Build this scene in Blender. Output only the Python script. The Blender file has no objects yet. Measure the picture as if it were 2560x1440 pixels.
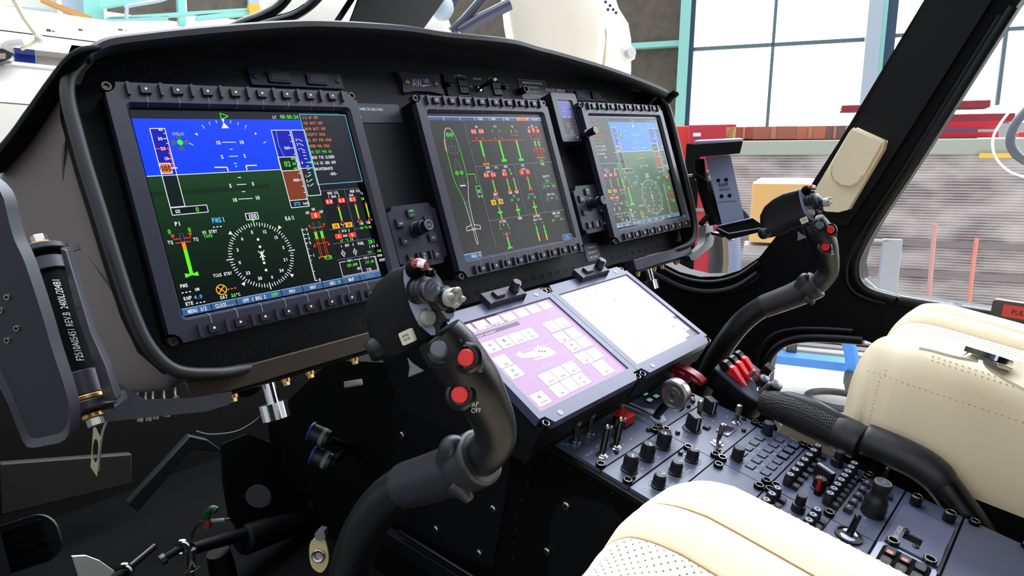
import bpy, bmesh, math, random
from mathutils import Vector, Matrix, Quaternion
sin, cos, pi, rad = math.sin, math.cos, math.pi, math.radians
random.seed(7)
S = bpy.context.scene
COL = S.collection
V = Vector

# ------------------------------------------------------------------ camera
CAM = V((-0.24445211, -0.72796932, 0.92201312))
RW = Matrix(((0.67994763, -0.73206641, -0.04183288),
             (-0.17972676, -0.11107772, -0.97742521),
             (0.71089346, 0.67211644, -0.20709895)))
FPX = 1601.2687
cd = bpy.data.cameras.new('camera'); cam = bpy.data.objects.new('camera', cd); COL.objects.link(cam)
cd.sensor_width = 36.0; cd.lens = FPX / 2560 * 36.0; cd.clip_start = 0.02; cd.clip_end = 200
bx_, by_, bz_ = V(RW[0]), -V(RW[1]), -V(RW[2])
cam.matrix_world = Matrix((
    (bx_.x, by_.x, bz_.x, CAM.x), (bx_.y, by_.y, bz_.y, CAM.y), (bx_.z, by_.z, bz_.z, CAM.z), (0, 0, 0, 1)))
S.camera = cam
# ------------------------------------------------------------------ exposure
S.view_settings.view_transform = 'Standard'
S.view_settings.look = 'None'
S.view_settings.exposure = 0.0
S.view_settings.gamma = 1.0
S.view_settings.use_curve_mapping = False
S.cycles.max_bounces = 7
S.cycles.diffuse_bounces = 3
S.cycles.glossy_bounces = 4
S.cycles.transparent_max_bounces = 12
S.cycles.sample_clamp_indirect = 6.0
# ------------------------------------------------------------------ daylight (overcast sky seen through the hangar glazing)
W = bpy.data.worlds.new('daylight'); S.world = W; W.use_nodes = True
nt = W.node_tree; nt.nodes.clear()
o_ = nt.nodes.new('ShaderNodeOutputWorld'); b_ = nt.nodes.new('ShaderNodeBackground')
tc = nt.nodes.new('ShaderNodeTexCoord')
def lobe(d, lo, hi, amp, power=1.0):
    vm = nt.nodes.new('ShaderNodeVectorMath'); vm.operation = 'DOT_PRODUCT'; vm.inputs[1].default_value = V(d).normalized()
    mr = nt.nodes.new('ShaderNodeMapRange'); mr.inputs[1].default_value = lo; mr.inputs[2].default_value = hi
    pw = nt.nodes.new('ShaderNodeMath'); pw.operation = 'POWER'; pw.inputs[1].default_value = power
    ml = nt.nodes.new('ShaderNodeMath'); ml.operation = 'MULTIPLY'; ml.inputs[1].default_value = amp
    nt.links.new(tc.outputs['Generated'], vm.inputs[0]); nt.links.new(vm.outputs['Value'], mr.inputs[0]); nt.links.new(mr.outputs[0], pw.inputs[0]); nt.links.new(pw.outputs[0], ml.inputs[0]); return ml
l1 = lobe((0, 0, 1), -0.25, 1.0, 1.7); l2 = lobe((0.72, 0.14, 0.66), 0.0, 1.0, 8.5, 1.7)
ad = nt.nodes.new('ShaderNodeMath'); ad.operation = 'ADD'; ad2 = nt.nodes.new('ShaderNodeMath'); ad2.operation = 'ADD'; ad2.inputs[1].default_value = 0.16
nt.links.new(l1.outputs[0], ad.inputs[0]); nt.links.new(l2.outputs[0], ad.inputs[1]); nt.links.new(ad.outputs[0], ad2.inputs[0])
nt.links.new(ad2.outputs[0], b_.inputs['Strength']); b_.inputs['Color'].default_value = (0.88, 0.93, 1.0, 1)
nt.links.new(b_.outputs[0], o_.inputs[0])

# ------------------------------------------------------------------ surveying: sight lines met with real planes
def ray(px, py):
    return (RW.transposed() @ V(((px - 1280) / FPX, (py - 720) / FPX, 1.0))).normalized()
def hit(px, py, n, p0):
    d = ray(px, py); n = V(n); return CAM + d * ((V(p0) - CAM).dot(n) / d.dot(n))
def ax(px, py, i, val):
    n = V((0, 0, 0)); n[i] = 1; return hit(px, py, n, n * val)
def dep(px, py, z):
    d = RW.transposed() @ V(((px - 1280) / FPX, (py - 720) / FPX, 1.0)); return CAM + d * z
def frame(o, ex, ey):
    ex = V(ex).normalized(); ez = ex.cross(V(ey)).normalized(); ey = ez.cross(ex)
    return Matrix(((ex.x, ey.x, ez.x, o[0]), (ex.y, ey.y, ez.y, o[1]), (ex.z, ey.z, ez.z, o[2]), (0, 0, 0, 1)))
def loc(F, px, py, z=0.0):
    """where the sight line through a photo point meets the plane at height z of frame F, in F's own x, y"""
    n = V((F[0][2], F[1][2], F[2][2])); p0 = F @ V((0, 0, z)); q = F.inverted() @ hit(px, py, n, p0); return (q.x, q.y)

# ------------------------------------------------------------------ materials
MATS = {}
def s2l(c):
    return tuple((x / 255 / 12.92 if x <= 10 else ((x / 255 + 0.055) / 1.055) ** 2.4) for x in c)
def mat(name, col, rough=0.5, metal=0.0, emit=None, es=1.0, spec=0.5, coat=0.0, noise=None, bump=None, ior=None, srgb=True):
    if name in MATS: return MATS[name]
    m = bpy.data.materials.new(name); m.use_nodes = True; n = m.node_tree; p = n.nodes['Principled BSDF']
    c = s2l(col) if srgb else col
    p.inputs['Base Color'].default_value = (*c, 1); p.inputs['Roughness'].default_value = rough
    p.inputs['Metallic'].default_value = metal; p.inputs['Specular IOR Level'].default_value = spec
    p.inputs['Coat Weight'].default_value = coat
    if ior: p.inputs['IOR'].default_value = ior
    if emit is not None:
        p.inputs['Emission Color'].default_value = (*s2l(emit), 1); p.inputs['Emission Strength'].default_value = es
    if noise:   # (scale, amount): gentle wear mottling of the colour
        tx = n.nodes.new('ShaderNodeTexNoise'); tx.inputs['Scale'].default_value = noise[0]; tx.inputs['Detail'].default_value = 4
        co = n.nodes.new('ShaderNodeTexCoord'); n.links.new(co.outputs['Object'], tx.inputs['Vector'])
        mx = n.nodes.new('ShaderNodeMix'); mx.data_type = 'RGBA'
        a = noise[1]
        mx.inputs[6].default_value = (*[x * (1 - a) for x in c], 1); mx.inputs[7].default_value = (*[min(1, x * (1 + a)) for x in c], 1)
        n.links.new(tx.outputs['Fac'], mx.inputs[0]); n.links.new(mx.outputs[2], p.inputs['Base Color'])
    if bump:
        tb = n.nodes.new('ShaderNodeTexNoise'); tb.inputs['Scale'].default_value = bump[0]; tb.inputs['Detail'].default_value = 3
        co = n.nodes.new('ShaderNodeTexCoord'); n.links.new(co.outputs['Object'], tb.inputs['Vector'])
        bp = n.nodes.new('ShaderNodeBump'); bp.inputs['Strength'].default_value = bump[1]; bp.inputs['Distance'].default_value = bump[2] if len(bump) > 2 else 0.001
        n.links.new(tb.outputs['Fac'], bp.inputs['Height']); n.links.new(bp.outputs[0], p.inputs['Normal'])
    MATS[name] = m; return m
def glow(c, s=1.0):
    k = 'screen_ink_%d_%d_%d_%d' % (*c, int(s * 100)); 
    return mat(k, (0, 0, 0), 0.35, emit=c, es=s, spec=0.25)
def ink(c): return mat('paint_%d_%d_%d' % c, c, 0.6)

PANEL = mat('panel_black', (9, 9, 15), 0.55, spec=.3, bump=(900, 0.05, 0.0005))
PANEL2 = mat('panel_charcoal', (37, 38, 53), 0.42, spec=.35, bump=(1500, 0.08, 0.0003))
BEZEL = mat('bezel_grey', (37, 38, 51), 0.40, bump=(1500, 0.06, 0.0003))
KEY = mat('key_rubber', (17, 17, 24), 0.45)
BLACK = mat('black_matt', (5, 5, 8), 0.6, spec=.25)
DEEP = mat('deep_black', (2, 2, 3), 0.8, spec=.12)
TBEZ = mat('touch_bezel_sky_tint', (66, 70, 98), 0.36, bump=(1500, 0.06, 0.0003), noise=(60, .18))  # base colour takes in the blue of the reflected sky
CPAN = mat('console_plate_sky_tint', (70, 77, 99), 0.36, bump=(1500, 0.08, 0.0003))  # sky's reflected blue put into the plate's base colour
SATIN = mat('black_satin', (9, 9, 12), 0.30)
SHROUD = mat('shroud_taupe', (104, 96, 93), 0.50, bump=(260, 0.10, 0.0005))
HOOD = mat('glareshield_black', (17, 17, 21), 0.55, spec=.35, bump=(1200, 0.15, 0.0004))
RUBBER = mat('rubber', (13, 13, 16), 0.5)
STEEL = mat('steel', (190, 185, 178), 0.28, 1.0)
CHROME = mat('chrome', (225, 225, 228), 0.12, 1.0)
BRASS = mat('cadmium_gold', (196, 160, 104), 0.35, 1.0)
DARKSTEEL = mat('dark_steel', (84, 80, 78), 0.35, 0.9)
WHITEP = mat('white_print', (205, 208, 214), 0.6)
GREYP = mat('grey_print', (125, 130, 145), 0.6)
REDP = mat('red_plastic', (205, 22, 28), 0.45)
CREAM = mat('cream_leather', (250, 234, 200), 0.50, bump=(420, 0.25, 0.0006))
CREAM2 = mat('cream_leather_side', (236, 218, 182), 0.55, bump=(420, 0.25, 0.0006))
STITCH = mat('stitching', (186, 160, 118), 0.8)

# ------------------------------------------------------------------ mesh builder
class MB:
    def __init__(s): s.v = []; s.f = []; s.m = []; s.mats = []; s.sm = []
    def mi(s, m):
        if m is None: return 0
        if m not in s.mats: s.mats.append(m)
        return s.mats.index(m)
    def add(s, vs, fs, m=None, T=None, smooth=True):
        b = len(s.v); k = s.mi(m)
        for p in vs:
            p = V(p); s.v.append(T @ p if T else p)
        for f in fs:
            s.f.append([b + i for i in f]); s.m.append(k); s.sm.append(smooth)
        return s
    def box(s, a, b, m=None, T=None):
        x0, y0, z0 = a; x1, y1, z1 = b
        vs = [(x, y, z) for z in (z0, z1) for y in (y0, y1) for x in (x0, x1)]
        return s.add(vs, [(0, 2, 3, 1), (4, 5, 7, 6), (0, 1, 5, 4), (2, 6, 7, 3), (0, 4, 6, 2), (1, 3, 7, 5)], m, T)
    def rbox(s, a, b, r=0.002, m=None, T=None, n=3):
        """box with rounded vertical (z) edges"""
        return s.prism(rrect(a[0], a[1], b[0], b[1], r, n), a[2], b[2], m, T)
    def prism(s, poly, z0, z1, m=None, T=None, top=None, hole=None, mside=None, taper=0.0):
        poly = ccw(poly); n = len(poly)
        if hole is None:
            if taper:
                cx = sum(p[0] for p in poly) / n; cy = sum(p[1] for p in poly) / n
                tp = [(cx + (p[0] - cx) * (1 - taper), cy + (p[1] - cy) * (1 - taper)) for p in poly]
            else: tp = poly
            vs = [(x, y, z0) for x, y in poly] + [(x, y, z1) for x, y in tp]
            s.add(vs, [tuple(reversed(range(n))), tuple(range(n, 2 * n))], m, T)
            s.add(vs, [(i, (i + 1) % n, n + (i + 1) % n, n + i) for i in range(n)], mside or m, T)
            return s
        if hole and not isinstance(hole[0][0], (tuple, list)): hole = [hole]
        bm = bmesh.new(); loops = [poly] + [ccw(h) for h in hole]; es = []
        for L in loops:
            q = [bm.verts.new((x, y, 0)) for x, y in L]
            es += [bm.edges.new((q[i], q[(i + 1) % len(q)])) for i in range(len(q))]
        bmesh.ops.triangle_fill(bm, use_beauty=True, use_dissolve=False, edges=es, normal=(0, 0, 1))
        bm.verts.index_update(); base = [v.co.copy() for v in bm.verts]; tris = []
        for f in bm.faces:
            ids = [v.index for v in f.verts]
            if f.normal.z < 0: ids.reverse()
            tris.append(ids)
        bm.free()
        N = len(base); vs = [(p.x, p.y, z0) for p in base] + [(p.x, p.y, z1) for p in base]
        s.add(vs, [tuple(i + N for i in t) for t in tris] + [tuple(reversed(t)) for t in tris], m, T)
        o = 0
        for k, L in enumerate(loops):
            n = len(L); fs = []
            for i in range(n):
                j = (i + 1) % n; q = (o + i, o + j, N + o + j, N + o + i); fs.append(q if k == 0 else tuple(reversed(q)))
            s.add(vs, fs, mside or m, T); o += n
        return s
    def ring(s, A, B, m=None, T=None, closed=True):
        """band of quads between two loops of 3D points"""
        n = len(A); vs = list(A) + list(B)
        return s.add(vs, [(i, (i + 1) % n, n + (i + 1) % n, n + i) for i in range(n if closed else n - 1)], m, T)
    def loft(s, loops, m=None, T=None, caps=True, closed=True):
        n = len(loops[0]); vs = [p for L in loops for p in L]; fs = []
        for k in range(len(loops) - 1):
            for i in range(n if closed else n - 1):
                a = k * n + i; b = k * n + (i + 1) % n; fs.append((a, b, b + n, a + n))
        if caps and closed:
            fs.append(tuple(reversed(range(n)))); fs.append(tuple(range((len(loops) - 1) * n, len(loops) * n)))
        return s.add(vs, fs, m, T)
    def cyl(s, p0, p1, r0, r1=None, m=None, T=None, n=20, caps=True):
        r1 = r0 if r1 is None else r1; p0 = V(p0); p1 = V(p1); d = (p1 - p0).normalized()
        a = d.orthogonal().normalized(); b = d.cross(a)
        L = [[p + (a * cos(2 * pi * i / n) + b * sin(2 * pi * i / n)) * r for i in range(n)] for p, r in ((p0, r0), (p1, r1))]
        return s.loft(L, m, T, caps)
    def lathe(s, prof, m=None, T=None, n=24, o=(0, 0, 0), d=(0, 0, 1), caps=True):
        """prof: (radius, height) pairs along direction d from o"""
        o = V(o); d = V(d).normalized(); a = d.orthogonal().normalized(); b = d.cross(a)
        L = [[o + d * h + (a * cos(2 * pi * i / n) + b * sin(2 * pi * i / n)) * max(r, 1e-5) for i in range(n)] for r, h in prof]
        return s.loft(L, m, T, caps)
    def tube(s, pts, rs, m=None, T=None, n=16, smooth=6, sx=1.0, up=None, caps=True):
        P, R = spline(pts, rs, smooth)
        L = []; prev = None
        for i, p in enumerate(P):
            d = (P[min(i + 1, len(P) - 1)] - P[max(i - 1, 0)]).normalized()
            a = (V(up) if up and prev is None else (prev if prev is not None else d.orthogonal()))
            a = (a - d * a.dot(d)).normalized(); prev = a; b = d.cross(a)
            L.append([p + (a * cos(2 * pi * k / n) * R[i] + b * sin(2 * pi * k / n) * R[i] * sx) for k in range(n)])
        return s.loft(L, m, T, caps)
    def ball(s, c, r, m=None, T=None, n=16, sc=(1, 1, 1)):
        c = V(c); L = []
        for j in range(n // 2 + 1):
            t = pi * j / (n // 2); rr = max(sin(t), 1e-3)
            L.append([(c.x + sc[0] * r * rr * cos(2 * pi * i / n), c.y + sc[1] * r * rr * sin(2 * pi * i / n), c.z - sc[2] * r * cos(t)) for i in range(n)])
        return s.loft(L, m, T)
    def torus(s, c, R, r, m=None, T=None, n=28, k=8, d=(0, 0, 1)):
        c = V(c); d = V(d).normalized(); a = d.orthogonal().normalized(); b = d.cross(a); vs = []; fs = []
        for i in range(n):
            e = a * cos(2 * pi * i / n) + b * sin(2 * pi * i / n)
            for j in range(k):
                vs.append(c + e * (R + r * cos(2 * pi * j / k)) + d * r * sin(2 * pi * j / k))
        for i in range(n):
            for j in range(k):
                fs.append((i * k + j, ((i + 1) % n) * k + j, ((i + 1) % n) * k + (j + 1) % k, i * k + (j + 1) % k))
        return s.add(vs, fs, m, T)
    def text(s, t, x, y, h, m, T=None, z=0.0, al='c', sx=0.85, rot=0.0, sh=0.0, bold=0.0):
        vs, fs, w = glyphs(t, bold); k = h / 0.73
        ox = {'c': -w / 2, 'l': 0, 'r': -w}[al]
        c_, s_ = cos(rot), sin(rot); P = []
        for a, b in vs:
            u = (a + ox) * k * sx + sh * (b - 0.36) * k; v = (b - 0.36) * k
            P.append((x + u * c_ - v * s_, y + u * s_ + v * c_, z))
        return s.add(P, fs, m, T, smooth=False)
    def build(s, name, parent=None, m=None, bevel=0.0, seg=2, ang=35, sub=0, flat=False):
        me = bpy.data.meshes.new(name); me.from_pydata([tuple(p) for p in s.v], [], s.f)
        for q in (s.mats or [m or BLACK]): me.materials.append(q)
        me.polygons.foreach_set('material_index', s.m); me.polygons.foreach_set('use_smooth', [not flat and q for q in s.sm]); me.update()
        if not flat: me.set_sharp_from_angle(angle=rad(ang))
        o = bpy.data.objects.new(name, me); COL.objects.link(o)
        if parent is not None: o.parent = parent
        if bevel:
            b = o.modifiers.new('bevel', 'BEVEL'); b.width = bevel; b.segments = seg; b.limit_method = 'ANGLE'; b.angle_limit = rad(40); b.harden_normals = False
        if sub:
            u = o.modifiers.new('sub', 'SUBSURF'); u.levels = sub; u.render_levels = sub
        return o
def ccw(p):
    p = [(q[0], q[1]) for q in p]
    a = sum(p[i][0] * p[(i + 1) % len(p)][1] - p[(i + 1) % len(p)][0] * p[i][1] for i in range(len(p)))
    return p if a > 0 else p[::-1]
def rrect(x0, y0, x1, y1, r, n=4):
    x0, x1 = min(x0, x1), max(x0, x1); y0, y1 = min(y0, y1), max(y0, y1)
    r = min(r, (x1 - x0) / 2.01, (y1 - y0) / 2.01); P = []
    for cx, cy, a in ((x1 - r, y0 + r, -90), (x1 - r, y1 - r, 0), (x0 + r, y1 - r, 90), (x0 + r, y0 + r, 180)):
        for i in range(n + 1):
            t = rad(a + 90 * i / n); P.append((cx + r * cos(t), cy + r * sin(t)))
    return P
def circ(x, y, r, n=24, ry=None): return [(x + r * cos(2 * pi * i / n), y + (ry or r) * sin(2 * pi * i / n)) for i in range(n)]
def spline(pts, rs, k):
    pts = [V(p) for p in pts]
    if not isinstance(rs, (list, tuple)): rs = [rs] * len(pts)
    if k <= 1 or len(pts) < 3: return pts, list(rs)
    P = []; R = []; n = len(pts)
    for i in range(n - 1):
        p0 = pts[max(i - 1, 0)]; p1 = pts[i]; p2 = pts[i + 1]; p3 = pts[min(i + 2, n - 1)]
        for j in range(k):
            t = j / k
            P.append(0.5 * ((2 * p1) + (p2 - p0) * t + (2 * p0 - 5 * p1 + 4 * p2 - p3) * t * t + (3 * p1 - p0 - 3 * p2 + p3) * t ** 3))
            R.append(rs[i] + (rs[i + 1] - rs[i]) * t)
    P.append(pts[-1]); R.append(rs[-1]); return P, R
def smooth2(poly, k=6, closed=True):
    n = len(poly); out = []
    for i in range(n if closed else n - 1):
        g = (lambda q: V((poly[q % n][0], poly[q % n][1], 0))) if closed else (lambda q: V((poly[min(max(q, 0), n - 1)][0], poly[min(max(q, 0), n - 1)][1], 0)))
        p0, p1, p2, p3 = g(i - 1), g(i), g(i + 1), g(i + 2)
        for j in range(k):
            t = j / k; q = 0.5 * ((2 * p1) + (p2 - p0) * t + (2 * p0 - 5 * p1 + 4 * p2 - p3) * t * t + (3 * p1 - p0 - 3 * p2 + p3) * t ** 3)
            out.append((q.x, q.y))
    if not closed: out.append(tuple(poly[-1][:2]))
    return out
_G = {}
def glyphs(t, bold=0.0):
    if (t, bold) in _G: return _G[(t, bold)]
    c = bpy.data.curves.new('t', 'FONT'); c.body = t; c.size = 1.0; c.resolution_u = 3; c.offset = bold; c.fill_mode = 'FRONT'
    o = bpy.data.objects.new('t', c); me = bpy.data.meshes.new_from_object(o)
    vs = [(v.co.x, v.co.y) for v in me.vertices]; fs = [tuple(p.vertices) for p in me.polygons]
    w = max([v[0] for v in vs] or [0.0]); bpy.data.objects.remove(o); bpy.data.curves.remove(c); bpy.data.meshes.remove(me)
    _G[(t, bold)] = (vs, fs, w); return _G[(t, bold)]
# ------------------------------------------------------------------ things
def tag(o, label, cat, group=None):
    o['label'] = label; o['category'] = cat
    if group: o['group'] = group
    return o
def thing(name, label, cat, F=None, group=None):
    o = bpy.data.objects.new(name, None); COL.objects.link(o); o.empty_display_size = 0.02
    if F is not None: o.matrix_world = F
    return tag(o, label, cat, group)
def struct(o): o['kind'] = 'structure'; return o
def copy_tree(o, parent=None):
    c = o.copy(); COL.objects.link(c)
    if parent is not None: c.parent = parent
    for ch in list(o.children):
        if ch.name in S.objects: copy_tree(ch, c)
    return c
def TR(x=0, y=0, z=0): return Matrix.Translation((x, y, z))
def ROT(a, axis): return Matrix.Rotation(a, 4, axis)

# frames of the place: the instrument panel leans back 16.7 degrees, the touch displays 31, the console slopes 11.9
SA, CA = 0.2877993, 0.9576908
PF = frame((0, 0, 1), (1, 0, 0), (0, SA, CA))
DF = frame((0.2923173, -0.12024881, 0.70409524), (1, 0, 0), (0, cos(0.54371), sin(0.54371)))
CF = frame((0.349, -0.2227, 0.5521), (1, 0, 0), (0, cos(0.20766), sin(0.20766)))

# ================================================================== SCREEN GRAPHICS
class Draw:
    """flat marks on a screen or a placard: layers a hair's breadth apart, every colour its own material"""
    def __init__(s, F, z, m=None, dx=0.0, tint=None, gl=True, es=1.0, step=0.00007):
        s.F = F; s.z0 = z; s.mb = MB(); s.m = m or (lambda x, y: (x, y)); s.dx = dx; s.tint = tint; s.gl = gl; s.es = es; s.k = 0; s.step = step
    def p(s, q):
        if len(q) == 3: return (q[0] + s.dx, q[1])           # already local
        x, y = loc(s.F, *s.m(*q), s.z0); return (x + s.dx, y)
    def c(s, c):
        if s.tint: c = s.tint(c)
        return glow(c, s.es) if s.gl else ink(c)
    def z(s, l): return s.z0 + s.step * (l + 1)
    def poly(s, P, c, l=1): 
        P = ccw([s.p(q) for q in P]); n = len(P); s.mb.add([(x, y, s.z(l)) for x, y in P], [tuple(range(n))], s.c(c), smooth=False)
    def rect(s, a, b, c, l=1):
        a = s.p(a); b = s.p(b); x0, x1 = sorted((a[0], b[0])); y0, y1 = sorted((a[1], b[1]))
        s.mb.add([(x0, y0, s.z(l)), (x1, y0, s.z(l)), (x1, y1, s.z(l)), (x0, y1, s.z(l))], [(0, 1, 2, 3)], s.c(c), smooth=False)
    def line(s, a, b, c, w=0.0007, l=3, snap=False):
        a = V(s.p(a)); b = V(s.p(b))
        if snap == 'h': b.y = a.y
        if snap == 'v': b.x = a.x
        d = (b - a); 
        if d.length < 1e-6: return
        n = V((-d.y, d.x)).normalized() * w / 2; z = s.z(l)
        s.mb.add([(*(a - n), z), (*(b - n), z), (*(b + n), z), (*(a + n), z)], [(0, 1, 2, 3)], s.c(c), smooth=False)
    def lines(s, P, c, w=0.0007, l=3, closed=False):
        for i in range(len(P) - (0 if closed else 1)): s.line(P[i], P[(i + 1) % len(P)], c, w, l)
    def box(s, a, b, c, w=0.0007, l=3):
        a = s.p(a); b = s.p(b); q = [(a[0] - s.dx, a[1], 0), (b[0] - s.dx, a[1], 0), (b[0] - s.dx, b[1], 0), (a[0] - s.dx, b[1], 0)]
        s.lines(q, c, w, l, True)
    def circ(s, a, r, c, l=2, n=16):
        x, y = s.p(a); s.mb.add([(u, v, s.z(l)) for u, v in circ(x, y, r, n)], [tuple(range(n))], s.c(c), smooth=False)
    def oval(s, a, r, c, w=0.0006, l=3, n=28, a0=0, a1=360, ry=None):
        x, y = s.p(a); x -= s.dx; ry = ry or r
        P = [(x + r * cos(rad(a0 + (a1 - a0) * i / n)), y + ry * sin(rad(a0 + (a1 - a0) * i / n)), 0) for i in range(n + 1)]; s.lines(P, c, w, l)
    def text(s, t, a, h, c, al='c', l=4, sx=0.8, rot=0.0, bold=0.012):
        x, y = s.p(a)
        if not s.gl or rot: s.mb.text(t, x, y, h, s.c(c), z=s.z(l), al=al, sx=sx, rot=rot, bold=bold); return
        w = h * (.64 if len(t) > 3 else .70) * (sx / .78); x0 = x + {'c': -w * (len(t) - 1) / 2, 'l': w / 2, 'r': -w * (len(t) - .5)}[al]     # instrument lettering: every character on its own even cell
        for i, ch in enumerate(t):
            if ch == ' ': continue
            gw = glyphs(ch, .03)[2] / .73 * h; k = min(.92, w * .86 / max(gw, 1e-6)); s.mb.text(ch, x0 + i * w, y, h, s.c(c), z=s.z(l), al='c', sx=k, bold=.03)
    def build(s, name, parent): return s.mb.build(name, parent, flat=True)

A4 = lambda x, y: (300 + x / 3.654, 240 + y / 3.654)       # photo close-ups the graphics were read from
A5 = lambda x, y: (380 + x / 4.0, 500 + y / 4.0)
A2 = lambda x, y: (1000 + x / 3.0646, 230 + y / 3.0646)
A2b = lambda x, y: (960 + x / 4.235, 450 + y / 4.235)
WH = (235, 240, 245); GN = (90, 235, 60); CY = (80, 190, 250); RD = (245, 62, 35); OR = (250, 150, 30); AM = (255, 190, 40); BG = (14, 26, 26)

def q4(x, y): return (*loc(PF, *A4(x, y), SCZ), 0)
def q5(x, y): return (*loc(PF, *A5(x, y), SCZ), 0)
SCZ = -0.008
XCAS = -0.0165 + 0.1995         # where the engine column of the left display starts (its own x)
def gauge(D, x, y0, y1, segs, w=0.0024):
    """upright bar: coloured lengths from y0 down to y1"""
    t = 0
    for f, c in segs:
        D.rect((x - w / 2, y0 + (y1 - y0) * t, 0), (x + w / 2, y0 + (y1 - y0) * (t + f), 0), c, 2); t += f
def tri3(D, x, y, r, c, up=True):
    k = 1 if up else -1
    D.poly([(x - r, y + k * r, 0), (x + r, y + k * r, 0), (x, y - k * r, 0)], c, 3)

def pfd(D, col, x0, x1):
    """primary flight picture between x0 and x1"""
    yt = q4(80, 205)[1]; yh = q4(235, 735)[1]; yb = q5(335, 1085)[1]
    sky, gnd, gnd2, tape, dk = col
    D.rect((x0, yt + 0.009, 0), (x1, yt, 0), (10, 18, 30), 0)
    D.rect((x0, yt, 0), (x1, yh, 0), sky, 0)
    for i in range(14):
        t = i / 13; a, b2 = (gnd, gnd2) if t < .45 else (gnd2, dk); u = t / .45 if t < .45 else (t - .45) / .55
        D.rect((x0, yh + (yb - yh) * i / 14, 0), (x1, yh + (yb - yh) * (i + 1) / 14, 0), tuple(int(p + (q - p) * u) for p, q in zip(a, b2)), 0)
    D.rect((x0, yh - 0.016, 0), (x1 - 0.06, yh - 0.021, 0), gnd2, 1)
    D.line((x0, yh, 0), (x1, yh, 0), WH, 0.0008, 2)
    # bank scale and sky pointer
    for a, b in (((748, 265), (772, 297)), ((810, 238), (825, 263)), ((875, 223), (885, 248)), ((1010, 225), (1008, 248)), ((1080, 240), (1075, 262)), ((1152, 265), (1143, 297)), ((632, 430), (670, 450)), ((1335, 415), (1310, 432))):
        D.line(q4(*a), q4(*b), WH, 0.0007)
    D.lines([q4(912, 157), q4(988, 185), q4(925, 213)], GN, 0.0009, 3, True)
    D.poly([q4(926, 212), q4(952, 212), q4(945, 250)], WH, 3); D.poly([q4(945, 240), q4(928, 296), q4(998, 294)], WH, 3)
    D.poly([q4(680, 345), q4(706, 338), q4(712, 364)], WH, 3); D.poly([q4(1232, 332), q4(1252, 345), q4(1230, 356)], WH, 3)
    # pitch ladder
    for a, b, t, ta, tb in (((932, 424), (1060, 422), '10', (893, 426), (1107, 422)), ((995, 552), (1076, 549), '5', (932, 556), (1138, 547)), ((1067, 810), (1152, 806), '5', (1007, 820), (1213, 802)), ((1082, 943), (1212, 935), '10', (1045, 950), (1252, 930))):
        D.line(q4(*a), q4(*b), WH, 0.0008); D.text(t, q4(*ta), 0.0042, WH); D.text(t, q4(*tb), 0.0042, WH)
    for a, b in (((1003, 487), (1027, 486)), ((1040, 617), (1068, 616)), ((1075, 745), (1105, 744)), ((1113, 875), (1143, 873))): D.line(q4(*a), q4(*b), WH, 0.0009)
    for P in ([(862, 652), (978, 652), (988, 688)], [(1250, 634), (1150, 636), (1160, 678)]): D.lines([q4(*p) for p in P], (20, 25, 60), 0.0026, 3); D.lines([q4(*p) for p in P], WH, 0.0014, 4)
    D.poly([q4(1061, 634), q4(1069, 642), q4(1061, 652), q4(1053, 642)], WH, 4)
    # air speed tape
    L = q4(270, 297); R = q4(408, 297); bt = q5(230, 110)
    D.rect((L[0], L[1], 0), (R[0], yh, 0), tape, 1); D.rect((L[0], yh, 0), (R[0], bt[1] + 0.004, 0), (0, 22, 26), 1)
    D.box((L[0], L[1], 0), (R[0], bt[1] + 0.004, 0), WH, 0.0008)
    D.text('40', (L[0] + 0.010, L[1] - 0.0012, 0), 0.0030, WH)
    for t, p in (('30', (365, 390)), ('20', (392, 480)), ('10', (420, 572))): D.text(t, q4(*p), 0.0034, WH)
    for y in (341, 390, 433, 525, 572, 617, 660):
        a = q4(405 + (y - 297) * 0.29, y); D.line((R[0] - (0.0042 if y in (390, 572) else 0.0025), a[1], 0), (R[0] + (0.0022 if y == 660 else 0), a[1], 0), WH, 0.0007)
    r = q4(330, 483); D.line((L[0], r[1], 0), (R[0], r[1], 0), (250, 80, 90), 0.0009, 5); D.line((R[0] - 0.0012, r[1], 0), (R[0] - 0.0012, yh + 0.006, 0), (250, 100, 120), 0.0010, 5)
    a = q4(372, 617); b = q4(480, 705); a = (L[0] + .0006, a[1]); b = (R[0] - .0022, b[1]); D.poly([(a[0], a[1], 0), (b[0] - 0.0015, a[1], 0), (b[0] - 0.0015, a[1] - 0.006, 0), (b[0] + 0.0045, (a[1] + b[1]) / 2, 0), (b[0] - 0.0015, b[1] + 0.006, 0), (b[0] - 0.0015, b[1], 0), (a[0], b[1], 0)], (245, 120, 25), 4)
    D.lines([(a[0], a[1], 0), (b[0] - 0.0015, a[1], 0), (b[0] - 0.0015, a[1] - 0.006, 0), (b[0] + 0.0045, (a[1] + b[1]) / 2, 0), (b[0] - 0.0015, b[1] + 0.006, 0), (b[0] - 0.0015, b[1], 0), (a[0], b[1], 0)], WH, 0.0009, 5, True)
    D.text('000', ((a[0] + b[0]) / 2 - 0.001, (a[1] + b[1]) / 2, 0), 0.0058, (60, 20, 5), l=5, sx=0.75)
    a = q5(212, 90); b = q5(468, 125); D.rect((L[0] + 0.0, bt[1] + 0.0035, 0), (L[0] + 0.036, bt[1] - 0.0042, 0), (0, 14, 18), 2); D.box((L[0], bt[1] + 0.0035, 0), (L[0] + 0.036, bt[1] - 0.0042, 0), WH, 0.0008, 4)
    D.text('GS', (L[0] + 0.006, bt[1] - 0.0006, 0), 0.0036, WH, l=5); D.text('0', (L[0] + 0.0255, bt[1] - 0.0004, 0), 0.0048, GN, l=5)
    D.text('CYCLIC', q4(530, 346), 0.0030, (190, 215, 250))
    c = q4(549, 424); g = (75, 100, 120)
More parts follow.
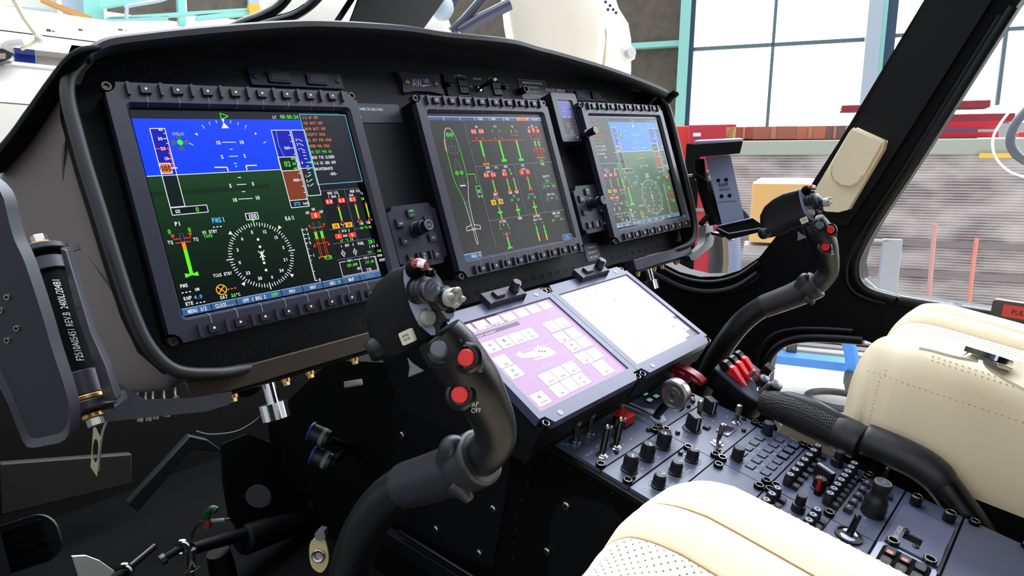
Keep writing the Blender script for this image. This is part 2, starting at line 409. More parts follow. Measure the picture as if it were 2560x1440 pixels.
    for k in range(4):
        u = V((cos(k * pi / 2), sin(k * pi / 2))); n = V((-u.y, u.x)); o = V((c[0], c[1]))
        D.poly([(*(o + u * .0032 + n * .0012), 0), (*(o + u * .0085 + n * .0034), 0), (*(o + u * .0085 - n * .0034), 0), (*(o + u * .0032 - n * .0012), 0)], g, 2)
    D.circ(c, 0.0029, (60, 250, 60), 3)
    # altitude and vertical speed tapes
    L = q4(1380, 313); R = q4(1548, 313); bb = q4(1572, 955)
    D.rect((L[0], L[1], 0), (R[0], yh, 0), tape, 1); D.rect((L[0], yh, 0), (R[0], bb[1], 0), (128, 58, 32), 1); D.box((L[0], L[1], 0), (R[0], bb[1] - 0.0085, 0), WH, 0.0009, 4); D.line((L[0], bb[1], 0), (R[0], bb[1], 0), WH, 0.0008, 4)
    D.rect((L[0], bb[1], 0), (R[0], bb[1] - 0.0085, 0), (4, 14, 22), 1)
    D.lines([(L[0] + 0.006, L[1], 0), (L[0] + 0.0045, L[1] - 0.018, 0), (L[0] + 0.009, L[1] - 0.038, 0)], (60, 150, 255), 0.0010, 2)
    D.text('STD', (L[0] + 0.0085, bb[1] - 0.0043, 0), 0.0040, (80, 200, 255)); D.text('InHg', (L[0] + 0.0195, bb[1] - 0.0045, 0), 0.0034, WH)
    D.text('500', q4(1525, 475), 0.0034, WH); D.text('000', q4(1608, 768), 0.0034, WH)
    for y in (358, 415, 475, 532, 590, 648, 705, 765, 822, 878, 937): 
        a = q4(1550 + (y - 313) * 0.29, y); D.line((R[0] - (0.0048 if y in (475, 765) else 0.0028), a[1], 0), (R[0], a[1], 0), WH, 0.0007)
    a = q4(1458, 560); b = q4(1495, 685); x2 = L[0] + 0.0215
    D.poly([(L[0] - 0.0005, a[1], 0), (x2, a[1], 0), (x2, a[1] - 0.007, 0), (x2 + 0.0035, (a[1] + b[1]) / 2, 0), (x2, b[1] + 0.007, 0), (x2, b[1], 0), (L[0] - 0.0005, b[1], 0)], (4, 24, 20), 3)
    D.lines([(L[0] - 0.0005, a[1], 0), (x2, a[1], 0), (x2, a[1] - 0.007, 0), (x2 + 0.0035, (a[1] + b[1]) / 2, 0), (x2, b[1] + 0.007, 0), (x2, b[1], 0), (L[0] - 0.0005, b[1], 0)], WH, 0.0009, 4, True)
    my = (a[1] + b[1]) / 2; D.text('02', (L[0] + 0.0092, my, 0), 0.0062, GN, l=5, sx=0.75); D.text('60', (L[0] + 0.0178, my, 0), 0.0036, GN, l=5)
    D.text('80', (L[0] + 0.0178, my + 0.0062, 0), 0.0034, GN, l=5); D.text('40', (L[0] + 0.0178, my - 0.0062, 0), 0.0034, GN, l=5)
    VL = R[0] + 0.0018; VR = VL + 0.0175; b = q4(1735, 912); D.box((VL, L[1], 0), (VR, b[1], 0), WH, 0.0009, 4); D.rect((VL, L[1], 0), (VR, yh, 0), tape, 1); D.rect((VL, yh, 0), (VR, b[1], 0), (6, 34, 26), 1)
    y0 = q4(1690, 608)[1]; D.poly([(VL + 0.007, y0, 0), (VR, y0 + 0.0016, 0), (VR, y0 - 0.0016, 0)], GN, 3); D.text('0', (VL + 0.0035, y0, 0), 0.0030, WH)
    for k, (t, a) in enumerate((('1', .0165), ('2', .0225), ('3', .028))):
        for sg in (1, -1):
            D.text(t, (VL + 0.0035, y0 + sg * a, 0), 0.0030, WH); D.line((VL + 0.0058, y0 + sg * (a + 0.0012), 0), (VL + 0.0112, y0 + sg * (a - 0.0018), 0), WH, 0.0008)
    for a in (.0045, .0085, .0125):
        for sg in (1, -1): D.line((VL + 0.0075, y0 + sg * (a + 0.0004), 0), (VL + 0.0115, y0 + sg * (a - 0.0002), 0), WH, 0.0008)
    D.text('LT', q4(1410, 195), 0.0034, WH); D.text('08:00:24', q4(1545, 190), 0.0046, GN, sx=0.78)
    # power index
    D.text('PI', q5(255, 237), 0.0044, WH); D.text('TQ', q5(182, 424), 0.0036, WH); D.text('TQ', q5(437, 392), 0.0036, WH); D.text('0', q5(172, 317), 0.0046, GN); D.text('0', q5(373, 297), 0.0046, GN)
    c = q5(293, 350); e = q5(402, 740); x = c[0]; y = c[1] - 0.0025
    for sg in (1, -1): tri3(D, x + sg * 0.0085, y + 0.0018, 0.0021, RD)
    D.line((x - 0.0085, y - 0.0012, 0), (x + 0.0085, y - 0.0012, 0), RD, 0.0009); D.rect((x - 0.0017, y + 0.004, 0), (x + 0.0017, y - 0.0045, 0), (20, 28, 44), 4); D.box((x - 0.0017, y + 0.004, 0), (x + 0.0017, y - 0.0045, 0), (90, 100, 130), 0.0005, 5)
    D.line((x - 0.0075, y - 0.0052, 0), (x + 0.0075, y - 0.0052, 0), RD, 0.0009, 4); gauge(D, x, y - 0.0052, e[1], ((.24, OR), (.76, (100, 250, 30))), 0.0036)
    D.poly([(x - 0.0065, e[1] - 0.003, 0), (x - 0.0065, e[1] + 0.0018, 0), (x, e[1] - 0.0002, 0), (x + 0.0065, e[1] + 0.0018, 0), (x + 0.0065, e[1] - 0.003, 0), (x, e[1] - 0.0012, 0)], (100, 250, 40), 3)
    D.text('FMS1', q5(660, 200), 0.0056, CY, sx=0.75); D.text('---', q5(650, 260), 0.0050, WH); D.text('WX STBY', q5(577, 318), 0.0034, WH); D.text('TAWS', q5(560, 360), 0.0034, GN)
    D.text('TCAS STBY', q5(706, 744), 0.0034, WH); D.text('FMS', q5(318, 857), 0.0036, WH); D.text('---', q5(340, 914), 0.0050, WH); D.text('NM', q5(450, 893), 0.0032, WH)
    D.text('RNP', q5(355, 982), 0.0038, WH); D.text('4.0', q5(460, 967), 0.0038, CY); D.text('ETE', q5(372, 1035), 0.0036, WH); D.text('---', q5(483, 1016), 0.0050, WH)
    c = q5(694, 897); D.oval(c, 0.0052, AM, 0.0010); D.line((c[0] - .0037, c[1] - .0037, 0), (c[0] + .0037, c[1] + .0037, 0), AM, .001); D.line((c[0] - .0037, c[1] + .0037, 0), (c[0] + .0037, c[1] - .0037, 0), AM, .001)
    D.text('---', q5(795, 878), 0.0050, OR); D.text('OAT', q5(717, 970), 0.0038, WH); D.text('26', q5(813, 952), 0.0038, GN); D.text('°C', q5(860, 945), 0.0034, WH)
    # compass rose
    N_ = q5(1010, 228); S_ = q5(1190, 868); c = V(((N_[0] + S_[0]) / 2, (N_[1] + S_[1]) / 2)); R_ = (N_[1] - S_[1]) / 2
    for k in range(72):
        t = rad(90 - k * 5); u = V((cos(t), sin(t))); lg = 0.0045 if k % 2 == 0 else 0.0034; D.line((*(c + u * R_), 0), (*(c + u * (R_ - lg)), 0), WH, 0.0009 if k % 2 == 0 else 0.0008)
    for k, t in enumerate(('N', '3', '6', 'E', '12', '15', 'S', '21', '24', 'W', '30', '33')):
        a = rad(90 - (k * 30 - 100)); u = V((cos(a), sin(a))); D.text(t, (*(c + u * (R_ - 0.0098)), 0), 0.0036, WH)
    for a in (-90, 180, 0): u = V((cos(rad(a)), sin(rad(a)))); D.line((*(c + u * (R_ + 0.0028)), 0), (*(c + u * (R_ - 0.0052)), 0), WH, 0.0011)
    for a in (45, 135, -45, -135): u = V((cos(rad(a)), sin(rad(a)))); n = V((-u.y, u.x)); D.poly([(*(c + u * R_), 0), (*(c + u * (R_ + .0045) + n * .0022), 0), (*(c + u * (R_ + .0045) - n * .0022), 0)], WH, 3)
    D.poly([(c.x - .0018, c.y + R_ + .0035, 0), (c.x + .0018, c.y + R_ + .0035, 0), (c.x, c.y + R_, 0)], GN, 3)
    D.rect((c.x - .0068, c.y + R_ + .011, 0), (c.x + .0068, c.y + R_ + .0038, 0), (14, 24, 44), 3); D.box((c.x - .0068, c.y + R_ + .011, 0), (c.x + .0068, c.y + R_ + .0038, 0), WH, 0.0009, 4); D.text('100', (c.x, c.y + R_ + .0074, 0), 0.0052, WH, l=5, sx=0.75)
    for d in (.0175, .0092, -.0092, -.0175): D.circ((c.x, c.y + d, 0), 0.0015, WH, 3)
    D.lines([(c.x - .0035, c.y + .0048, 0), (c.x, c.y, 0), (c.x + .0035, c.y + .0048, 0)], WH, .0010); D.lines([(c.x - .0030, c.y - .0030, 0), (c.x, c.y + .0005, 0), (c.x + .0030, c.y - .0030, 0)], WH, .0010)
    D.line((c.x, c.y + .004, 0), (c.x, c.y - .0062, 0), WH, .0018); D.line((c.x - .0016, c.y - .0058, 0), (c.x + .0016, c.y - .0058, 0), WH, .0008)
    D.text('RA', q5(1357, 183), 0.0050, WH); D.text('0', q5(1407, 176), 0.0052, GN)
    # rotor speeds and radio height
    D.text('NF', q5(1553, 128), 0.0034, WH); D.text('NR', q5(1613, 93), 0.0034, WH); D.text('NF', q5(1693, 117), 0.0034, WH)
    r = q5(1635, 153); D.rect((r[0] - .0062, r[1] + .0038, 0), (r[0] + .0062, r[1] - .0038, 0), RD, 2); D.text('0', r, 0.0048, WH)
    g = q5(1625, 290); 
    for k in (0, 1):
        x = g[0] + k * 0.0078; y = q5(1625, 225)[1]; D.box((x - .0012, y, 0), (x + .0012, y - .011, 0), (90, 100, 130), .0005); D.line((x - .0032, y - .0115, 0), (x + .0032, y - .0115, 0), RD, .0006); D.rect((x - .0017, y - .0118, 0), (x + .0017, y - .0195, 0), (100, 250, 40), 2); D.line((x - .0032, y - .0198, 0), (x + .0032, y - .0198, 0), RD, .0006)
        for u in (-.0012, .0012): D.line((x + u, y - .0198, 0), (x + u, y - .0415, 0), RD, .0006)
    xa = g[0] - .0055; xb = g[0] + .0135
    for yy, sg in ((y - .0062, 1), (y - .0255, -1)):
        D.line((xa, yy, 0), (xb, yy, 0), RD, .0007)
        for x in (xa, xb): tri3(D, x, yy + sg * .002, .0017, RD, sg > 0)
    D.line((xa + .002, y - .0418, 0), (xb - .002, y - .0418, 0), OR, .0008)
    for x in (xa + .0022, (xa + xb) / 2, xb - .0022): tri3(D, x, y - .043, .0012, (255, 120, 60))
    D.text('PLUS', q5(1762, 578), 0.0040, GN)
    a = q5(1485, 285); b = q5(1640, 805); x = (a[0] + b[0]) / 2; D.line((x, a[1], 0), (x, b[1], 0), WH, .0009); H = b[1] - a[1]
    for f, t in ((0.03, '5'), (.12, '4'), (.2, '3'), (.285, '2'), (.53, '1'), (1.0, '0')): D.line((x, a[1] + H * f, 0), (x + .0035, a[1] + H * f, 0), WH, .0008); D.text(t, (x + .006, a[1] + H * f, 0), 0.0034, WH)
    for i in range(17): f = .31 + i * .043; D.line((x, a[1] + H * f, 0), (x + (.0028 if i % 5 == 2 else .0016), a[1] + H * f, 0), WH, .0007)
    # soft key bar
    return yb

def engine_column(D, x0, x1, first=True):
    """crew alerting list above the small engine and radio windows; x0..x1 in the display's own x"""
    def o4(x, y): q = q4(x, y); return (q[0] - XC0 + x0, q[1], 0)
    def o5(x, y): q = q5(x, y); return (q[0] - XC0 + x0, q[1], 0)
    XC0 = q4(1637, 168)[0]
    D.rect((x0, q4(80, 205)[1] + .009, 0), (x1, q5(335, 1085)[1], 0), (12, 16, 20), 0)
    D.rect(o4(1637, 168), (o4(2055, 170)[0], o4(1820, 808)[1], 0), (26, 30, 40), 1); D.box(o4(1637, 168), (o4(2055, 170)[0], o4(1820, 808)[1], 0), (80, 200, 230), .0009)
    OC = (225, 125, 80)
    for t, y, c in (('1-2 AP OFF', 197, OC), ('AUX BATT OFF', 248, OC), ('MAIN BATT OFF', 300, OC), ('COCKPIT DOOR', 352, OC), ('DC EXT PWR DOOR', 404, OC), ('NOSE WHL UNLK', 458, OC), ('DC EXT PWR ON', 512, (80, 225, 70)), ('BUS TIE CLOSED', 562, WH), ('1-2 DC GEN OFF', 614, WH), ('MAINTENANCE', 667, WH), ('        -END-', 718, WH)):
        D.text(t, (x0 + 0.0022, o4(1660 + (y - 197) * .3, y)[1], 0), 0.0036, c, al='l', sx=0.74)
    LN = (110, 130, 160)
    f = o4(1845, 868); g = o4(2120, 1215); h_ = o5(1845, 435); b2 = o5(1885, 595)
    D.line((x0, f[1], 0), (x1, f[1], 0), LN, .0005); xm = o4(2048, 855)[0]; D.line((xm, f[1], 0), (xm, h_[1], 0), LN, .0005); D.line((x0, h_[1], 0), (x1, h_[1], 0), LN, .0005); D.line((x0, b2[1], 0), (x1, b2[1], 0), LN, .0005)
    D.line((x0, o5(1800, 295)[1], 0), (xm, o5(1800, 295)[1], 0), LN, .0005); D.line((xm, o5(2030, 290)[1], 0), (x1, o5(2030, 290)[1], 0), LN, .0005)
    D.text('ENG OIL', o4(1945, 885), .0034, WH); D.text('1 BAR 2', o4(1952, 918), .0030, WH, sx=0.95); D.text('MGB OIL', o4(2147, 868), .0034, WH); D.text('BAR', o4(2112, 905), .0030, WH); D.text('°C', o4(2205, 893), .0030, WH); D.text('28', o4(2215, 938), .0034, GN)
    def rb(q, t, c=RD, tc=WH): D.rect((q[0] - .0048, q[1] + .0031, 0), (q[0] + .0048, q[1] - .0031, 0), c, 2); D.text(t, q, .0036, tc)
    rb(o4(1911, 965), '0.0'); rb(o4(2023, 954), '0.0'); rb(o4(2123, 944), '0.1'); rb(o4(1972, 1187), '28', AM, (40, 30, 0)); rb(o4(2090, 1176), '28', AM, (40, 30, 0)); D.text('°C', o4(2032, 1183), .0030, WH)
    rb(o4(1998, 1281), '3'); rb(o4(2120, 1269), '0'); D.text('1 HYD 2', o4(2045, 1232), .0030, WH, sx=0.95); D.text('BAR', o4(2058, 1275), .0030, WH); D.text('27 °C 28', o4(2070, 1315), .0030, GN, sx=0.95)
    D.text('IGB  TGB', o4(2235, 1160), .0032, WH); D.text('28 °C 28', o4(2245, 1200), .0032, GN)
    for q, e in ((o4(1985, 995), .0), (o4(2140, 975), .0), (o4(2235, 965), .0)):
        gauge(D, q[0] + .0008, q[1], q[1] - .0225, ((.14, (80, 90, 130)), (.22, AM), (.4, (100, 250, 40)), (.14, OR), (.10, (80, 90, 130))), .0022)
        for sg in (-1, 1): tri3(D, q[0] + .0008 + sg * .0022, q[1] - .0235, .0015, (255, 100, 50), False)
        D.line((q[0] - .002, q[1] - .0032, 0), (q[0] + .0036, q[1] - .0032, 0), RD, .0005)
    D.text('1  SDV  2', o5(1950, 453), .0032, WH); D.text('FUEL', o5(2087, 433), .0036, WH); D.text('281', o5(2192, 415), .0050, GN, sx=.75); D.text('1 KG 2', o5(2212, 460), .0030, WH, sx=.95); D.text('141', o5(2175, 520), .0034, GN); D.text('140', o5(2268, 508), .0034, GN)
    for q in (o5(1912, 535), o5(2030, 518)): D.oval(q, .0024, WH, .0007); D.line((q[0], q[1] + .0046, 0), (q[0], q[1] + .0024, 0), WH, .001); D.line((q[0], q[1] - .0046, 0), (q[0], q[1] - .0024, 0), WH, .001); D.line((q[0] - .0014, q[1], 0), (q[0] + .0014, q[1], 0), WH, .0008)
    a = o5(1900, 620); b = o5(1940, 760); D.box((x0 + .002, a[1], 0), (x1 - .001, b[1], 0), WH, .0007); xs = (o5(2070, 595)[0], o5(2225, 570)[0])
    for x in xs: D.line((x, a[1], 0), (x, b[1], 0), WH, .0007)
    for t, q in (('VHF1', (1975, 600)), ('VOR1', (2137, 575)), ('XPDR', (2275, 548))): k = o5(*q); D.rect((k[0] - .0055, a[1] + .0018, 0), (k[0] + .0055, a[1] - .0018, 0), (12, 16, 20), 4); D.text(t, (k[0], a[1], 0), .0030, WH, l=5)
    D.text('129.600', o5(2000, 648), .0036, GN, sx=.75); D.text('25K', o5(2068, 683), .0030, WH, sx=.7); D.text('117.40', o5(2172, 618), .0036, GN, sx=.75); D.text('STBY', o5(2300, 598), .0034, WH); D.text('TTE', o5(2168, 695), .0034, WH)

def softbar(D, x0, x1, yb, dim=False):
    bl = (62, 98, 150); D.rect((x0, yb, 0), (x1, yb - .0072, 0), bl, 1); D.line((x0, yb, 0), (x1, yb, 0), (150, 190, 230), .0007, 2)
    xs = [q5(*p)[0] for p in ((640, 1040), (900, 985), (1365, 895), (1585, 850), (1790, 805), (1990, 765), (2175, 735))]; k = (x1 - x0) / 0.2535
    xs = [(x - q5(330, 1085)[0]) * k + x0 for x in xs]
    for x in xs: D.line((x, yb, 0), (x, yb - .0072, 0), (10, 20, 40), .0010, 3)
    xx = [x0] + xs + [x1]
    for i, t in enumerate(('MENU 1/2', 'CLOCK...', '', 'PRV', 'NAV', 'HSI', 'MAP', 'OVRLAY')):
        c = WH if i < 7 else (110, 145, 195); D.text(t, ((xx[i] + xx[i + 1]) / 2, yb - .0037, 0), .0040, c, sx=.72)
    D.text('OFF 1 BRG 2', ((xx[2] + xx[3]) / 2 - .006, yb - .0037, 0), .0040, WH, sx=.72); D.text('OFF', ((xx[2] + xx[3]) / 2 + .0175, yb - .0037, 0), .0040, GN, sx=.72)
    D.oval((xx[6] - .004, yb - .0036, 0), .0013, (120, 240, 210), .0006)

# ================================================================== DISPLAY UNITS
BX0, BX1, BY0, BY1 = -0.0364, 0.2505, -0.2583, 0.0074      # bezel outline round the first key of the top row
IX0, IX1, IY0, IY1 = -0.0215, 0.2378, -0.2372, -0.0128     # opening of the bezel
def notched(x0, x1, y0, y1, a=0.011, r=0.004):
    """rectangle whose four corners are scooped out for the screws"""
    P = []
    for cx, cy, t0 in ((x1, y0, 180), (x1, y1, 270), (x0, y1, 0), (x0, y0, 90)):
        P += [(cx + a * cos(rad(t0 - 90 * i / 6)), cy + a * sin(rad(t0 - 90 * i / 6))) for i in range(7)]
    return P
def display_unit(F, label):
    R = thing('display_unit', label, 'display', F, 'large displays of the instrument panel')
    b = MB(); b.rbox((BX0 + .003, BY0 + .003, -0.040), (BX1 - .003, BY1 - .003, -0.0135), .004)
    b.build('housing', R, BLACK, bevel=.0008)
    b = MB(); outer = notched(BX0, BX1, BY0, BY1); inner = rrect(IX0, IY0, IX1, IY1, .006, 6)
    b.prism(outer, -0.0135, -0.0025, BEZEL, hole=inner)
    i2 = rrect(IX0 + .0035, IY0 + .0035, IX1 - .0035, IY1 - .0035, .004, 6)
    b.ring([(x, y, -0.0025) for x, y in inner], [(x, y, -0.0085) for x, y in i2], BEZEL)
    b.build('bezel', R, BEZEL, bevel=.0006)
    b = MB(); b.prism(i2, -0.0095, -0.0082, mat('display_glass', (6, 7, 10), 0.08, spec=0.5)); sc = b.build('screen', R)
    def key(x, y, up):
        k = MB(); k.prism(rrect(x - .0058, y - .0048, x + .0058, y + .0048, .0012), -0.003, 0.0012, KEY, taper=.10); o = k.build('key', R, KEY, bevel=.0005)
        d = MB(); d.prism(circ(x, y, .00125, 12), .0012, .00135, glow((235, 235, 225), 0.9))
        if up: P = [(x, y - .0054, -.0022), (x, y - .0075, -.0022), (x, IY1, -.0022), (x, IY1 - .0034, -.0078)]
        else: P = [(x, y + .0054, -.0022), (x, y + .0075, -.0022), (x, IY0, -.0022), (x, IY0 + .0034, -.0078)]
        for a, c in zip(P, P[1:]): d.add([(a[0] - .0004, a[1], a[2] + .0002), (a[0] + .0004, a[1], a[2] + .0002), (c[0] + .0004, c[1], c[2] + .0002), (c[0] - .0004, c[1], c[2] + .0002)], [(0, 1, 2, 3)], GREYP)
        d.build('key_mark', o)
    for i in range(8): key(.0306475 * i, 0, True)
    for i in range(9): key(.00555 + .0272212 * i, -.2505, False)
    def fence(x, y):
        k = MB(); k.prism(rrect(x - .0017, y - .0066, x + .0017, y + .0066, .0012), -.003, .0022, BEZEL); k.build('key_guard', R, BEZEL, bevel=.0004)
    for i in range(9): fence(.0306475 * (i - .5) - .0008, 0)
    for i in range(10): fence(.00555 + .0272212 * (i - .5), -.2505)
    for x in (BX0 + .0035, BX1 - .0035):
        for y in (BY0 + .0035, BY1 - .0035):
            k = MB(); k.lathe([(.0052, -.014), (.0052, -.0062), (.0045, -.0052), (.0028, -.0052), (.0026, -.0075), (.0001, -.0075)], DARKSTEEL, o=(x, y, 0), n=18); k.build('corner_screw', R)
    return R, sc
SP = 0.384251; SP3 = 0.767784
def dF(i): return PF @ TR((0, SP, SP3)[i], 0, 0)
mfd = []
for i, lb in enumerate(('large display on the left showing a bright blue and green flight picture', 'large middle display showing an aircraft outline and engine gauges', 'large display on the far right with its alert list on the left side')):
    mfd.append(display_unit(dF(i), lb))
# left display
D = Draw(PF, -0.0081); yb = pfd(D, ((0, 66, 255), (14, 60, 26), (8, 40, 20), (0, 10, 180), (3, 14, 10)), IX0 + .004, q4(1637, 168)[0])
x0 = q4(1637, 168)[0]; engine_column(D, x0, x0 + .0555); softbar(D, IX0 + .004, x0 + .0555, yb)
D.build('screen_picture', mfd[0][1])
# right display: the same picture, its alert list on the left, reflected haze mixed into its colours
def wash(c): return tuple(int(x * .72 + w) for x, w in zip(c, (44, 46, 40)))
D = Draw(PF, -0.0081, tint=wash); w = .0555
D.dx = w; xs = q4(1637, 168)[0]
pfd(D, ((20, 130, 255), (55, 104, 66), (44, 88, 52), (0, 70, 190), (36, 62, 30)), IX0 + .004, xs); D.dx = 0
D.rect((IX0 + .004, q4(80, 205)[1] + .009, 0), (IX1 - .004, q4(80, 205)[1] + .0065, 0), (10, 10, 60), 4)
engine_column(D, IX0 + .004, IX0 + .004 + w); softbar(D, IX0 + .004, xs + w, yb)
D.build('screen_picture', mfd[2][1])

# middle display
def m2(x, y):
    q = loc(PF, *A2(x, y), -0.0081); return (q[0] - SP, q[1], 0)
def mb2(x, y):
    q = loc(PF, *A2b(x, y), -0.0081); return (q[0] - SP, q[1], 0)
D = Draw(PF, -0.0081, es=0.9); X0 = IX0 + .004; X1 = IX1 - .005; GREY_HAZE = (52, 52, 50); D.rect((X0, IY1 - .004, 0), (X1, IY0 + .004, 0), GREY_HAZE, 0)  # grey background carries the glass's reflected haze as screen colour
D.rect((X0, IY1 - .004, 0), (X1, m2(205, 188)[1], 0), (34, 32, 66), 1); D.rect((X0, m2(540, 1275)[1], 0), (X1, IY0 + .004, 0), (14, 22, 84), 1)
yt = m2(205, 188)[1]; y2 = m2(210, 217)[1]; D.rect((X0, yt, 0), (X1, y2, 0), (62, 92, 140), 1); D.line((X0, yt, 0), (X1, yt, 0), (190, 210, 230), .001, 2)
for x in (208, 333, 456, 570, 682, 787): a = m2(x, 200); D.line((a[0], yt, 0), (a[0], y2, 0), (200, 220, 235), .0012, 3)
for t, x in (('VIDEO', 612), ('DMAP', 715), ('FPLN', 820), ('P-PLANT', 1028)): a = m2(x, 208); D.text(t, (a[0], (yt + y2) / 2, 0), .0036, WH)
for t, x in (('OVERLAY', 262), ('DIS', 365)): a = m2(x, 208); D.text(t, (a[0], (yt + y2) / 2, 0), .0034, (95, 125, 170))
a = m2(890, 200); b = m2(985, 210); D.rect((a[0], yt - .0006, 0), (b[0], y2 + .0006, 0), (240, 150, 50), 2); D.text('A/B SEC', ((a[0] + b[0]) / 2, (yt + y2) / 2, 0), .0034, (120, 60, 10))
a = m2(1066, 210); D.oval((a[0], (yt + y2) / 2, 0), .002, (90, 230, 220), .0008)
LN = (120, 140, 165)
for P in ([(472, 222), (748, 1192)],): a = m2(*P[0]); b = m2(*P[1]); xm = (a[0] + b[0]) / 2; D.line((xm, y2, 0), (xm, b[1], 0), LN, .0007)
for l, r in (((577, 573), (1165, 535)), ((690, 988), (1265, 899))): a = m2(*l); b = m2(*r); D.line((xm, (a[1] + b[1]) / 2, 0), (X1, (a[1] + b[1]) / 2, 0), LN, .0007)
yA = (m2(577, 573)[1] + m2(1165, 535)[1]) / 2; yB = (m2(690, 988)[1] + m2(1265, 899)[1]) / 2
for t_, b_2 in (((868, 558), (972, 942)), ((1010, 548), (1112, 920))): a = m2(*t_); b = m2(*b_2); x = (a[0] + b[0]) / 2; D.line((x, yA, 0), (x, yB, 0), LN, .0007)
# airframe outline in plan view
cx = m2(365, 280)[0]; yn = m2(365, 276)[1]; yt_ = m2(615, 1165)[1]; Hh = yn - yt_
def hl(P, c, w=.0009): D.lines([(cx + x, yn - y * Hh, 0) for x, y in P], c, w)
half = [(0, 0), (.0045, .008), (.0082, .04), (.0115, .10), (.0125, .16), (.0135, .24), (.0135, .42), (.011, .50), (.0045, .63), (.0025, .84), (.0022, .88)]
half = smooth2(half, 4, closed=False)
cut = int(len(half) * .82)
hl([(x, y) for x, y in half[:12]], WH); hl([(x, y) for x, y in half[10:cut - 6]], (90, 240, 60)); hl(half[cut - 7:], WH)
hl([(-x, y) for x, y in half[:20]], WH); hl([(-x, y) for x, y in half[18:cut]], (90, 240, 60)); hl([(-x, y) for x, y in half[cut - 1:]], WH)
hl([(-.0128, .10), (-.0142, .14), (-.0146, .20)], (230, 150, 80), .0011)
hl([(-.0025, .83), (-.014, .845), (-.014, .875), (-.0022, .868)], WH); hl([(.0025, .83), (.014, .845), (.014, .875), (.0022, .868)], WH)
D.oval((cx, yn - .93 * Hh, 0), .0020, WH, .0008, ry=.07 * Hh)
for x, y in ((-.0035, .058), (.0035, .058), (-.0045, .385), (.0045, .385)):
    D.oval((cx + x, yn - y * Hh, 0), .0028, (90, 240, 60), .0009); 
    for a in (0, 60, 120): D.line((cx + x - .0026 * cos(rad(a)), yn - y * Hh - .0026 * sin(rad(a)), 0), (cx + x + .0026 * cos(rad(a)), yn - y * Hh + .0026 * sin(rad(a)), 0), (90, 240, 60), .0006)
G_ = (112, 118, 128)
hl([(0, .10), (0, .155)], G_, .0006); hl([(-.009, .10), (-.004, .09), (.004, .09), (.009, .10)], G_, .0006); hl([(-.0105, .20), (-.008, .165), (0, .155), (.008, .165), (.0105, .20)], G_, .0007); hl([(-.0105, .20), (-.006, .218), (.006, .218), (.0105, .20)], G_, .0007)
hl([(-.003, .205), (-.003, .17)], G_, .0006); hl([(.003, .205), (.003, .17)], G_, .0006); hl([(-.006, .36), (-.005, .29), (0, .265), (.005, .29), (.006, .36)], G_, .0006); hl([(-.004, .35), (-.003, .31), (0, .295), (.003, .31), (.004, .35)], G_, .0006)
hl([(-.004, .41), (-.003, .475)], G_, .0008); hl([(.004, .41), (.003, .475)], G_, .0008); hl([(-.005, .495), (.006, .495)], WH, .0018); hl([(-.008, .48), (.008, .48)], G_, .0006); hl([(-.0045, .63), (.0045, .63)], G_, .0006); hl([(-.001, .63), (-.0012, .84)], G_, .0005); hl([(.001, .63), (.0012, .84)], G_, .0005)
a = m2(522, 632); b = m2(605, 760); D.lines([(cx + .0135, a[1], 0), (b[0] - .0002, a[1], 0), (b[0] - .0002, b[1] + .012, 0)], (90, 240, 60), .0009); D.box((b[0] - .005, b[1] + .0075, 0), (b[0] + .005, b[1] - .0075, 0), (90, 240, 60), .0011); D.text('DC', (b[0], b[1], 0), .0046, WH)
for u in (-.003, .003): D.circ((b[0] + u, b[1] - .009, 0), .0012, (90, 240, 60))
def rb2(x, y, t, c=RD, tc=WH, w=.0052, h=.0038): q = m2(x, y); D.rect((q[0] - w, q[1] + h, 0), (q[0] + w, q[1] - h, 0), c, 2); D.text(t, q, .0042, tc)
def t2(t, x, y, c=WH, h=.0038): D.text(t, m2(x, y), h, c)
t2('NG', 583, 267); rb2(563, 303, '0.0'); rb2(621, 301, '0.0'); t2('ITT', 725, 266); t2('0', 706, 300, GN); t2('0', 760, 299, GN); t2('TQ', 858, 266); t2('0', 851, 299, GN); t2('0', 884, 298, GN); t2('NR', 1009, 260); t2('NF', 987, 272, h=.003); t2('NF', 1042, 270, h=.003)
rb2(987, 300, '0', w=.0036, h=.0034); rb2(1020, 291, '0', w=.0036, h=.0044); rb2(1054, 298, '0', w=.0036, h=.0034)
yl = (m2(540, 375)[1] + m2(950, 365)[1]) / 2; D.line((m2(540, 375)[0], yl, 0), (m2(950, 365)[0], yl, 0), RD, .0009)
for x, ye, kind in ((605, (650, 495), 0), (750, (795, 520), 1), (882, (928, 515), 2)):
    u = m2(x + 8, 372)[0]; ye = m2(*ye)[1]; D.box((u - .0017, yl + .0125, 0), (u + .0017, yl, 0), (110, 115, 140), .0006); gauge(D, u, yl, ye, ((.06 if kind < 2 else .14, OR), (.94 if kind < 2 else .86, (80, 230, 30))), .0040)
    if kind < 2:
        for sg in (-1, 1): tri3(D, u + sg * .0068, yl + .003, .0018, (240, 90, 70))
    else:
        D.lines([(u - .0072, yl + .012, 0), (u - .0072, yl + .0075, 0), (u + .0072, yl + .0075, 0), (u + .0072, yl + .012, 0)], (240, 90, 70), .0008)
        for sg in (-1, 1): tri3(D, u + sg * .0072, yl + .0125, .0018, (240, 90, 70))
    if kind: D.poly([(u - .006, ye - .003, 0), (u - .006, ye + .0012, 0), (u, ye, 0), (u + .006, ye + .0012, 0), (u + .006, ye - .003, 0)], (80, 230, 30), 3)
    else:
        for s2 in (-.0012, .0012): D.line((u + s2, ye, 0), (u + s2, ye - .010, 0), (240, 90, 70), .0007)
        D.poly([(u - .006, ye - .0135, 0), (u - .006, ye - .0095, 0), (u, ye - .0115, 0), (u + .006, ye - .0095, 0), (u + .006, ye - .0135, 0), (u, ye - .0125, 0)], OR, 3)
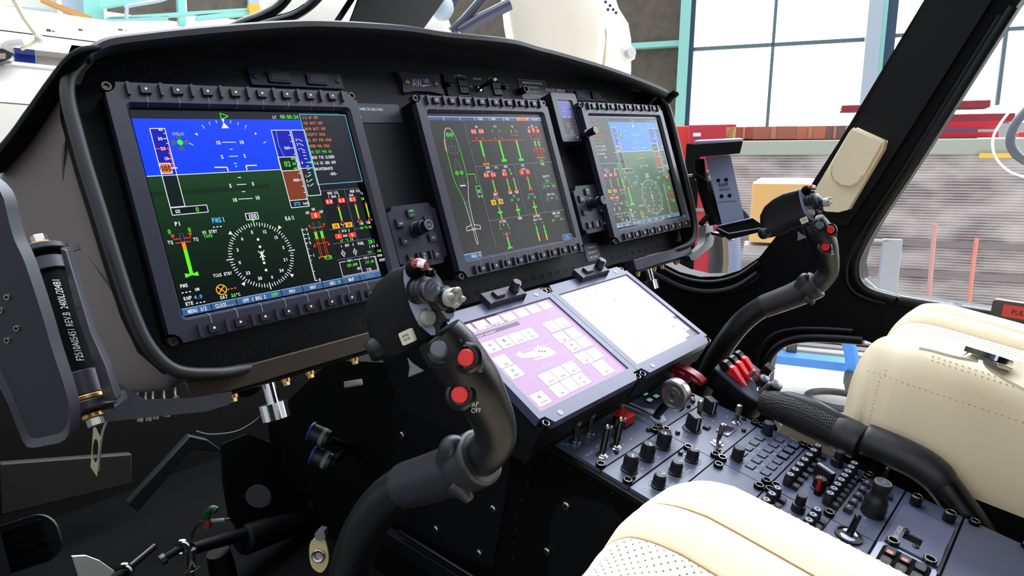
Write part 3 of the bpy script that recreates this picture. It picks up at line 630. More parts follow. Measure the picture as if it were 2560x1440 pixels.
y = m2(1018, 326)[1]; KF = (y - m2(1080, 508)[1]) / .0535
for k in (0, 1):
    u = m2(1018, 330)[0] + k * .0095; D.box((u - .0014, y, 0), (u + .0014, y - .0145 * KF, 0), (110, 115, 140), .0006); gauge(D, u, y - .0148 * KF, y - .026 * KF, ((.25, AM), (.75, (80, 230, 30))), .0038)
    for s2 in (-.0013, .0013): D.line((u + s2, y - .026 * KF, 0), (u + s2, y - .0515 * KF, 0), (240, 90, 70), .0008)
u = m2(1018, 330)[0] + .00475
for yy, sg in ((y - .0105 * KF, 1), (y - .0315 * KF, -1)):
    D.lines([(u - .0125, yy + sg * .004, 0), (u - .0125, yy, 0), (u + .0125, yy, 0), (u + .0125, yy + sg * .004, 0)], (240, 90, 70), .0009); tri3(D, u - .0125, yy + sg * .0045, .0017, (240, 90, 70), sg > 0); tri3(D, u + .0125, yy + sg * .0045, .0017, (240, 90, 70), sg > 0)
D.line((u - .010, y - .052 * KF, 0), (u + .010, y - .052 * KF, 0), OR, .0012)
for s2 in (-.0085, 0, .0085): tri3(D, u + s2, y - .0535 * KF, .0016, (255, 110, 60))
t2('PLUS', 1084, 526, GN); t2('FUEL', 1091, 552)
t2('ENG', 670, 580); t2('OIL', 736, 577); t2('MGB', 808, 571); t2('1 BAR 2', 678, 610, h=.0034); rb2(660, 637, '0.0'); rb2(713, 634, '0.0'); t2('BAR', 797, 600, h=.0034); rb2(800, 628, '0.1'); t2('°C', 836, 598); t2('28', 849, 625, GN); t2('HYD', 939, 563); t2('1 BAR 2', 945, 590, h=.0034); rb2(932, 616, '3'); rb2(978, 612, '0')
t2('QUANTITY', 1118, 645, h=.0036); t2('281', 1127, 680, GN, .0048); t2('141', 1104, 723, GN, .0044); t2('KG', 1134, 720, h=.0030); t2('140', 1173, 718, GN, .0044); t2('FUEL FLOW', 1154, 783, h=.0034); t2('0', 1129, 817, GN, .0044); t2('KPH', 1162, 812, h=.0026); t2('0', 1198, 808, GN, .0044)
for x, y, w_ in ((1127, 680, .0075), (1104, 723, .0075), (1173, 718, .0075), (1129, 817, .0055), (1198, 808, .0055)): q = m2(x, y); D.box((q[0] - w_, q[1] + .0042, 0), (q[0] + w_, q[1] - .0042, 0), (110, 130, 165), .0006)
for x, y in ((706, 665), (815, 655), (866, 650), (972, 640)):
    q = m2(x, y); gauge(D, q[0], q[1], q[1] - .021, ((.14, (110, 115, 150)), (.2, OR), (.46, (80, 230, 30)), (.2, AM)), .0028)
    for sg in (-1, 1): D.poly([(q[0], q[1] - .0225, 0), (q[0] + sg * .004, q[1] - .0205, 0), (q[0] + sg * .004, q[1] - .0265, 0)], (245, 100, 70), 3)
    D.line((q[0] - .003, q[1] - .0038, 0), (q[0] + .003, q[1] - .0038, 0), (245, 90, 60), .0008)
def tb(t, x, y, c=WH, h=.0038): D.text(t, mb2(x, y), h, c)
tb('ENG', 1177, 155); tb('1 °C 2', 1185, 193, h=.0034); 
for x, y in ((1160, 238), (1235, 228)): q = mb2(x, y); D.rect((q[0] - .0052, q[1] + .004, 0), (q[0] + .0052, q[1] - .004, 0), AM, 2); D.text('28', q, .0042, (70, 40, 0))
tb('IGB', 1332, 137); tb('TGB', 1400, 130); tb('°C', 1373, 172); tb('28', 1352, 212, GN); tb('28', 1420, 207, GN); tb('1 °C 2', 1555, 153, h=.0034); tb('27', 1530, 188, GN); tb('28', 1595, 182, GN)
for x, y in ((1210, 265), (1398, 242), (1577, 212)):
    q = mb2(x, y); gauge(D, q[0], q[1], q[1] - .026, ((.14, (110, 115, 150)), (.16, OR), (.5, (80, 230, 30)), (.2, OR)), .0028); D.poly([(q[0] - .005, q[1] - .013, 0), (q[0] - .005, q[1] - .010, 0), (q[0] + .005, q[1] - .010, 0), (q[0] + .005, q[1] - .013, 0)], (80, 230, 30), 3)
tb('ELEC', 1440, 405); tb('DC GEN', 1255, 440); tb('1   S   2', 1265, 475, h=.0034); tb('0', 1232, 518, GN); tb('0', 1323, 505, GN); tb('BATTERY', 1617, 382); tb('MAIN A AUX', 1624, 417, h=.0032); tb('0', 1597, 458, GN); tb('0', 1676, 447, GN); tb('EMER BUS', 1820, 350); tb('1 VDC 2', 1830, 383, h=.0034); tb('28.7', 1793, 424, GN); tb('28.6', 1882, 410, GN)
q = mb2(1290, 548); D.lines([(q[0] - .0065, q[1], 0), (q[0] - .0065, q[1] - .004, 0), (q[0] + .0065, q[1] - .004, 0), (q[0] + .0065, q[1], 0)], (240, 90, 70), .0009); gauge(D, q[0], q[1], q[1] - .026, ((.3, (110, 115, 150)), (.2, OR), (.5, (80, 230, 30))), .0034); D.poly([(q[0] - .005, q[1] - .0275, 0), (q[0] - .005, q[1] - .0235, 0), (q[0], q[1] - .025, 0), (q[0] + .005, q[1] - .0235, 0), (q[0] + .005, q[1] - .0275, 0), (q[0], q[1] - .0262, 0)], (80, 230, 30), 3)
for x, y in ((1608, 487), (1688, 475)): q = mb2(x, y); gauge(D, q[0], q[1], q[1] - .025, ((.55, (80, 230, 30)), (.45, AM)), .0030); D.line((q[0] - .003, q[1] - .011, 0), (q[0] + .003, q[1] - .012, 0), (80, 230, 30), .0009)
a = mb2(868, 790); b = mb2(1030, 760); D.rect((X0, a[1], 0), (b[0], a[1] - .0085, 0), (62, 98, 150), 2); D.line((X0, a[1], 0), (b[0], a[1], 0), (200, 220, 235), .0009); D.text('WELD', (b[0] - .016, a[1] - .0042, 0), .0044, WH); D.oval((b[0] - .0042, a[1] - .0042, 0), .002, WH, .0007)
a = mb2(1885, 585); D.rect((a[0], a[1], 0), (X1, a[1] - .0085, 0), (62, 98, 150), 2); D.box((a[0], a[1], 0), (X1, a[1] - .0085, 0), (150, 175, 205), .0008); D.text('CTRL', ((a[0] + X1) / 2, a[1] - .0042, 0), .0040, (160, 190, 225))
D.build('screen_picture', mfd[1][1])

# ================================================================== INSTRUMENT PANEL
CX = 0.491
def mir(P): return P + [(2 * CX - x, y) for x, y in P[::-1]]
rimL = [(-.030, .042), (-.045, .031), (-.0604, .0141), (-.0662, .0021), (-.0688, -.0155), (-.0689, -.0426), (-.0684, -.0775), (-.0664, -.1204), (-.0645, -.1713), (-.0617, -.2188), (-.0550, -.2560), (-.0380, -.2830), (-.005, -.2955)]
plate = mir([(.10, .074), (.02, .064)] + rimL)
P_ = thing('instrument_panel', 'matt black leaning instrument panel behind the three large displays', 'instrument panel', PF)
b = MB(); b.prism(plate, -.046, -.040, PANEL)
for i in range(14): b.torus((.36 + .0215 * i, -.2835 - .0011 * i * 0, -.0398), .0036, .0004, PANEL2)
for i in range(9): b.torus((.02 + .0262 * i, -.2835, -.0398), .0034, .0004, PANEL2)
for i in range(11): b.torus((.76 + .024 * i, -.2835, -.0398), .0034, .0004, PANEL2)
for i in range(10): b.torus((-.0 + .0205 * i, .036 + .0006 * i, -.0398), .0032, .0004, PANEL2)
b.build('face_plate', P_)
for RL in (rimL, [(2 * CX - x, y) for x, y in rimL]):
    e_ = 1 if RL[0][0] < .5 else -1; X_ = RL[-1][0]
    b = MB(); b.tube([(x, y, -.004) for x, y in RL] + [(X_ + e_ * .03, -.2990, -.012), (X_ + e_ * .07, -.3000, -.030)], [.0064] * len(RL) + [.0060, .0030], mat('lip_rubber', (24, 24, 28), 0.5), n=12, smooth=4)
    b.ring([(x, y, -.004) for x, y in RL], [(x, y, -.044) for x, y in RL], DEEP, closed=False); b.build('edge_lip', P_, ang=60)
# side fairings run forward from the panel's edge to the foot of the windscreen
def fair(P3, sgn):
    n = V((.95, .30, 0)).normalized(); p0 = V((-.05, .02, 0)); L = [hit(x, y, n, p0) for x, y in P3]
    return L
out = [(205, 150), (172, 190), (152, 225), (125, 270), (85, 330), (42, 385), (8, 425), (2, 455), (12, 500), (22, 545), (60, 680), (110, 800), (180, 905), (300, 985), (420, 975), (450, 930), (395, 905), (350, 840), (315, 760), (280, 660), (245, 545), (212, 430), (187, 340), (170, 268), (168, 215), (182, 178)]
L = fair(out, 1); n_ = V((.95, .30, 0)).normalized()
for sg, lb in ((0, 'taupe side fairing left of the nearest large display'), (1, 'dark side fairing beyond the farthest large display')):
    b = MB(); A = [p.copy() for p in L]; B = [p + n_ * .012 for p in L]
    bul = V((-.95, -.3, 0)) * .012
    if sg: A = [V((2 * CX - p.x, p.y, p.z)) for p in A]; B = [V((2 * CX - p.x, p.y, p.z)) for p in B]
    cA = sum(A, V()) / len(A) + (bul if not sg else V((-bul.x, bul.y, 0)))
    bv = bul if not sg else V((-bul.x, bul.y, 0)); rr = [[cA - bv + (p - cA + bv) * k_ + bv * sin(t_) * 1.0 for p in A] for k_, t_ in ((.97, .35), (.92, .65), (.84, .95), (.7, 1.25), (.5, 1.45), (.25, 1.57))]
    b.loft([B, A] + rr, SHROUD, caps=False); k = len(A); b.add(rr[-1], [tuple(range(k))], SHROUD); b.add(B, [tuple(range(k))], DEEP)
    o = b.build('side_fairing', None, ang=70); tag(o, lb, 'fairing')
# ---- glareshield: a moulded hood over the displays
lip = [(-.0440, 1.0345), (-.030, 1.043), (-.005, 1.0495), (.062, 1.063), (.155, 1.079), (.218, 1.0865), (.328, 1.0925), (.40, 1.0905), (.47, 1.0915), (.54, 1.0925), (.60, 1.0885), (.66, 1.085), (.79, 1.0725), (.928, 1.054), (1.010, 1.040), (1.026, 1.0345)]
lip, _ = spline([(x, 0, z) for x, z in lip], 0, 5)
G = thing('glareshield', 'black glareshield hood arching over all the displays', 'glareshield')
bulge = lambda x: .012 * math.exp(-((x - .49) / .11) ** 2)
secs = []
for p in lip:
    x, z = p.x, p.z; e = min(1, (abs(x - CX)) / .535); k = 1 - e ** 6
    y0 = -.004 - bulge(x); top = .018
    yf = .30 + .12 * k; zf = z - .075 - .03 * k
    pl = PF @ V((x, .074 if .1 < x < .88 else .060, -.040))
    secs.append([V((x, y0, z - .012)), V((x, y0 - .006, z - .006)), V((x, y0 - .005, z)), V((x, y0 + .004, z + .003)), V((x, y0 + .05, z + .001)), V((x, yf, zf + .03)), V((x, yf, zf)), V((x, pl.y + .02, pl.z - .03)), V((x, pl.y, pl.z)), V((x, y0 + .014, z - .013))])
b = MB(); b.loft(secs, HOOD); b.build('hood', G, ang=50)
# outboard ends sweep down and forward
for sg in (0, 1):
    Q = [hit(x, y, V((.95, .30, 0)), V((-.066, .02, 0))) for x, y in ((212, 128), (185, 150), (140, 215), (90, 290), (45, 352), (-20, 420))]
    if sg: Q = [V((2 * CX - p.x, p.y, p.z)) for p in Q]
    b = MB(); b.tube([(Q[0] + V((.012 if not sg else -.012, -.002, .004)))] + Q, [.002, .0045, .0062, .0076, .0085, .009, .009], DEEP, n=12, sx=1.9, up=(1, 0, 0)); b.build('end_flange', G, ang=50)

# ---- annunciator strips, name plate, engine fire panel, placards: each screwed to the panel plate
def pP(px, py, z=-.040): return loc(PF, px, py, z)
def sub(F, x, y, z=0): return F @ TR(x, y, z)
def screwhead(b, x, y, z, r, m): 
    b.lathe([(r, z), (r, z + r * .35), (r * .75, z + r * .6), (.0001, z + r * .6)], m, o=(x, y, 0), n=16)
    b.box((x - r * .55, y - r * .13, z + r * .55), (x + r * .55, y + r * .13, z + r * .64), DEEP); b.box((x - r * .13, y - r * .55, z + r * .55), (x + r * .13, y + r * .55, z + r * .64), DEEP)
for (x0, x1, y0, lb) in ((.133, .2605, .0262, 'dark two-button strip above the left display'), (.749, .872, .0262, 'dark two-button strip above the right display')):
    T = thing('annunciator_panel', lb, 'button panel', sub(PF, x0, y0, -.040), 'two-button strips under the glareshield'); w = x1 - x0
    b = MB(); b.rbox((0, 0, 0), (w, .021, .0035), .002, PANEL2); b.build('plate', T, bevel=.0004)
    for x in (.037, .089):
        k = MB(); k.rbox((x - .0145, .0035, .0035), (x + .0145, .0175, .0065), .0015, KEY); k.rbox((x - .0115, .0055, .0065), (x + .0115, .0155, .0072), .001, PANEL2); k.build('button', T, bevel=.0004)
    for x in (.007, w - .007): k = MB(); screwhead(k, x, .0105, .0035, .0032, DARKSTEEL); k.build('screw', T)
T = thing('name_plate', 'small flared black plate reading AW169 between two gold screws', 'name plate', sub(PF, .358, .0245, -.040))
b = MB(); P = [(0, .0), (.02, .0022), (.038, .0026), (.056, .0022), (.077, 0), (.0745, .0155), (.077, .031), (.056, .0288), (.038, .0284), (.02, .0288), (0, .031), (.003, .0155)]
b.prism(smooth2(P, 3), 0, .006, PANEL2); b.build('plate', T, bevel=.0006)
for x in (.0105, .0655): k = MB(); screwhead(k, x, .0155, .006, .0036, BRASS); k.build('screw', T)
D = Draw(PF, .0061, gl=False); D.text('AW', (.0285, .0150, 0), .0130, (205, 210, 225), sx=.62, bold=0); D.text('169', (.0465, .0190, 0), .0080, (205, 210, 225), sx=.72, bold=0); D.poly([(.0375, .0118, 0), (.0585, .0138, 0), (.0378, .0092, 0)], (205, 210, 225), 2); D.build('lettering', T)
T = thing('engine_fire_panel', 'engine fire panel with two guarded buttons and one toggle', 'switch panel', sub(PF, .446, .022, -.040))
b = MB(); b.rbox((0, 0, 0), (.140, .0375, .0030), .003, PANEL); b.build('plate', T, bevel=.0004)
for x in (.024, .100):
    k = MB(); k.rbox((x, .004, .003), (x + .021, .030, .0045), .0005, DEEP)
    for i in range(3):
        for j in range(2): k.box((x + .002 + i * .006, .006 + j * .011, .0045), (x + .0072 + i * .006, .0155 + j * .011, .006), KEY)
    k.build('fire_button', T)
D = Draw(PF, .0032, gl=False)
for x in (.0235, .0995): D.lines([(x, .0025, 0), (x + .022, .0025, 0), (x + .022, .0345, 0), (x, .0345, 0)], (200, 205, 215), .0005, 3, True)
D.text('ENG 1', (.0345, .0355, 0), .0026, (200, 205, 215)); D.text('ENG 2', (.1105, .0355, 0), .0026, (200, 205, 215)); D.text('FIRE EXTING', (.0715, .0318, 0), .0030, (200, 205, 215)); D.text('BTL1', (.0540, .0180, 0), .0028, (200, 205, 215)); D.text('BTL2', (.0845, .0180, 0), .0028, (200, 205, 215)); D.build('lettering', T)
k = MB(); k.lathe([(.0052, .003), (.0052, .0065), (.0035, .0075)], CHROME, o=(.0690, .0150, 0)); k.cyl((.069, .015, .006), (.0790, .0190, .029), .0028, .0036, SATIN); k.ball((.0800, .0194, .031), .0042, CHROME); k.build('toggle', T)
for x, y in ((.007, .0195), (.133, .0200)):
    k = MB(); k.lathe([(.0040, .003), (.0040, .0085), (.0026, .0085), (.0024, .006), (.0001, .006)], SATIN, o=(x, y, 0)); k.build('fastener', T)
def placard(name, label, x, y, w, h, rows, bg=(20, 20, 26), frame_=None, z=-.040, F=None, ts=None, rr=.003):
    T = thing(name, label, 'placard', sub(F or PF, x, y, z)); b = MB(); b.rbox((0, 0, 0), (w, h, .0010), rr, mat('placard_%d' % bg[0], bg, .35, noise=(900, .5))); b.build('plate', T)
    D = Draw(PF, .00105, gl=False)
    if frame_: Q = rrect(.001, .001, w - .001, h - .001, rr); D.lines([(a, c, 0) for a, c in Q], frame_, .0008, 3, True)
    for i, (t, hh, al) in enumerate(rows):
        yy = h - h * (i + .75) / (len(rows) + .5); D.text(t, ((w / 2 if al == 'c' else .004), yy, 0), hh, (238, 240, 246), al=al, sx=.72, bold=.02)
    D.build('lettering', T); return T
placard('operation_placard', 'silver-edged placard listing approved types of operation', .6195, .0245, .075, .036, [('APPROVED TYPES OF OPERATION', .0036, 'c'), ('DAY / NIGHT VFR', .0034, 'c'), ('DAY / NIGHT IFR', .0034, 'c'), ('ICING PROHIBITED', .0034, 'c')], bg=(38, 40, 50), frame_=(170, 168, 165))
T = placard('approval_placard', 'small white-lettered NVIS NOT APPROVED placard', .6965, .0275, .046, .0225, [('NVIS NOT APPROVED', .0062, 'c'), ('', .002, 'c')], bg=(9, 9, 14))
placard('speed_placard', 'speckled grey speed limit placard between left and middle display', .2560, -.0195, .090, .027, [(' = VNE  POWER ON LESS 5 KIAS', .0040, 'l'), (' = 130 KIAS', .0036, 'l')], bg=(52, 53, 66))
placard('fuel_placard', 'small rounded grey fuel quantity placard under the middle display', .6830, -.2790, .0420, .0320, [('SYSTEM USABLE', .0032, 'c'), ('FUEL QUANTITY', .0036, 'c'), ('888 kg (1958 lb)', .0036, 'c')], bg=(78, 80, 92), rr=.006)
k = MB(); k.lathe([(.006, 0), (.006, .012), (.0042, .012), (.0040, .008), (.0001, .008)], SATIN); o = k.build('panel_knob', None); o.matrix_world = sub(PF, .6215, .0375, -.0385); tag(o, 'small round black knob beside the silver-edged placard', 'knob')

# ---- standby display
T = thing('standby_display', 'small standby display squeezed between middle and right displays', 'display', sub(PF, .668, -.0620, -.040))
b = MB(); o_ = rrect(0, 0, .0720, .0900, .004); i_ = rrect(.0130, .0135, .0575, .0770, .003)
b.prism(o_, 0, .0260, BEZEL, hole=i_); b.prism(i_, .0, .0230, BLACK); b.build('bezel', T, bevel=.001)
D = Draw(PF, .0232, es=.8); Q = lambda x, y: (x, y, 0)
D.rect(Q(.014, .0765), Q(.049, .0445), (96, 104, 200), 0); D.rect(Q(.014, .0445), Q(.049, .0145), (70, 55, 60), 0); D.rect(Q(.049, .0765), Q(.057, .0145), (70, 60, 90), 0); D.rect(Q(.014, .0770), Q(.049, .073), (150, 125, 180), 1)
for y in (.0565, .0625, .034): D.line(Q(.026, y), Q(.035, y), (200, 210, 235), .0007)
for y in range(9): D.line(Q(.0505, .022 + y * .006), Q(.0535, .022 + y * .006), (80, 200, 90), .0006)
D.text('29', Q(.036, .0185), .004, (80, 220, 90)); D.lines([Q(.022, .0465), Q(.029, .0465), Q(.029, .045)], (235, 235, 240), .0008); D.lines([Q(.042, .0465), Q(.036, .0465), Q(.036, .045)], (235, 235, 240), .0008); D.text('-V-', Q(.030, .029), .004, (230, 220, 200)); D.build('screen_picture', T)
k = MB(); k.lathe([(.0085, .026), (.0085, .037), (.0060, .039), (.0060, .044), (.0068, .044), (.0068, .054), (.0060, .056), (.0001, .056)], SATIN, o=(.0620, .0100, 0)); k.lathe([(.0056, .056), (.0056, .0564), (.0001, .0564)], mat('knob_face', (185, 190, 200), .4), o=(.0620, .0100, 0))
for a in range(4): k.box((.0585, .0064 + a * .0022, .0564), (.0655, .0074 + a * .0022, .0567), BLACK)
k.build('knob', T)
k = MB(); screwhead(k, .0460, .0055, .026, .003, STEEL); k.build('screw', T)

# ---- remote keypads beside the displays
def keypad(x, y, label, s=1.0):
    T = thing('display_keypad', label, 'keypad', sub(PF, x, y, 0), 'display keypads')
    b = MB(); b.prism(notched(0, .083, -.0870, 0, .009), -.040, -.0165, PANEL2); b.build('body', T, bevel=.0008)
    def kk(cx, cy, t, w=.0065, h=.0060, lit=False, two=None):
        k = MB(); k.rbox((cx - w, cy - h, -.0165), (cx + w, cy + h, -.0135), .0012, KEY); 
        if lit: k.box((cx - w * .6, cy + .0018, -.0135), (cx + w * .6, cy + .0040, -.0132), glow((30, 215, 110), 1.0))
        if two: k.mb = None
        o = k.build('key', T, bevel=.0004); D = Draw(PF, -.0134, gl=False)
        if two: D.text(two[0], (cx, cy + .0022, 0), .0030, (200, 205, 215), sx=.7); D.text(two[1], (cx, cy - .0024, 0), .0030, (200, 205, 215), sx=.7)
        else: D.text(t, (cx, cy - (.0025 if lit else .0012), 0), .0028, (120, 124, 135) if lit else (190, 194, 205), sx=.7)
        D.build('key_mark', o)
    kk(.0380, -.0125, 'BARO', lit=True); kk(.0160, -.0235, 'RNG'); kk(.0640, -.0245, 'CRS'); kk(.0160, -.0480, 'C/A'); kk(.0640, -.0490, 'DH')
    kk(.0190, -.0730, 'SYS', .0050); kk(.0410, -.0730, '', .0050, .0062, two=('FD', 'SEL')); kk(.0630, -.0730, 'EVS', .0050)
    for cx in (.0300, .0520): k = MB(); k.rbox((cx - .0016, -.0790, -.0165), (cx + .0016, -.0670, -.0115), .001, PANEL2); k.build('key_guard', T, bevel=.0003)
    k = MB(); k.lathe([(.0112, -.0165), (.0112, -.0130), (.0096, -.0125), (.0092, .0030), (.0080, .0038), (.0076, .0036), (.0076, .0130), (.0001, .0130)], KEY, o=(.0400, -.0360, 0), n=32)
    for i in range(24): a = 2 * pi * i / 24; k.box((.0072, -.0005, .0035), (.0082, .0005, .0128), KEY, T=TR(.0400, -.0360, 0) @ ROT(a, 'Z'))
    k.torus((.0400, -.0360, .0130), .0062, .0006, GREYP); D = Draw(PF, .0131, gl=False); D.text('PUSH', (.040, -.036, 0), .003, (110, 114, 125), sx=.7); o = k.build('rotary_knob', T); D.build('knob_mark', o)
keypad(.2620, -.1430, 'keypad with green-lit key between left and middle display')
keypad(.6640, -.1430, 'keypad with green-lit key between middle and right display')

# ---- channel beam and tablet brackets under the panel
b = MB(); b.box((-.030, -.318, -.036), (.205, -.296, -.012), mat('beam_bronze', (66, 58, 50), .38, .6)); b.box((-.030, -.322, -.034), (.205, -.318, -.016), SATIN)
T = tag(b.build('support_beam', None, bevel=.0015), 'bronze-tinted channel beam under the left display', 'beam'); T.matrix_world = PF
b = MB(); b.box((.787, -.318, -.036), (1.010, -.296, -.012), mat('beam_grey', (62, 63, 74), .38, .5)); b.box((.787, -.322, -.034), (1.010, -.318, -.016), SATIN)
T2 = tag(b.build('support_beam', None, bevel=.0015), 'grey channel beam under the right display', 'beam'); T2.matrix_world = PF
for Tb, x0 in ((T, .0), (T2, .79)):
    for x in (.015, .075, .105, .165): 
        k = MB(); k.cyl((x0 + x, -.322, -.024), (x0 + x, -.326, -.024), .006, .006, BRASS, n=12); k.cyl((x0 + x, -.326, -.024), (x0 + x, -.330, -.024), .0040, .0040, BRASS, n=6); k.build('bolt', Tb)
    k = MB(); k.cyl((x0 + .055, -.322, -.024), (x0 + .055, -.344, -.024), .0075, .0075, CHROME, n=20)
    Pp = [((.0150 if i % 2 else .0128) * cos(pi * i / 12), (.0150 if i % 2 else .0128) * sin(pi * i / 12)) for i in range(24)]
    k.prism(Pp, .344, .362, CHROME, T=Matrix(((1, 0, 0, x0 + .055), (0, 0, -1, 0), (0, 1, 0, -.024), (0, 0, 0, 1)))); k.build('thumb_screw', Tb)
def arm(label, s):
    """machined bracket on the panel's edge with the upright pivot rod of a tablet mount"""
    F = Matrix.Translation((0, 0, 0)); X = lambda x: x if s > 0 else 2 * CX - x
    T = thing('mount_bracket', label, 'bracket', None, 'tablet mount brackets')
    AL = mat('bracket_grey', (40, 40, 48), .42)
    def pts(L): return [V((X(-.115), *list(ax(x, y, 0, -.115))[1:])) for x, y in L]
    b = MB(); A = pts([(150, 619), (164, 624), (225, 829), (262, 912), (285, 985), (290, 1003), (262, 1006), (235, 910), (196, 800)])
    B = [p + V((.007 * s, .010, 0)) for p in A]; b.loft([A, B] if s > 0 else [B, A], AL)
    r0 = V((X(-.120), *list(ax(112, 640, 0, -.12))[1:])); r1 = V((X(-.120), *list(ax(222, 1000, 0, -.12))[1:])); d = (r1 - r0).normalized()
    b.build('back_bar', T, bevel=.0015)
    for c, t in ((r0 - d * .004, .003), (r1 + d * .006, .004)):
        b = MB(); b.cyl(c - d * t, c + d * t, .019, .019, AL, n=28)
        q = c + V((.016 * s, .020, 0)); b.loft([[c + V((-.004 * s, .016, 0)) - d * t, c + V((.014 * s, -.012, 0)) - d * t, c + V((.014 * s, -.012, 0)) + d * t, c + V((-.004 * s, .016, 0)) + d * t], [q + V((-.004 * s, .016, 0)) - d * t, q + V((.014 * s, -.012, 0)) - d * t, q + V((.014 * s, -.012, 0)) + d * t, q + V((-.004 * s, .016, 0)) + d * t]], AL); b.build('lug', T, bevel=.001)
    b = MB(); b.cyl(r0, r1, .0115, .0115, DEEP, n=24); b.cyl(r0 + d * .004, r0 + d * .016, .0148, .0148, AL, n=24); b.cyl(r1 - d * .024, r1 - d * .003, .0150, .0150, AL, n=24)
    b.cyl(r1 - d * .003, r1 + d * .001, .0152, .0152, BRASS, n=24); o = b.build('pivot_rod', T, bevel=.0008)
    if s > 0:
        k = MB(); ey = d; u = V((.10, -.99, 0)); u = (u - d * u.dot(d)).normalized(); FR = frame(r0.lerp(r1, .48) + u * .0117, -d, u.cross(-d))
        k.text('F2510A05451 REV.B  2400L/204B1', 0, 0.0012, .0056, mat('pen_white', (225, 225, 225), .7), T=FR, al='c', sx=.68, sh=.15); k.build('hand_writing', o)
    for c, q in ((r0, -1), (r1, 1)):
        b = MB(); e = c + d * q * (.008 if q < 0 else .012); b.cyl(e, e + d * q * .004, .0085, .0085, BRASS, n=16); b.cyl(e + d * q * .004, e + d * q * .011, .0065, .0065, STEEL, n=6); b.build('pivot_bolt', T, bevel=.0005)
    # foot that ties the bar to the beam
    b = MB(); zf = lambda q: V((X(q[0]), q[1])); P = [(-.150 + .02, -.262), (-.118, -.300), (-.105, -.312), (-.020, -.330), (.002, -.330), (.008, -.318), (-.030, -.313), (-.070, -.302), (-.085, -.285), (-.100, -.262)]
    P = [(X(x), y) for x, y in P]; b.prism(P, -.020, -.002, AL, T=PF); b.build('foot_plate', T, bevel=.0015)
    return T
arm('grey tablet mount bracket with handwritten rod on the left', 1); arm('black tablet mount bracket beyond the right display', -1)
# left tablet tray seen from its back
T = thing('tablet_tray', 'dark grey rounded tablet tray at the left picture edge', 'tablet holder')
Q = [(-60, 440), (0, 478), (20, 545), (36, 600), (62, 637 + 20), (105, 787), (129, 870), (165, 981), (176, 1047), (163, 1099), (112, 1114), (79, 1119), (58, 1105), (19, 1009), (-20, 930), (-120, 700), (-150, 500)]
Q = [(Q[i][0], Q[i][1]) for i in range(len(Q))]; Q = smooth2(Q, 3)
nn = V((-.80, -.60, -.10)).normalized(); p0 = dep(90, 900, .47); F = frame(p0, V((0, 0, 1)).cross(nn), (0, 0, 1))
LL = [loc(F, x, y, 0) for x, y in Q]; cx = sum(p[0] for p in LL) / len(LL); cy = sum(p[1] for p in LL) / len(LL)
inn = [(cx + (x - cx) * .86, cy + (y - cy) * .93) for x, y in LL]; TG = mat('tray_grey', (44, 46, 54), .40)
b = MB(); b.ring([(x, y, 0) for x, y in LL], [(x, y, -.003) for x, y in inn], TG); b.ring([(x, y, -.010) for x, y in LL], [(x, y, 0) for x, y in LL], TG); b.add([(x, y, -.003) for x, y in inn], [tuple(range(len(inn)))], mat('tray_back', (36, 37, 43), .45)); b.add([(x, y, -.010) for x, y in LL], [tuple(reversed(range(len(LL))))], TG)
o = b.build('shell', T, ang=40); o.matrix_world = F
for x, y in ((20, 742), (3, 775), (44, 820), (20, 850)): 
    q = loc(F, x, y, -.003); k = MB(); k.cyl((q[0], q[1], -.004), (q[0], q[1], -.0015), .0026, .0022, STEEL, n=12); k.cyl((q[0], q[1], -.0018), (q[0], q[1], -.0012), .0012, .0012, DEEP, n=6); o = k.build('rivet', T); o.matrix_world = F

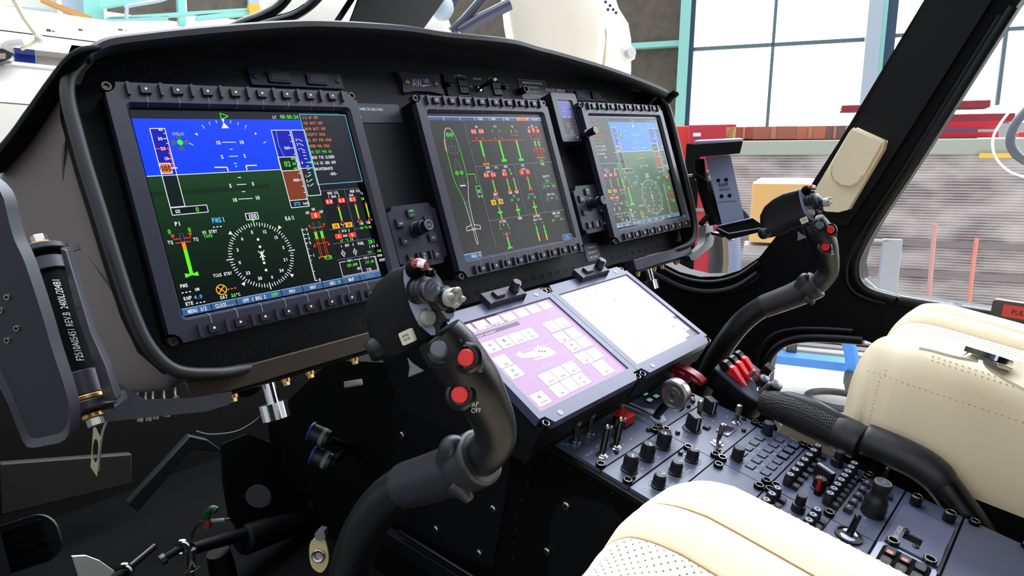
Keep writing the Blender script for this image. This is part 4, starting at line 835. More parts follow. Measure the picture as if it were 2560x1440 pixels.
# ================================================================== TOUCH DISPLAYS
DGL = lambda c, k: mat('touch_glass_' + k, (0, 0, 0), 0.12, emit=c, es=1.0, ior=1.9)
def t5(x, y): return (*loc(DF, 1100 + x / 3.4286, 660 + y / 3.4286, -.001), 0)
def touch_display(i, label):
    F = DF @ TR(.2114 * i, 0, 0); T = thing('touch_display', label, 'touch screen', F, 'touch displays on the centre console')
    X0, X1, Y0, Y1 = -.0120, .1985, -.1825, .0235; W_, H_ = .187, .1612
    b = MB(); P = [(X0, Y0 + .012), (X0 + .010, Y0 + .012), (X0 + .016, Y0), (X1 - .016, Y0), (X1 - .010, Y0 + .012), (X1, Y0 + .012), (X1, Y1 - .014), (X1 - .006, Y1 - .014), (X1 - .012, Y1), (X0 + .012, Y1), (X0 + .006, Y1 - .014), (X0, Y1 - .014)]
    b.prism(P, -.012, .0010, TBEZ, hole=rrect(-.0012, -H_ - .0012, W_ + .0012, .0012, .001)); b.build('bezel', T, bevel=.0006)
    b = MB(); b.box((X0 + .002, Y0 + .002, -.048), (X1 - .002, Y1 - .002, -.0122), BLACK); b.build('housing', T, bevel=.001)
    b = MB(); b.box((-.0012, -H_ - .0012, -.006), (W_ + .0012, .0012, -.0020), mat('touch_glass', (8, 8, 12), .1, ior=1.9)); sc = b.build('screen', T)
    b = MB(); b.prism([(.0665, .0100), (.0720, .0125), (.1370, .0125), (.1405, .0100), (.1405, .0340), (.0665, .0340)], .001, .0115, PANEL2); b.build('control_block', T, bevel=.0008)
    k = MB(); k.prism(rrect(.0815, .0165, .1005, .0290, .001), .0115, .0165, KEY, taper=.12); k.build('rocker', T, bevel=.0006)
    k = MB(); k.lathe([(.0078, .0115), (.0072, .0260), (.0062, .0280), (.0001, .0280)], KEY, o=(.1245, .0240, 0), n=24); k.box((.1237, .0165, .016), (.1253, .0178, .0279), WHITEP); k.build('knob', T)
    D = Draw(DF, .0117, gl=False); D.text('BRT', (.1240, .0145, 0), .0026, (180, 184, 195)); D.build('lettering', T)
    for x, y in ((.1690, .0130), (.0220, -.1750)): k = MB(); k.lathe([(.0042, .001), (.0040, .0016), (.0001, .0016)], mat('sensor_grey', (120, 126, 150), .3), o=(x, y, 0)); k.build('light_sensor', T)
    for x, y in ((X0 + .006, Y0 + .005), (X1 - .006, Y0 + .005), (X0 + .004, Y1 - .006), (X1 - .004, Y1 - .006)): k = MB(); k.lathe([(.0048, -.010), (.0048, -.0010), (.0034, -.0010), (.0030, -.004), (.0001, -.004)], SATIN, o=(x, y, 0), n=18); k.torus((x, y, -.0010), .0041, .0005, STEEL); k.build('fastener', T)
    return T, sc
TD = [touch_display(0, 'left touch display with pink page and white tiles'), touch_display(1, 'right touch display with a white reflection put into its page colours')]
def tiles(D, bg, tile, inkc, strip, strong):
    W_, H_ = .187, .1612; z = lambda x, y: (x, y, 0)
    D.rect(z(-.001, .001), z(W_ + .001, -H_ - .001), bg, 0)
    D.rect(z(-.001, .001), z(.075, -.012), strip, 1); D.rect(z(-.001, -.022), z(.095, -.029), strip, 1)
    def tile_(q, t, w=.0122, h=.0106, ic=None):
        D.rect((q[0] - w, q[1] + h, 0), (q[0] + w, q[1] - h, 0), tile, 2); D.box((q[0] - w, q[1] + h, 0), (q[0] + w, q[1] - h, 0), inkc, .0004, 3)
        if t: D.text(t, (q[0], q[1] - h * .55, 0), .0034 if len(t) < 6 else .0026, inkc, sx=.6)
        if ic: D.circ((q[0], q[1] + h * .25, 0), .0024, ic, 4)
    for i in range(7): tile_(z(.010 + i * .0265, -.0095), '', .0115, .0085)
    D.text('TTC 128.50 | TTE', z(.060, -.0155), .0040, inkc); D.text('MENU', z(.012, -.0150), .0030, inkc); D.text('AIRCRAFT MANAGEMENT', z(.028, -.0265), .0032, tile)
    for (x, y), t, ic in (((440, 705), 'INIT', (230, 120, 110)), ((560, 665), 'AVIONICS', (90, 90, 130)), ((665, 630), 'SETTINGS', None), ((770, 595), 'TEST', (120, 225, 220)), ((540, 830), 'TRIM', None), ((635, 920), 'MAINT', (60, 185, 215)), ((865, 1150), 'UTILITIES', (255, 110, 90)),
        ((960, 530), 'AIL', None), ((1050, 500), 'LTS', None), ((1045, 625), 'EMR', None), ((1145, 590), '', None), ((1140, 700), 'MARKERS', (150, 150, 200)), ((1235, 665), '', None), ((1235, 800), 'EXTS', None), ((1330, 765), '', None),
        ((930, 975), 'ACTIVE FPL', None), ((1030, 930), 'PROGRESS', None), ((1130, 885), 'DIRECT TO', None), ((1025, 1075), 'NAV', None), ((1115, 1030), '', None), ((1212, 985), 'FIX', (240, 150, 210))):
        q = t5(x, y); tile_(q, t if strong else t, ic=ic if strong else None)
    q = t5(1400, 885); tile_(q, 'BACK', .014, .013); D.rect((q[0] - .014, q[1] + .0165, 0), (q[0] - .002, q[1] + .0138, 0), tile, 2)
    D.text('NO ACTIVE WAYPOINT', t5(900, 880), .0030, tile)
D = Draw(DF, -.0018, es=1.0); tiles(D, (204, 162, 214), (232, 228, 240), (124, 96, 134), (104, 76, 106), True)
H = [(705, 805), (648, 780), (672, 748), (657, 738), (668, 738), (712, 768), (800, 742), (825, 712), (870, 706), (925, 708), (985, 745), (1002, 762), (960, 785), (820, 826), (806, 815), (865, 797), (800, 800)]
D.poly([t5(x, y) for x, y in H], (236, 230, 246), 4); D.line(t5(700, 748), t5(962, 677), (236, 230, 246), .0009, 4); D.line(t5(830, 712), t5(845, 690), (236, 230, 246), .0014, 4); D.line(t5(845, 793), t5(868, 788), (225, 60, 80), .0012, 5); D.text('CABIN 4', t5(850, 668), .003, (230, 220, 240))
for x in (842, 866, 890): D.poly([t5(x, 742), t5(x + 16, 738), t5(x + 18, 752), t5(x + 2, 756)], (120, 110, 170), 5)
D.build('screen_picture', TD[0][1])
D = Draw(DF, -.0018, es=1.0); tiles(D, (224, 214, 238), (240, 237, 247), (196, 184, 216), (224, 214, 238), False)  # near-white page colours hold the bright reflection on the glass
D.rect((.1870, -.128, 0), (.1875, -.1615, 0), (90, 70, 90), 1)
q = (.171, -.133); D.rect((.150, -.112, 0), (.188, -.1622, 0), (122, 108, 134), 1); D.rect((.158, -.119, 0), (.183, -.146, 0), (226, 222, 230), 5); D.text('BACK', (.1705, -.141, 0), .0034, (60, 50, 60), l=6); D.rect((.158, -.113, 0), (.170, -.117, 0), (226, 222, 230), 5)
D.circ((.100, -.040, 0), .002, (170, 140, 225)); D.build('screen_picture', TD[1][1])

# ================================================================== CENTRE CONSOLE
C_ = thing('center_console', 'black riveted centre console carrying switch panels and touch displays', 'console')
def yz(F, y, z, x=0): q = F @ V((x, y, z)); return (q.y, q.z)
# body under the panels (profile in the fore-and-aft plane)
YZ = lambda X: Matrix(((0, 0, 1, X), (1, 0, 0, 0), (0, 1, 0, 0), (0, 0, 0, 1)))
prof = [yz(CF, .045, -.010), yz(CF, -.545, -.010), (-.85, .32), (-.85, .16), (.60, .16), (.60, .36), (.30, .56), (.06, .60), (-.10, .60)]
b = MB(); b.prism(prof, 0, .287, DEEP, T=YZ(.3475)); b.build('body', C_, bevel=.003)
prof = [yz(DF, .030, -.050), yz(DF, -.180, -.050), yz(DF, -.176, -.085), (-.22, .545), (.02, .55), (.08, .66)]
b = MB(); b.prism(prof, 0, .392, BLACK, T=YZ(.2950)); b.build('display_cradle', C_, bevel=.003)
b = MB(); b.box((-.006, -.545, -.012), (.290, .040, -.004), BLACK); o = b.build('panel_rails', C_, bevel=.001); o.matrix_world = CF
# side access plates, screws and rivets on the pilot's side
XS = .3475
def sp(L, X=XS): return [tuple(list(ax(x, y, 0, X))[1:]) for x, y in L]
b = MB(); b.prism(smooth2(sp([(1000, 960), (1150, 950), (1262, 1090), (1278, 1150), (1262, 1270), (1238, 1385), (1215, 1410), (1000, 1300), (985, 1110)]), 3), -.0025, 0, BLACK, T=YZ(XS)); b.build('access_plate', C_, bevel=.001)
b = MB(); b.prism(smooth2(sp([(1372, 1400), (1382, 1290), (1410, 1245), (1470, 1245), (1560, 1300), (1560, 1500), (1400, 1460)]), 3), -.0025, 0, BLACK, T=YZ(XS)); b.build('access_plate', C_, bevel=.001)
for x, y in ((1093, 962), (1010, 1086), (1237, 1270), (1094, 1320), (1202, 1380), (1420, 1262), (1372, 1376)):
    q = ax(x, y, 0, XS); k = MB(); F = Matrix(((0, 0, -1, q.x - .0026), (1, 0, 0, q.y), (0, 1, 0, q.z), (0, 0, 0, 1))) @ ROT(rad(x), 'Z'); screwhead(k, 0, 0, 0, .0058, STEEL); o = k.build('screw', C_); o.matrix_world = F @ ROT(0, 'X')
k = MB()
for x, y in [(1335, 1128), (1375, 1145), (1424, 1170), (1475, 1200), (1530, 1232), (1326, 1168), (1318, 1208), (1305, 1250), (1292, 1288), (1290, 1325), (1285, 1362), (1282, 1398)]:
    q = ax(x, y, 0, XS); k.ball(q, .0030, BLACK, n=10, sc=(.6, 1, 1))
o = k.build('rivets', C_); o['kind'] = 'stuff'

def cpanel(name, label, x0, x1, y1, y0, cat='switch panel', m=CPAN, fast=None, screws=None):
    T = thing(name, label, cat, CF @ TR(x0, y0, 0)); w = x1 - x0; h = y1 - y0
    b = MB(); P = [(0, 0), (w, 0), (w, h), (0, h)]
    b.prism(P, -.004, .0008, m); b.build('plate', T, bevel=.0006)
    for x, y in (fast if fast is not None else ((.006, h - .004), (w - .006, h - .004), (.006, .004), (w - .006, .004))):
        k = MB(); k.lathe([(.0060, .0008), (.0060, .0046), (.0052, .0054), (.0040, .0054), (.0038, .0030), (.0001, .0030)], DEEP, o=(x, y, 0), n=20); k.torus((x, y, .0052), .0046, .0006, STEEL, n=20, k=6); k.box((x - .0038, y - .0005, .0030), (x + .0038, y + .0005, .0036), DARKSTEEL, T=TR(0, 0, 0)); k.build('fastener', T)
    for x, y in (screws if screws is not None else ((.016, .005), (w - .016, .005), (.016, h - .005), (w - .016, h - .005))):
        k = MB(); k.lathe([(.0032, .0008), (.0034, .0034), (.0022, .0050), (.0001, .0050)], SATIN, o=(x, y, 0), n=10); k.build('panel_lamp', T)
    T['w'] = w; T['h'] = h; return T
def lab(T, items, F=CF):
    D = Draw(F, .0009, gl=False)
    for t, x, y, hh in items: D.text(t, (x, y, 0), hh, (170, 176, 195), sx=.72, bold=0)
    D.build('lettering', T)
def knobD(T, x, y, r=.0088, h=.019, rot=0, ring=False, line=True):
    k = MB(); k.lathe([(r * 1.12, .0008), (r * 1.12, .003), (r, .0034), (r * .86, h * .8), (r * .80, h), (r * .70, h + .0006), (.0001, h + .0006)], KEY, o=(x, y, 0), n=28)
    for a in range(14): k.box((r * .80, -.0005, .004), (r * .97, .0005, h * .85), KEY, T=TR(x, y, 0) @ ROT(2 * pi * a / 14, 'Z'))
    if line: k.box((-.0006, r * .1, h + .0005), (.0006, r * .78, h + .0010), WHITEP, T=TR(x, y, 0) @ ROT(rot, 'Z'))
    if ring: k.torus((x, y, .0010), r * 1.45, .0004, GREYP, n=32, k=4)
    k.build('knob', T)
def knobB(T, x, y, rot=0):   # tall bar knob on a round skirt
    k = MB(); R_ = TR(x, y, 0) @ ROT(rot, 'Z'); k.lathe([(.0135, .0008), (.0132, .0024), (.0118, .0030), (.0001, .0030)], KEY, o=(x, y, 0), n=28); k.torus((x, y, .0010), .0138, .0004, GREYP, n=32, k=4)
    k.prism(rrect(-.0065, -.0098, .0065, .0098, .0012), .003, .0235, KEY, T=R_, taper=.06, top=None); k.box((-.0005, -.0102, .004), (.0005, -.0093, .0232), WHITEP, T=R_); k.prism(rrect(-.0055, -.0085, .0055, .0085, .001), .0235, .0242, PANEL2, T=R_); k.build('knob', T, bevel=.0005)
def toggle(T, x, y, tilt=(0, .2), h=.026, kind='bullet', s=1.0):
    d = V((tilt[0], tilt[1], 1)).normalized(); p = V((x, y, .003)); k = MB()
    k.lathe([(.0078 * s, .0008), (.0078 * s, .0020), (.0062 * s, .0026), (.0060 * s, .0046), (.0040 * s, .0050), (.0001, .0050)], CHROME, o=(x, y, 0), n=20)
    if kind == 'bullet':
        k.cyl(p, p + d * h * .62, .0026, .0036, DARKSTEEL, n=16); k.cyl(p + d * h * .60, p + d * h * .78, .0044, .0050, DARKSTEEL, n=20); k.lathe([(.0056, 0), (.0058, .002), (.0054, .0052), (.0038, .0085), (.0001, .0102)], mat('bullet_tip', (225, 208, 176), .2, 1.0), o=p + d * h * .78, d=d, n=20)
    elif kind == 'lock':
        k.cyl(p, p + d * h * .25, .0030, .0046, SATIN, n=18); k.cyl(p + d * h * .25, p + d * h * .9, .0046, .0040, SATIN, n=18); k.cyl(p + d * h * .9, p + d * h, .0050, .0064, STEEL, n=20); k.lathe([(.0064, 0), (.0058, .0018), (.0001, .0026)], CHROME, o=p + d * h, d=d, n=20)
    else:
        k.cyl(p, p + d * h * .55, .0020, .0036, DARKSTEEL, n=14); k.lathe([(.0036, 0), (.0044, .006), (.0046, .010), (.0036, .0145), (.0001, .0165)], mat('dull_metal', (140, 136, 132), .32, .9), o=p + d * h * .55, d=d, n=18)
    k.build('toggle', T)
Wp = .1412
T = cpanel('power_panel', 'generator and battery panel with tall silver toggles', .0, Wp, -.0003, -.0815, screws=((.0465, .008), (.128, .010), (.125, .073)))
for x, y in ((.023, -.0241), (.055, -.0236)): toggle(T, x, y + .0815, (.10, .12), .029)
for x, y in ((.0258, -.0656), (.0564, -.0658)): toggle(T, x, y + .0815, (.62, .30), .036, 'lock')
toggle(T, .080, .030, (.05, .1), .014, 'plain', .9)
k = MB(); k.box((.103, .033, .0008), (.127, .054, .013), BLACK); k.box((.1025, .0325, .013), (.1275, .0545, .0155), REDP); k.box((.1025, .0325, .004), (.1275, .034, .0155), REDP); k.box((.111, .047, .0155), (.119, .0545, .018), REDP); k.build('switch_guard', T, bevel=.0006)
k = MB(); k.cyl((.117, .050, .016), (.117, .0505, .024), .0028, .0036, mat('red_tip', (150, 96, 90), .3, .6)); k.ball((.117, .0505, .0245), .0036, mat('red_tip', (150, 96, 90), .3, .6)); k.build('toggle', T)
lab(T, [('GEN 1', .006, .064, .0034), ('RESET', .010, .0590, .0030), ('OFF', .0345, .0455, .0030), ('OFF', .064, .047, .0030), ('MAIN BATT', .0165, .0285, .0034), ('ON', .031, .021, .0030), ('BATT AUX', .043, .0315, .0034), ('EXT PWR', .0720, .0415, .0034), ('OFF', .0405, .0080, .0030), ('OFF', .0690, .0125, .0030), ('BUS', .095, .062, .0030), ('LH MISC', .012, .0070, .0026), ('GND', .090, .013, .0026)])
T = cpanel('landing_control_panel', 'landing gear panel with green-lit squares and a lever slot', Wp + .0013, .2478, -.0003, -.0815, screws=((.010, .073), (.095, .007), (.010, .006), (.098, .073)), fast=((.004, .004), (.004, .077)))
for x, y in ((.2127, -.013), (.2023, -.0279), (.2213, -.0279)):
    k = MB(); x -= Wp + .0013; y += .0815; k.rbox((x - .0062, y - .0046, .0008), (x + .0062, y + .0046, .0028), .001, BLACK); k.torus((x, y, .003), .0001, .0001, BLACK, n=3, k=3)
    k.rbox((x - .0050, y - .0035, .0028), (x + .0050, y + .0035, .0034), .0008, mat('lamp_white', (190, 205, 215), .3, emit=(150, 190, 190), es=.35)); k.box((x + .0006, y - .0030, .0034), (x + .0046, y + .0004, .0036), glow((40, 200, 120), .8)); k.build('gear_light', T, bevel=.0003)
D = Draw(CF, .0009, gl=False); D.poly([(x - Wp - .0013, y + .0815, 0) for x, y in ((.1575, -.008), (.174, -.008), (.1755, -.030), (.184, -.042), (.184, -.062), (.176, -.073), (.157, -.073), (.158, -.062), (.166, -.050), (.161, -.030))], (150, 155, 172), 1)
D.poly([(x - Wp - .0013, y + .0815, 0) for x, y in ((.1630, -.012), (.1690, -.012), (.1705, -.030), (.174, -.066), (.166, -.066), (.1655, -.030))], (4, 4, 6), 2); D.text('UP', (.026, .060, 0), .003, (20, 20, 30), l=3); D.text('DN', (.034, .026, 0), .003, (20, 20, 30), l=3); D.text('LANDING GEAR', (.008, .040, 0), .0030, (170, 176, 195), rot=-pi / 2); D.lines([(.070, .024, 0), (.087, .024, 0), (.087, .006, 0), (.070, .006, 0)], (190, 195, 205), .0005, 3, True); D.build('lettering', T)
k = MB(); k.rbox((.072, .008, .0008), (.085, .022, .005), .001, KEY); k.box((.075, .010, .005), (.082, .020, .006), DEEP); k.build('guarded_button', T, bevel=.0004)
wc = ax(1684, 987, 0, .506); bp = CF @ V((.170, -.058, .0))
k = MB(); k.tube([bp, bp.lerp(V((.514, wc.y, wc.z - .006)), .5) + V((0, 0, .004)), V((.514, wc.y, wc.z - .006))], [.0062, .0070, .0078], SATIN, n=14, sx=.8); o = k.build('gear_lever', T); o.parent = None
G2 = tag(o, 'black landing gear lever topped by a brushed metal wheel', 'lever')
k = MB(); k.lathe([(.0001, 0), (.0040, 0), (.0044, .0008), (.0088, .0008), (.0092, -.0004), (.0104, -.0004), (.0108, .0008), (.0165, .0004), (.0170, -.0006), (.0190, -.0006), (.0208, .0006), (.0214, .0022), (.0214, .0130), (.0206, .0144), (.0001, .0144)], mat('brushed_aluminium', (170, 168, 165), .30, 1.0), o=(wc.x - .002, wc.y, wc.z), d=(1, 0, 0), n=48); k.build('wheel', G2)
k = MB(); k.cyl((wc.x - .004, wc.y, wc.z), (wc.x - .001, wc.y, wc.z), .0024, .0026, DARKSTEEL, n=12); k.build('wheel_screw', G2)
k = MB(); q = wc + V((.006, -.004, -.020)); k.cyl(q + V((-.006, 0, .002)), q + V((.010, .003, -.001)), .0050, .0050, CHROME, n=16); k.build('clamp', G2, bevel=.001)
T = cpanel('emergency_strip', 'narrow strip beside the gear panel with two fasteners', .2492, .2830, -.0003 + .03, -.0815, screws=((.008, .010), (.008, .098), (.024, .020)), fast=((.027, .030), (.010, .088)))
for x, y in ((.014, .016), (.010, .100)): k = MB(); k.ball((x, y, .001), .0062, mat('dull_metal', (140, 136, 132), .32, .9), sc=(1, 1, .6)); k.build('cap', T)
# red pull handle
F = Matrix(((0, 0, -1, .606), (-1, 0, 0, 0), (0, 1, 0, 0), (0, 0, 0, 1)))       # x of this frame runs aft, y up, z outboard to the left
def hp(x, y): q = ax(x, y, 0, .606); return (-q.y, q.z)
top = [hp(x, y) for x, y in ((1660, 911), (1672, 910), (1690, 915), (1715, 925), (1738, 939), (1753, 953), (1756, 957))]
low = [hp(x, y) for x, y in ((1755, 963), (1750, 965), (1735, 957), (1722, 950), (1716, 957), (1716, 962), (1697, 957), (1692, 948), (1686, 936), (1672, 925), (1660, 917))]
k = MB(); RED2 = mat('handle_red', (122, 4, 26), .35); k.prism(top + low, -.016, .0, RED2, T=F); o = k.build('pull_handle', None, bevel=.0016, seg=3); tag(o, 'crimson curved pull handle reading PULL AND TURN', 'handle')
k = MB(); a, c = V((*hp(1664, 915), 0)), V((*hp(1753, 960), 0)); m_ = V((*hp(1706, 929), 0)); an = math.atan2((c - a).y, (c - a).x)
for t, u, dr in (('PULL', .16, .10), ('AND', .47, -.02), ('TURN', .80, -.14)):
    p = a.lerp(c, u) + V((0, .0028 * (1 - (2 * u - 1) ** 2), 0)) + V((0, -.0004, 0)); k.text(t, p.x, p.y, .0034, WHITEP, T=F, z=.0003, rot=an + dr, sx=.95)
k.build('lettering', o)
k = MB(); s0 = F @ V((*hp(1706, 955), -.008)); k.cyl(s0, CF @ V((.262, .012, -.002)), .0055, .0055, RED2); k.build('stem', o)
# three big knobs
T = cpanel('lighting_panel', 'narrow panel with three large fluted black knobs', .0, Wp, -.0837, -.1227, screws=((.018, .005), (.126, .030)), fast=((.006, .005), (.135, .034)))
for x, r_ in ((.0294, 2.2), (.0692, 2.4), (.1097, 2.0)): knobD(T, x, .0175, .0098, .0235, r_)
lab(T, [('DIM', .014, .026, .0030), ('MAIN', .054, .027, .0030), ('OFF', .0445, .008, .0028), ('BRT', .084, .008, .0028), ('CKPT', .092, .027, .0028), ('INSTR', .022, .003, .0026)])
T = cpanel('heater_panel', 'narrow panel with three small white-lined knobs nearest the seat', .0, Wp, -.1252, -.1655, screws=((.018, .005), (.114, .036)), fast=((.006, .004), (.134, .036)))
for x, r_ in ((.030, 4.2), (.0711, 4.0), (.1135, 4.1)): knobD(T, x, .0195, .0080, .0175, r_, True)
lab(T, [('OVHD', .0115, .0290, .0032), ('CPLT PED', .0135, .0235, .0032), ('OVHD', .056, .0290, .0032), ('DIM MAX', .046, .010, .0028), ('DIM MAX', .088, .010, .0028), ('ICS PLT', .097, .031, .0032), ('AUX', .008, .007, .0026)])
# wiper and test panel
X2 = Wp + .0013; T = cpanel('rotary_switch_panel', 'panel with two tall white-striped bar knobs and a glossy window', X2, .2830, -.0837, -.1655, screws=((.014, .064), (.128, .070), (.020, .006), (.132, .020), (.10, .006)))
for x, y, r_ in ((.1835, -.1092, -.5), (.2474, -.1138 + .012, -.5)): knobB(T, x - X2, y + .1655, r_)
toggle(T, .2197 - X2, -.1000 + .1655, (.05, .1), .020, 'plain', .9); toggle(T, .2561 - X2, -.1460 + .1655 + .004, (-.05, .05), .022, 'plain', .9); toggle(T, .1795 - X2, -.1495 + .1655, (-.08, -.10), .030, 'plain', 1.1)
k = MB(); k.rbox((.057, .040, .0008), (.067, .049, .0035), .001, BLACK); k.rbox((.0585, .0415, .0035), (.0655, .0475, .0042), .0006, PANEL2); k.build('button', T, bevel=.0003)
k = MB(); k.rbox((.066, .014, .0008), (.094, .032, .0030), .001, mat('window_frame_silver', (150, 152, 160), .25, .8)); k.box((.068, .016, .0030), (.092, .030, .0032), mat('glossy_window', (30, 40, 66), .05, coat=1.0, noise=(220, .9))); k.build('cover_window', T, bevel=.0004)
lab(T, [('TEST', .020, .054, .003), ('WIPER', .034, .020, .003), ('OFF', .088, .047, .003), ('FAST', .118, .040, .0028), ('INT', .030, .014, .0026), ('PARK', .052, .008, .0028), ('LAMP', .112, .020, .0028)])
# key panel
T = cpanel('key_panel', 'panel of square outlined keys between two round knobs', X2, .2830, -.1675, -.2352, 'keypad', screws=())
for x in (.1650, .2638): k = MB(); k.lathe([(.0085, .0008), (.0085, .002), (.0078, .0024), (.0076, .019), (.0066, .0200), (.0001, .0200)], KEY, o=(x - X2, -.1862 + .2352 + .002, 0), n=26); k.torus((x - X2, .051, .0012), .0100, .0004, GREYP); k.build('knob', T)
for y, xs in ((.0520, [.0430 + .0194 * i for i in range(4)]), (.0318, [.0235 + .0194 * i for i in range(6)]), (.0123, [.0256 + .0194 * i for i in range(6)])):
    for j, x in enumerate(xs):
        big = y < .02 and j > 2; w_ = .0068 if big else .0060; h_k = .0060 if big else .0052
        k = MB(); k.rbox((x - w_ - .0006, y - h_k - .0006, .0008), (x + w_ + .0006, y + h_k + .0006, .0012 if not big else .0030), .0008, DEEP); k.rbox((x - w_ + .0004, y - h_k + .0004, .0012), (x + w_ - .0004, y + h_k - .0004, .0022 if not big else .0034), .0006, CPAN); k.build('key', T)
lab(T, [(c, .036 + i * .0194, .0420, .0028) for i, c in enumerate(('CALL', 'BLS', 'M2', 'CKP', 'ST'))] + [(c, .020 + i * .0194, .0222, .0028) for i, c in enumerate(('ARM', 'RES', 'FT', 'MMS', 'MLS', 'AX'))] + [('/ A P U S', .060, .0030, .0026), ('Y', .052, .042, .003), ('Y', .072, .042, .003), ('Y', .034, .0222, .003), ('Y', .092, .0222, .003)])
# audio panels
def audio(x0, label, part=1):
    T = cpanel('audio_panel', label, x0, x0 + Wp - .0004, -.2372, -.3112, 'audio panel', screws=(), fast=((.006, .004), (.134, .070), (.006, .068)))
    for n, yk, yt, a in ((7, .0600, .0510, .024), (8, .0125, .0045, .026)):
        for i in range(n):
            x = a + i * (.0168 if n == 7 else .0138)
            k = MB(); k.lathe([(.0062, .0008), (.0060, .0110), (.0058, .0114), (.0050, .0165), (.0046, .0168), (.0001, .0168)], KEY, o=(x, yk, 0), n=20); k.lathe([(.0036, .0168), (.0036, .0170), (.0001, .0170)], mat('knob_top', (150, 156, 175), .4), o=(x, yk, 0), n=16); k.add([(x - .0022, yk - .0012, .0171), (x + .0022, yk - .0012, .0171), (x, yk + .0028, .0171)], [(0, 1, 2)], BLACK); k.build('volume_knob', T)
            k = MB(); k.rbox((x - .0048, yt - .0040, .0008), (x + .0048, yt + .0036, .0058), .0008, KEY); k.rbox((x - .0040, yt - .0032, .0058), (x + .0040, yt + .0028, .0062), .0006, PANEL2); k.text('VHF', x, yt, .0018, GREYP, z=.0063); k.build('tab_key', T)
    k = MB(); R_ = TR(.072, .0330, 0) @ ROT(-.35, 'Z'); k.lathe([(.0120, .0008), (.0118, .0030), (.0001, .0030)], KEY, o=(.072, .033, 0), n=26); k.prism(rrect(-.0052, -.0125, .0052, .0125, .001), .003, .0190, KEY, T=R_, taper=.05); k.box((-.0016, -.0120, .0190), (-.0004, .0120, .0196), WHITEP, T=R_); k.box((.0008, -.0120, .0190), (.0020, .0120, .0196), WHITEP, T=R_); k.build('selector_knob', T, bevel=.0004)
    for i in range(11):
        a = rad(100 + i * 16); D_ = (cos(a), sin(a)); k = MB() if i == 0 else k; k.add([(.072 + D_[0] * .016 - D_[1] * .0003, .033 + D_[1] * .016 + D_[0] * .0003, .0010), (.072 + D_[0] * .016 + D_[1] * .0003, .033 + D_[1] * .016 - D_[0] * .0003, .0010), (.072 + D_[0] * .034 + D_[1] * .0003, min(.049, .033 + D_[1] * .034) - D_[0] * .0003, .0010), (.072 + D_[0] * .034 - D_[1] * .0003, min(.049, .033 + D_[1] * .034) + D_[0] * .0003, .0010)], [(0, 1, 2, 3)], GREYP)
    k.text('NORM', .100, .030, .0026, GREYP, z=.001); k.text('GND', .112, .024, .0026, GREYP, z=.001); k.text('VOX', .038, .028, .0026, GREYP, z=.001); k.build('lettering', T)
    knobD(T, .0480, .0300, .0082, .0165, 1.0); 
    k = MB(); k.cyl((.0355, .0270, .0008), (.0365, .0275, .0050), .0042, .0042, DEEP); k.cyl((.0365, .0275, .005), (.0405, .0300, .020), .0022, .0026, mat('red_lever', (150, 14, 24), .25)); k.build('red_toggle', T)
    k = MB(); k.lathe([(.0080, .0008), (.0078, .010), (.0060, .0105), (.0058, .022), (.0050, .0228), (.0001, .0228)], KEY, o=(.1250, .0320, 0), n=22); k.build('volume_knob', T)
    if part: k = MB(); k.lathe([(.0020, .0008), (.0018, .0018), (.0001, .002)], glow((60, 230, 90), 1.2), o=(.0095, .0640, 0), n=12); k.build('green_lamp', T)
    return T
audio(X2, 'crowded audio panel with a red-tipped toggle and twin knob rows'); audio(0, 'audio panel half hidden by the nearer cream seat', 0)
cpanel('blank_cover', 'plain dark cover plate between small knobs and seat', 0, Wp, -.1675, -.2352, 'cover plate', screws=(), fast=((.130, .060), (.130, .006), (.006, .060)))
# cursor panel
T = cpanel('cursor_panel', 'panel with arrow keys and a stubby black joystick', X2, .2830, -.3124, -.3592, 'joystick panel', screws=(), fast=((.134, .042), (.116, .044)))
for i, t in enumerate(('M', '', '', 'DC', 'TV')):
    x = .0330 + (4 - i) * .0186; k = MB(); k.prism(rrect(x - .0062, .0340, x + .0062, .0430, .0012), .0008, .0068, PANEL2, taper=.08); o = k.build('key', T, bevel=.0005); D = Draw(CF, .0070, gl=False)
    if i == 1: D.lines([(x - .003, .0372, 0), (x, .0402, 0), (x + .003, .0372, 0)], (190, 195, 205), .0006)
    elif i == 2: D.lines([(x - .003, .0402, 0), (x, .0372, 0), (x + .003, .0402, 0)], (190, 195, 205), .0006)
    else: D.text(t, (x, .0385, 0), .0034, (190, 195, 205), sx=.8)
    D.build('key_mark', o)
for x, y in ((.092, .0215), (.078, .020), (.118, .019), (.104, .012)): k = MB(); k.prism(rrect(x - .0060, y - .0045, x + .0060, y + .0045, .0012), .0008, .0060, PANEL2, taper=.08); k.build('key', T, bevel=.0005)
k = MB(); k.lathe([(.0135, .0008), (.0130, .0060), (.0140, .0100), (.0125, .0140), (.0132, .0180), (.0112, .0225), (.0098, .0260), (.0086, .0300), (.0096, .0330), (.0104, .0400), (.0100, .0440), (.0088, .0452), (.0001, .0452)], KEY, o=(.0530, .0165, 0), n=30); k.torus((.053, .0165, .0453), .0086, .0005, GREYP, n=28, k=6); k.text('8-56', .053, .0165, .004, GREYP, z=.0455); k.build('joystick', T)
lab(T, [('<-', .060, .028, .004), ('+', .034, .020, .006), ('I', .020, .017, .005)])
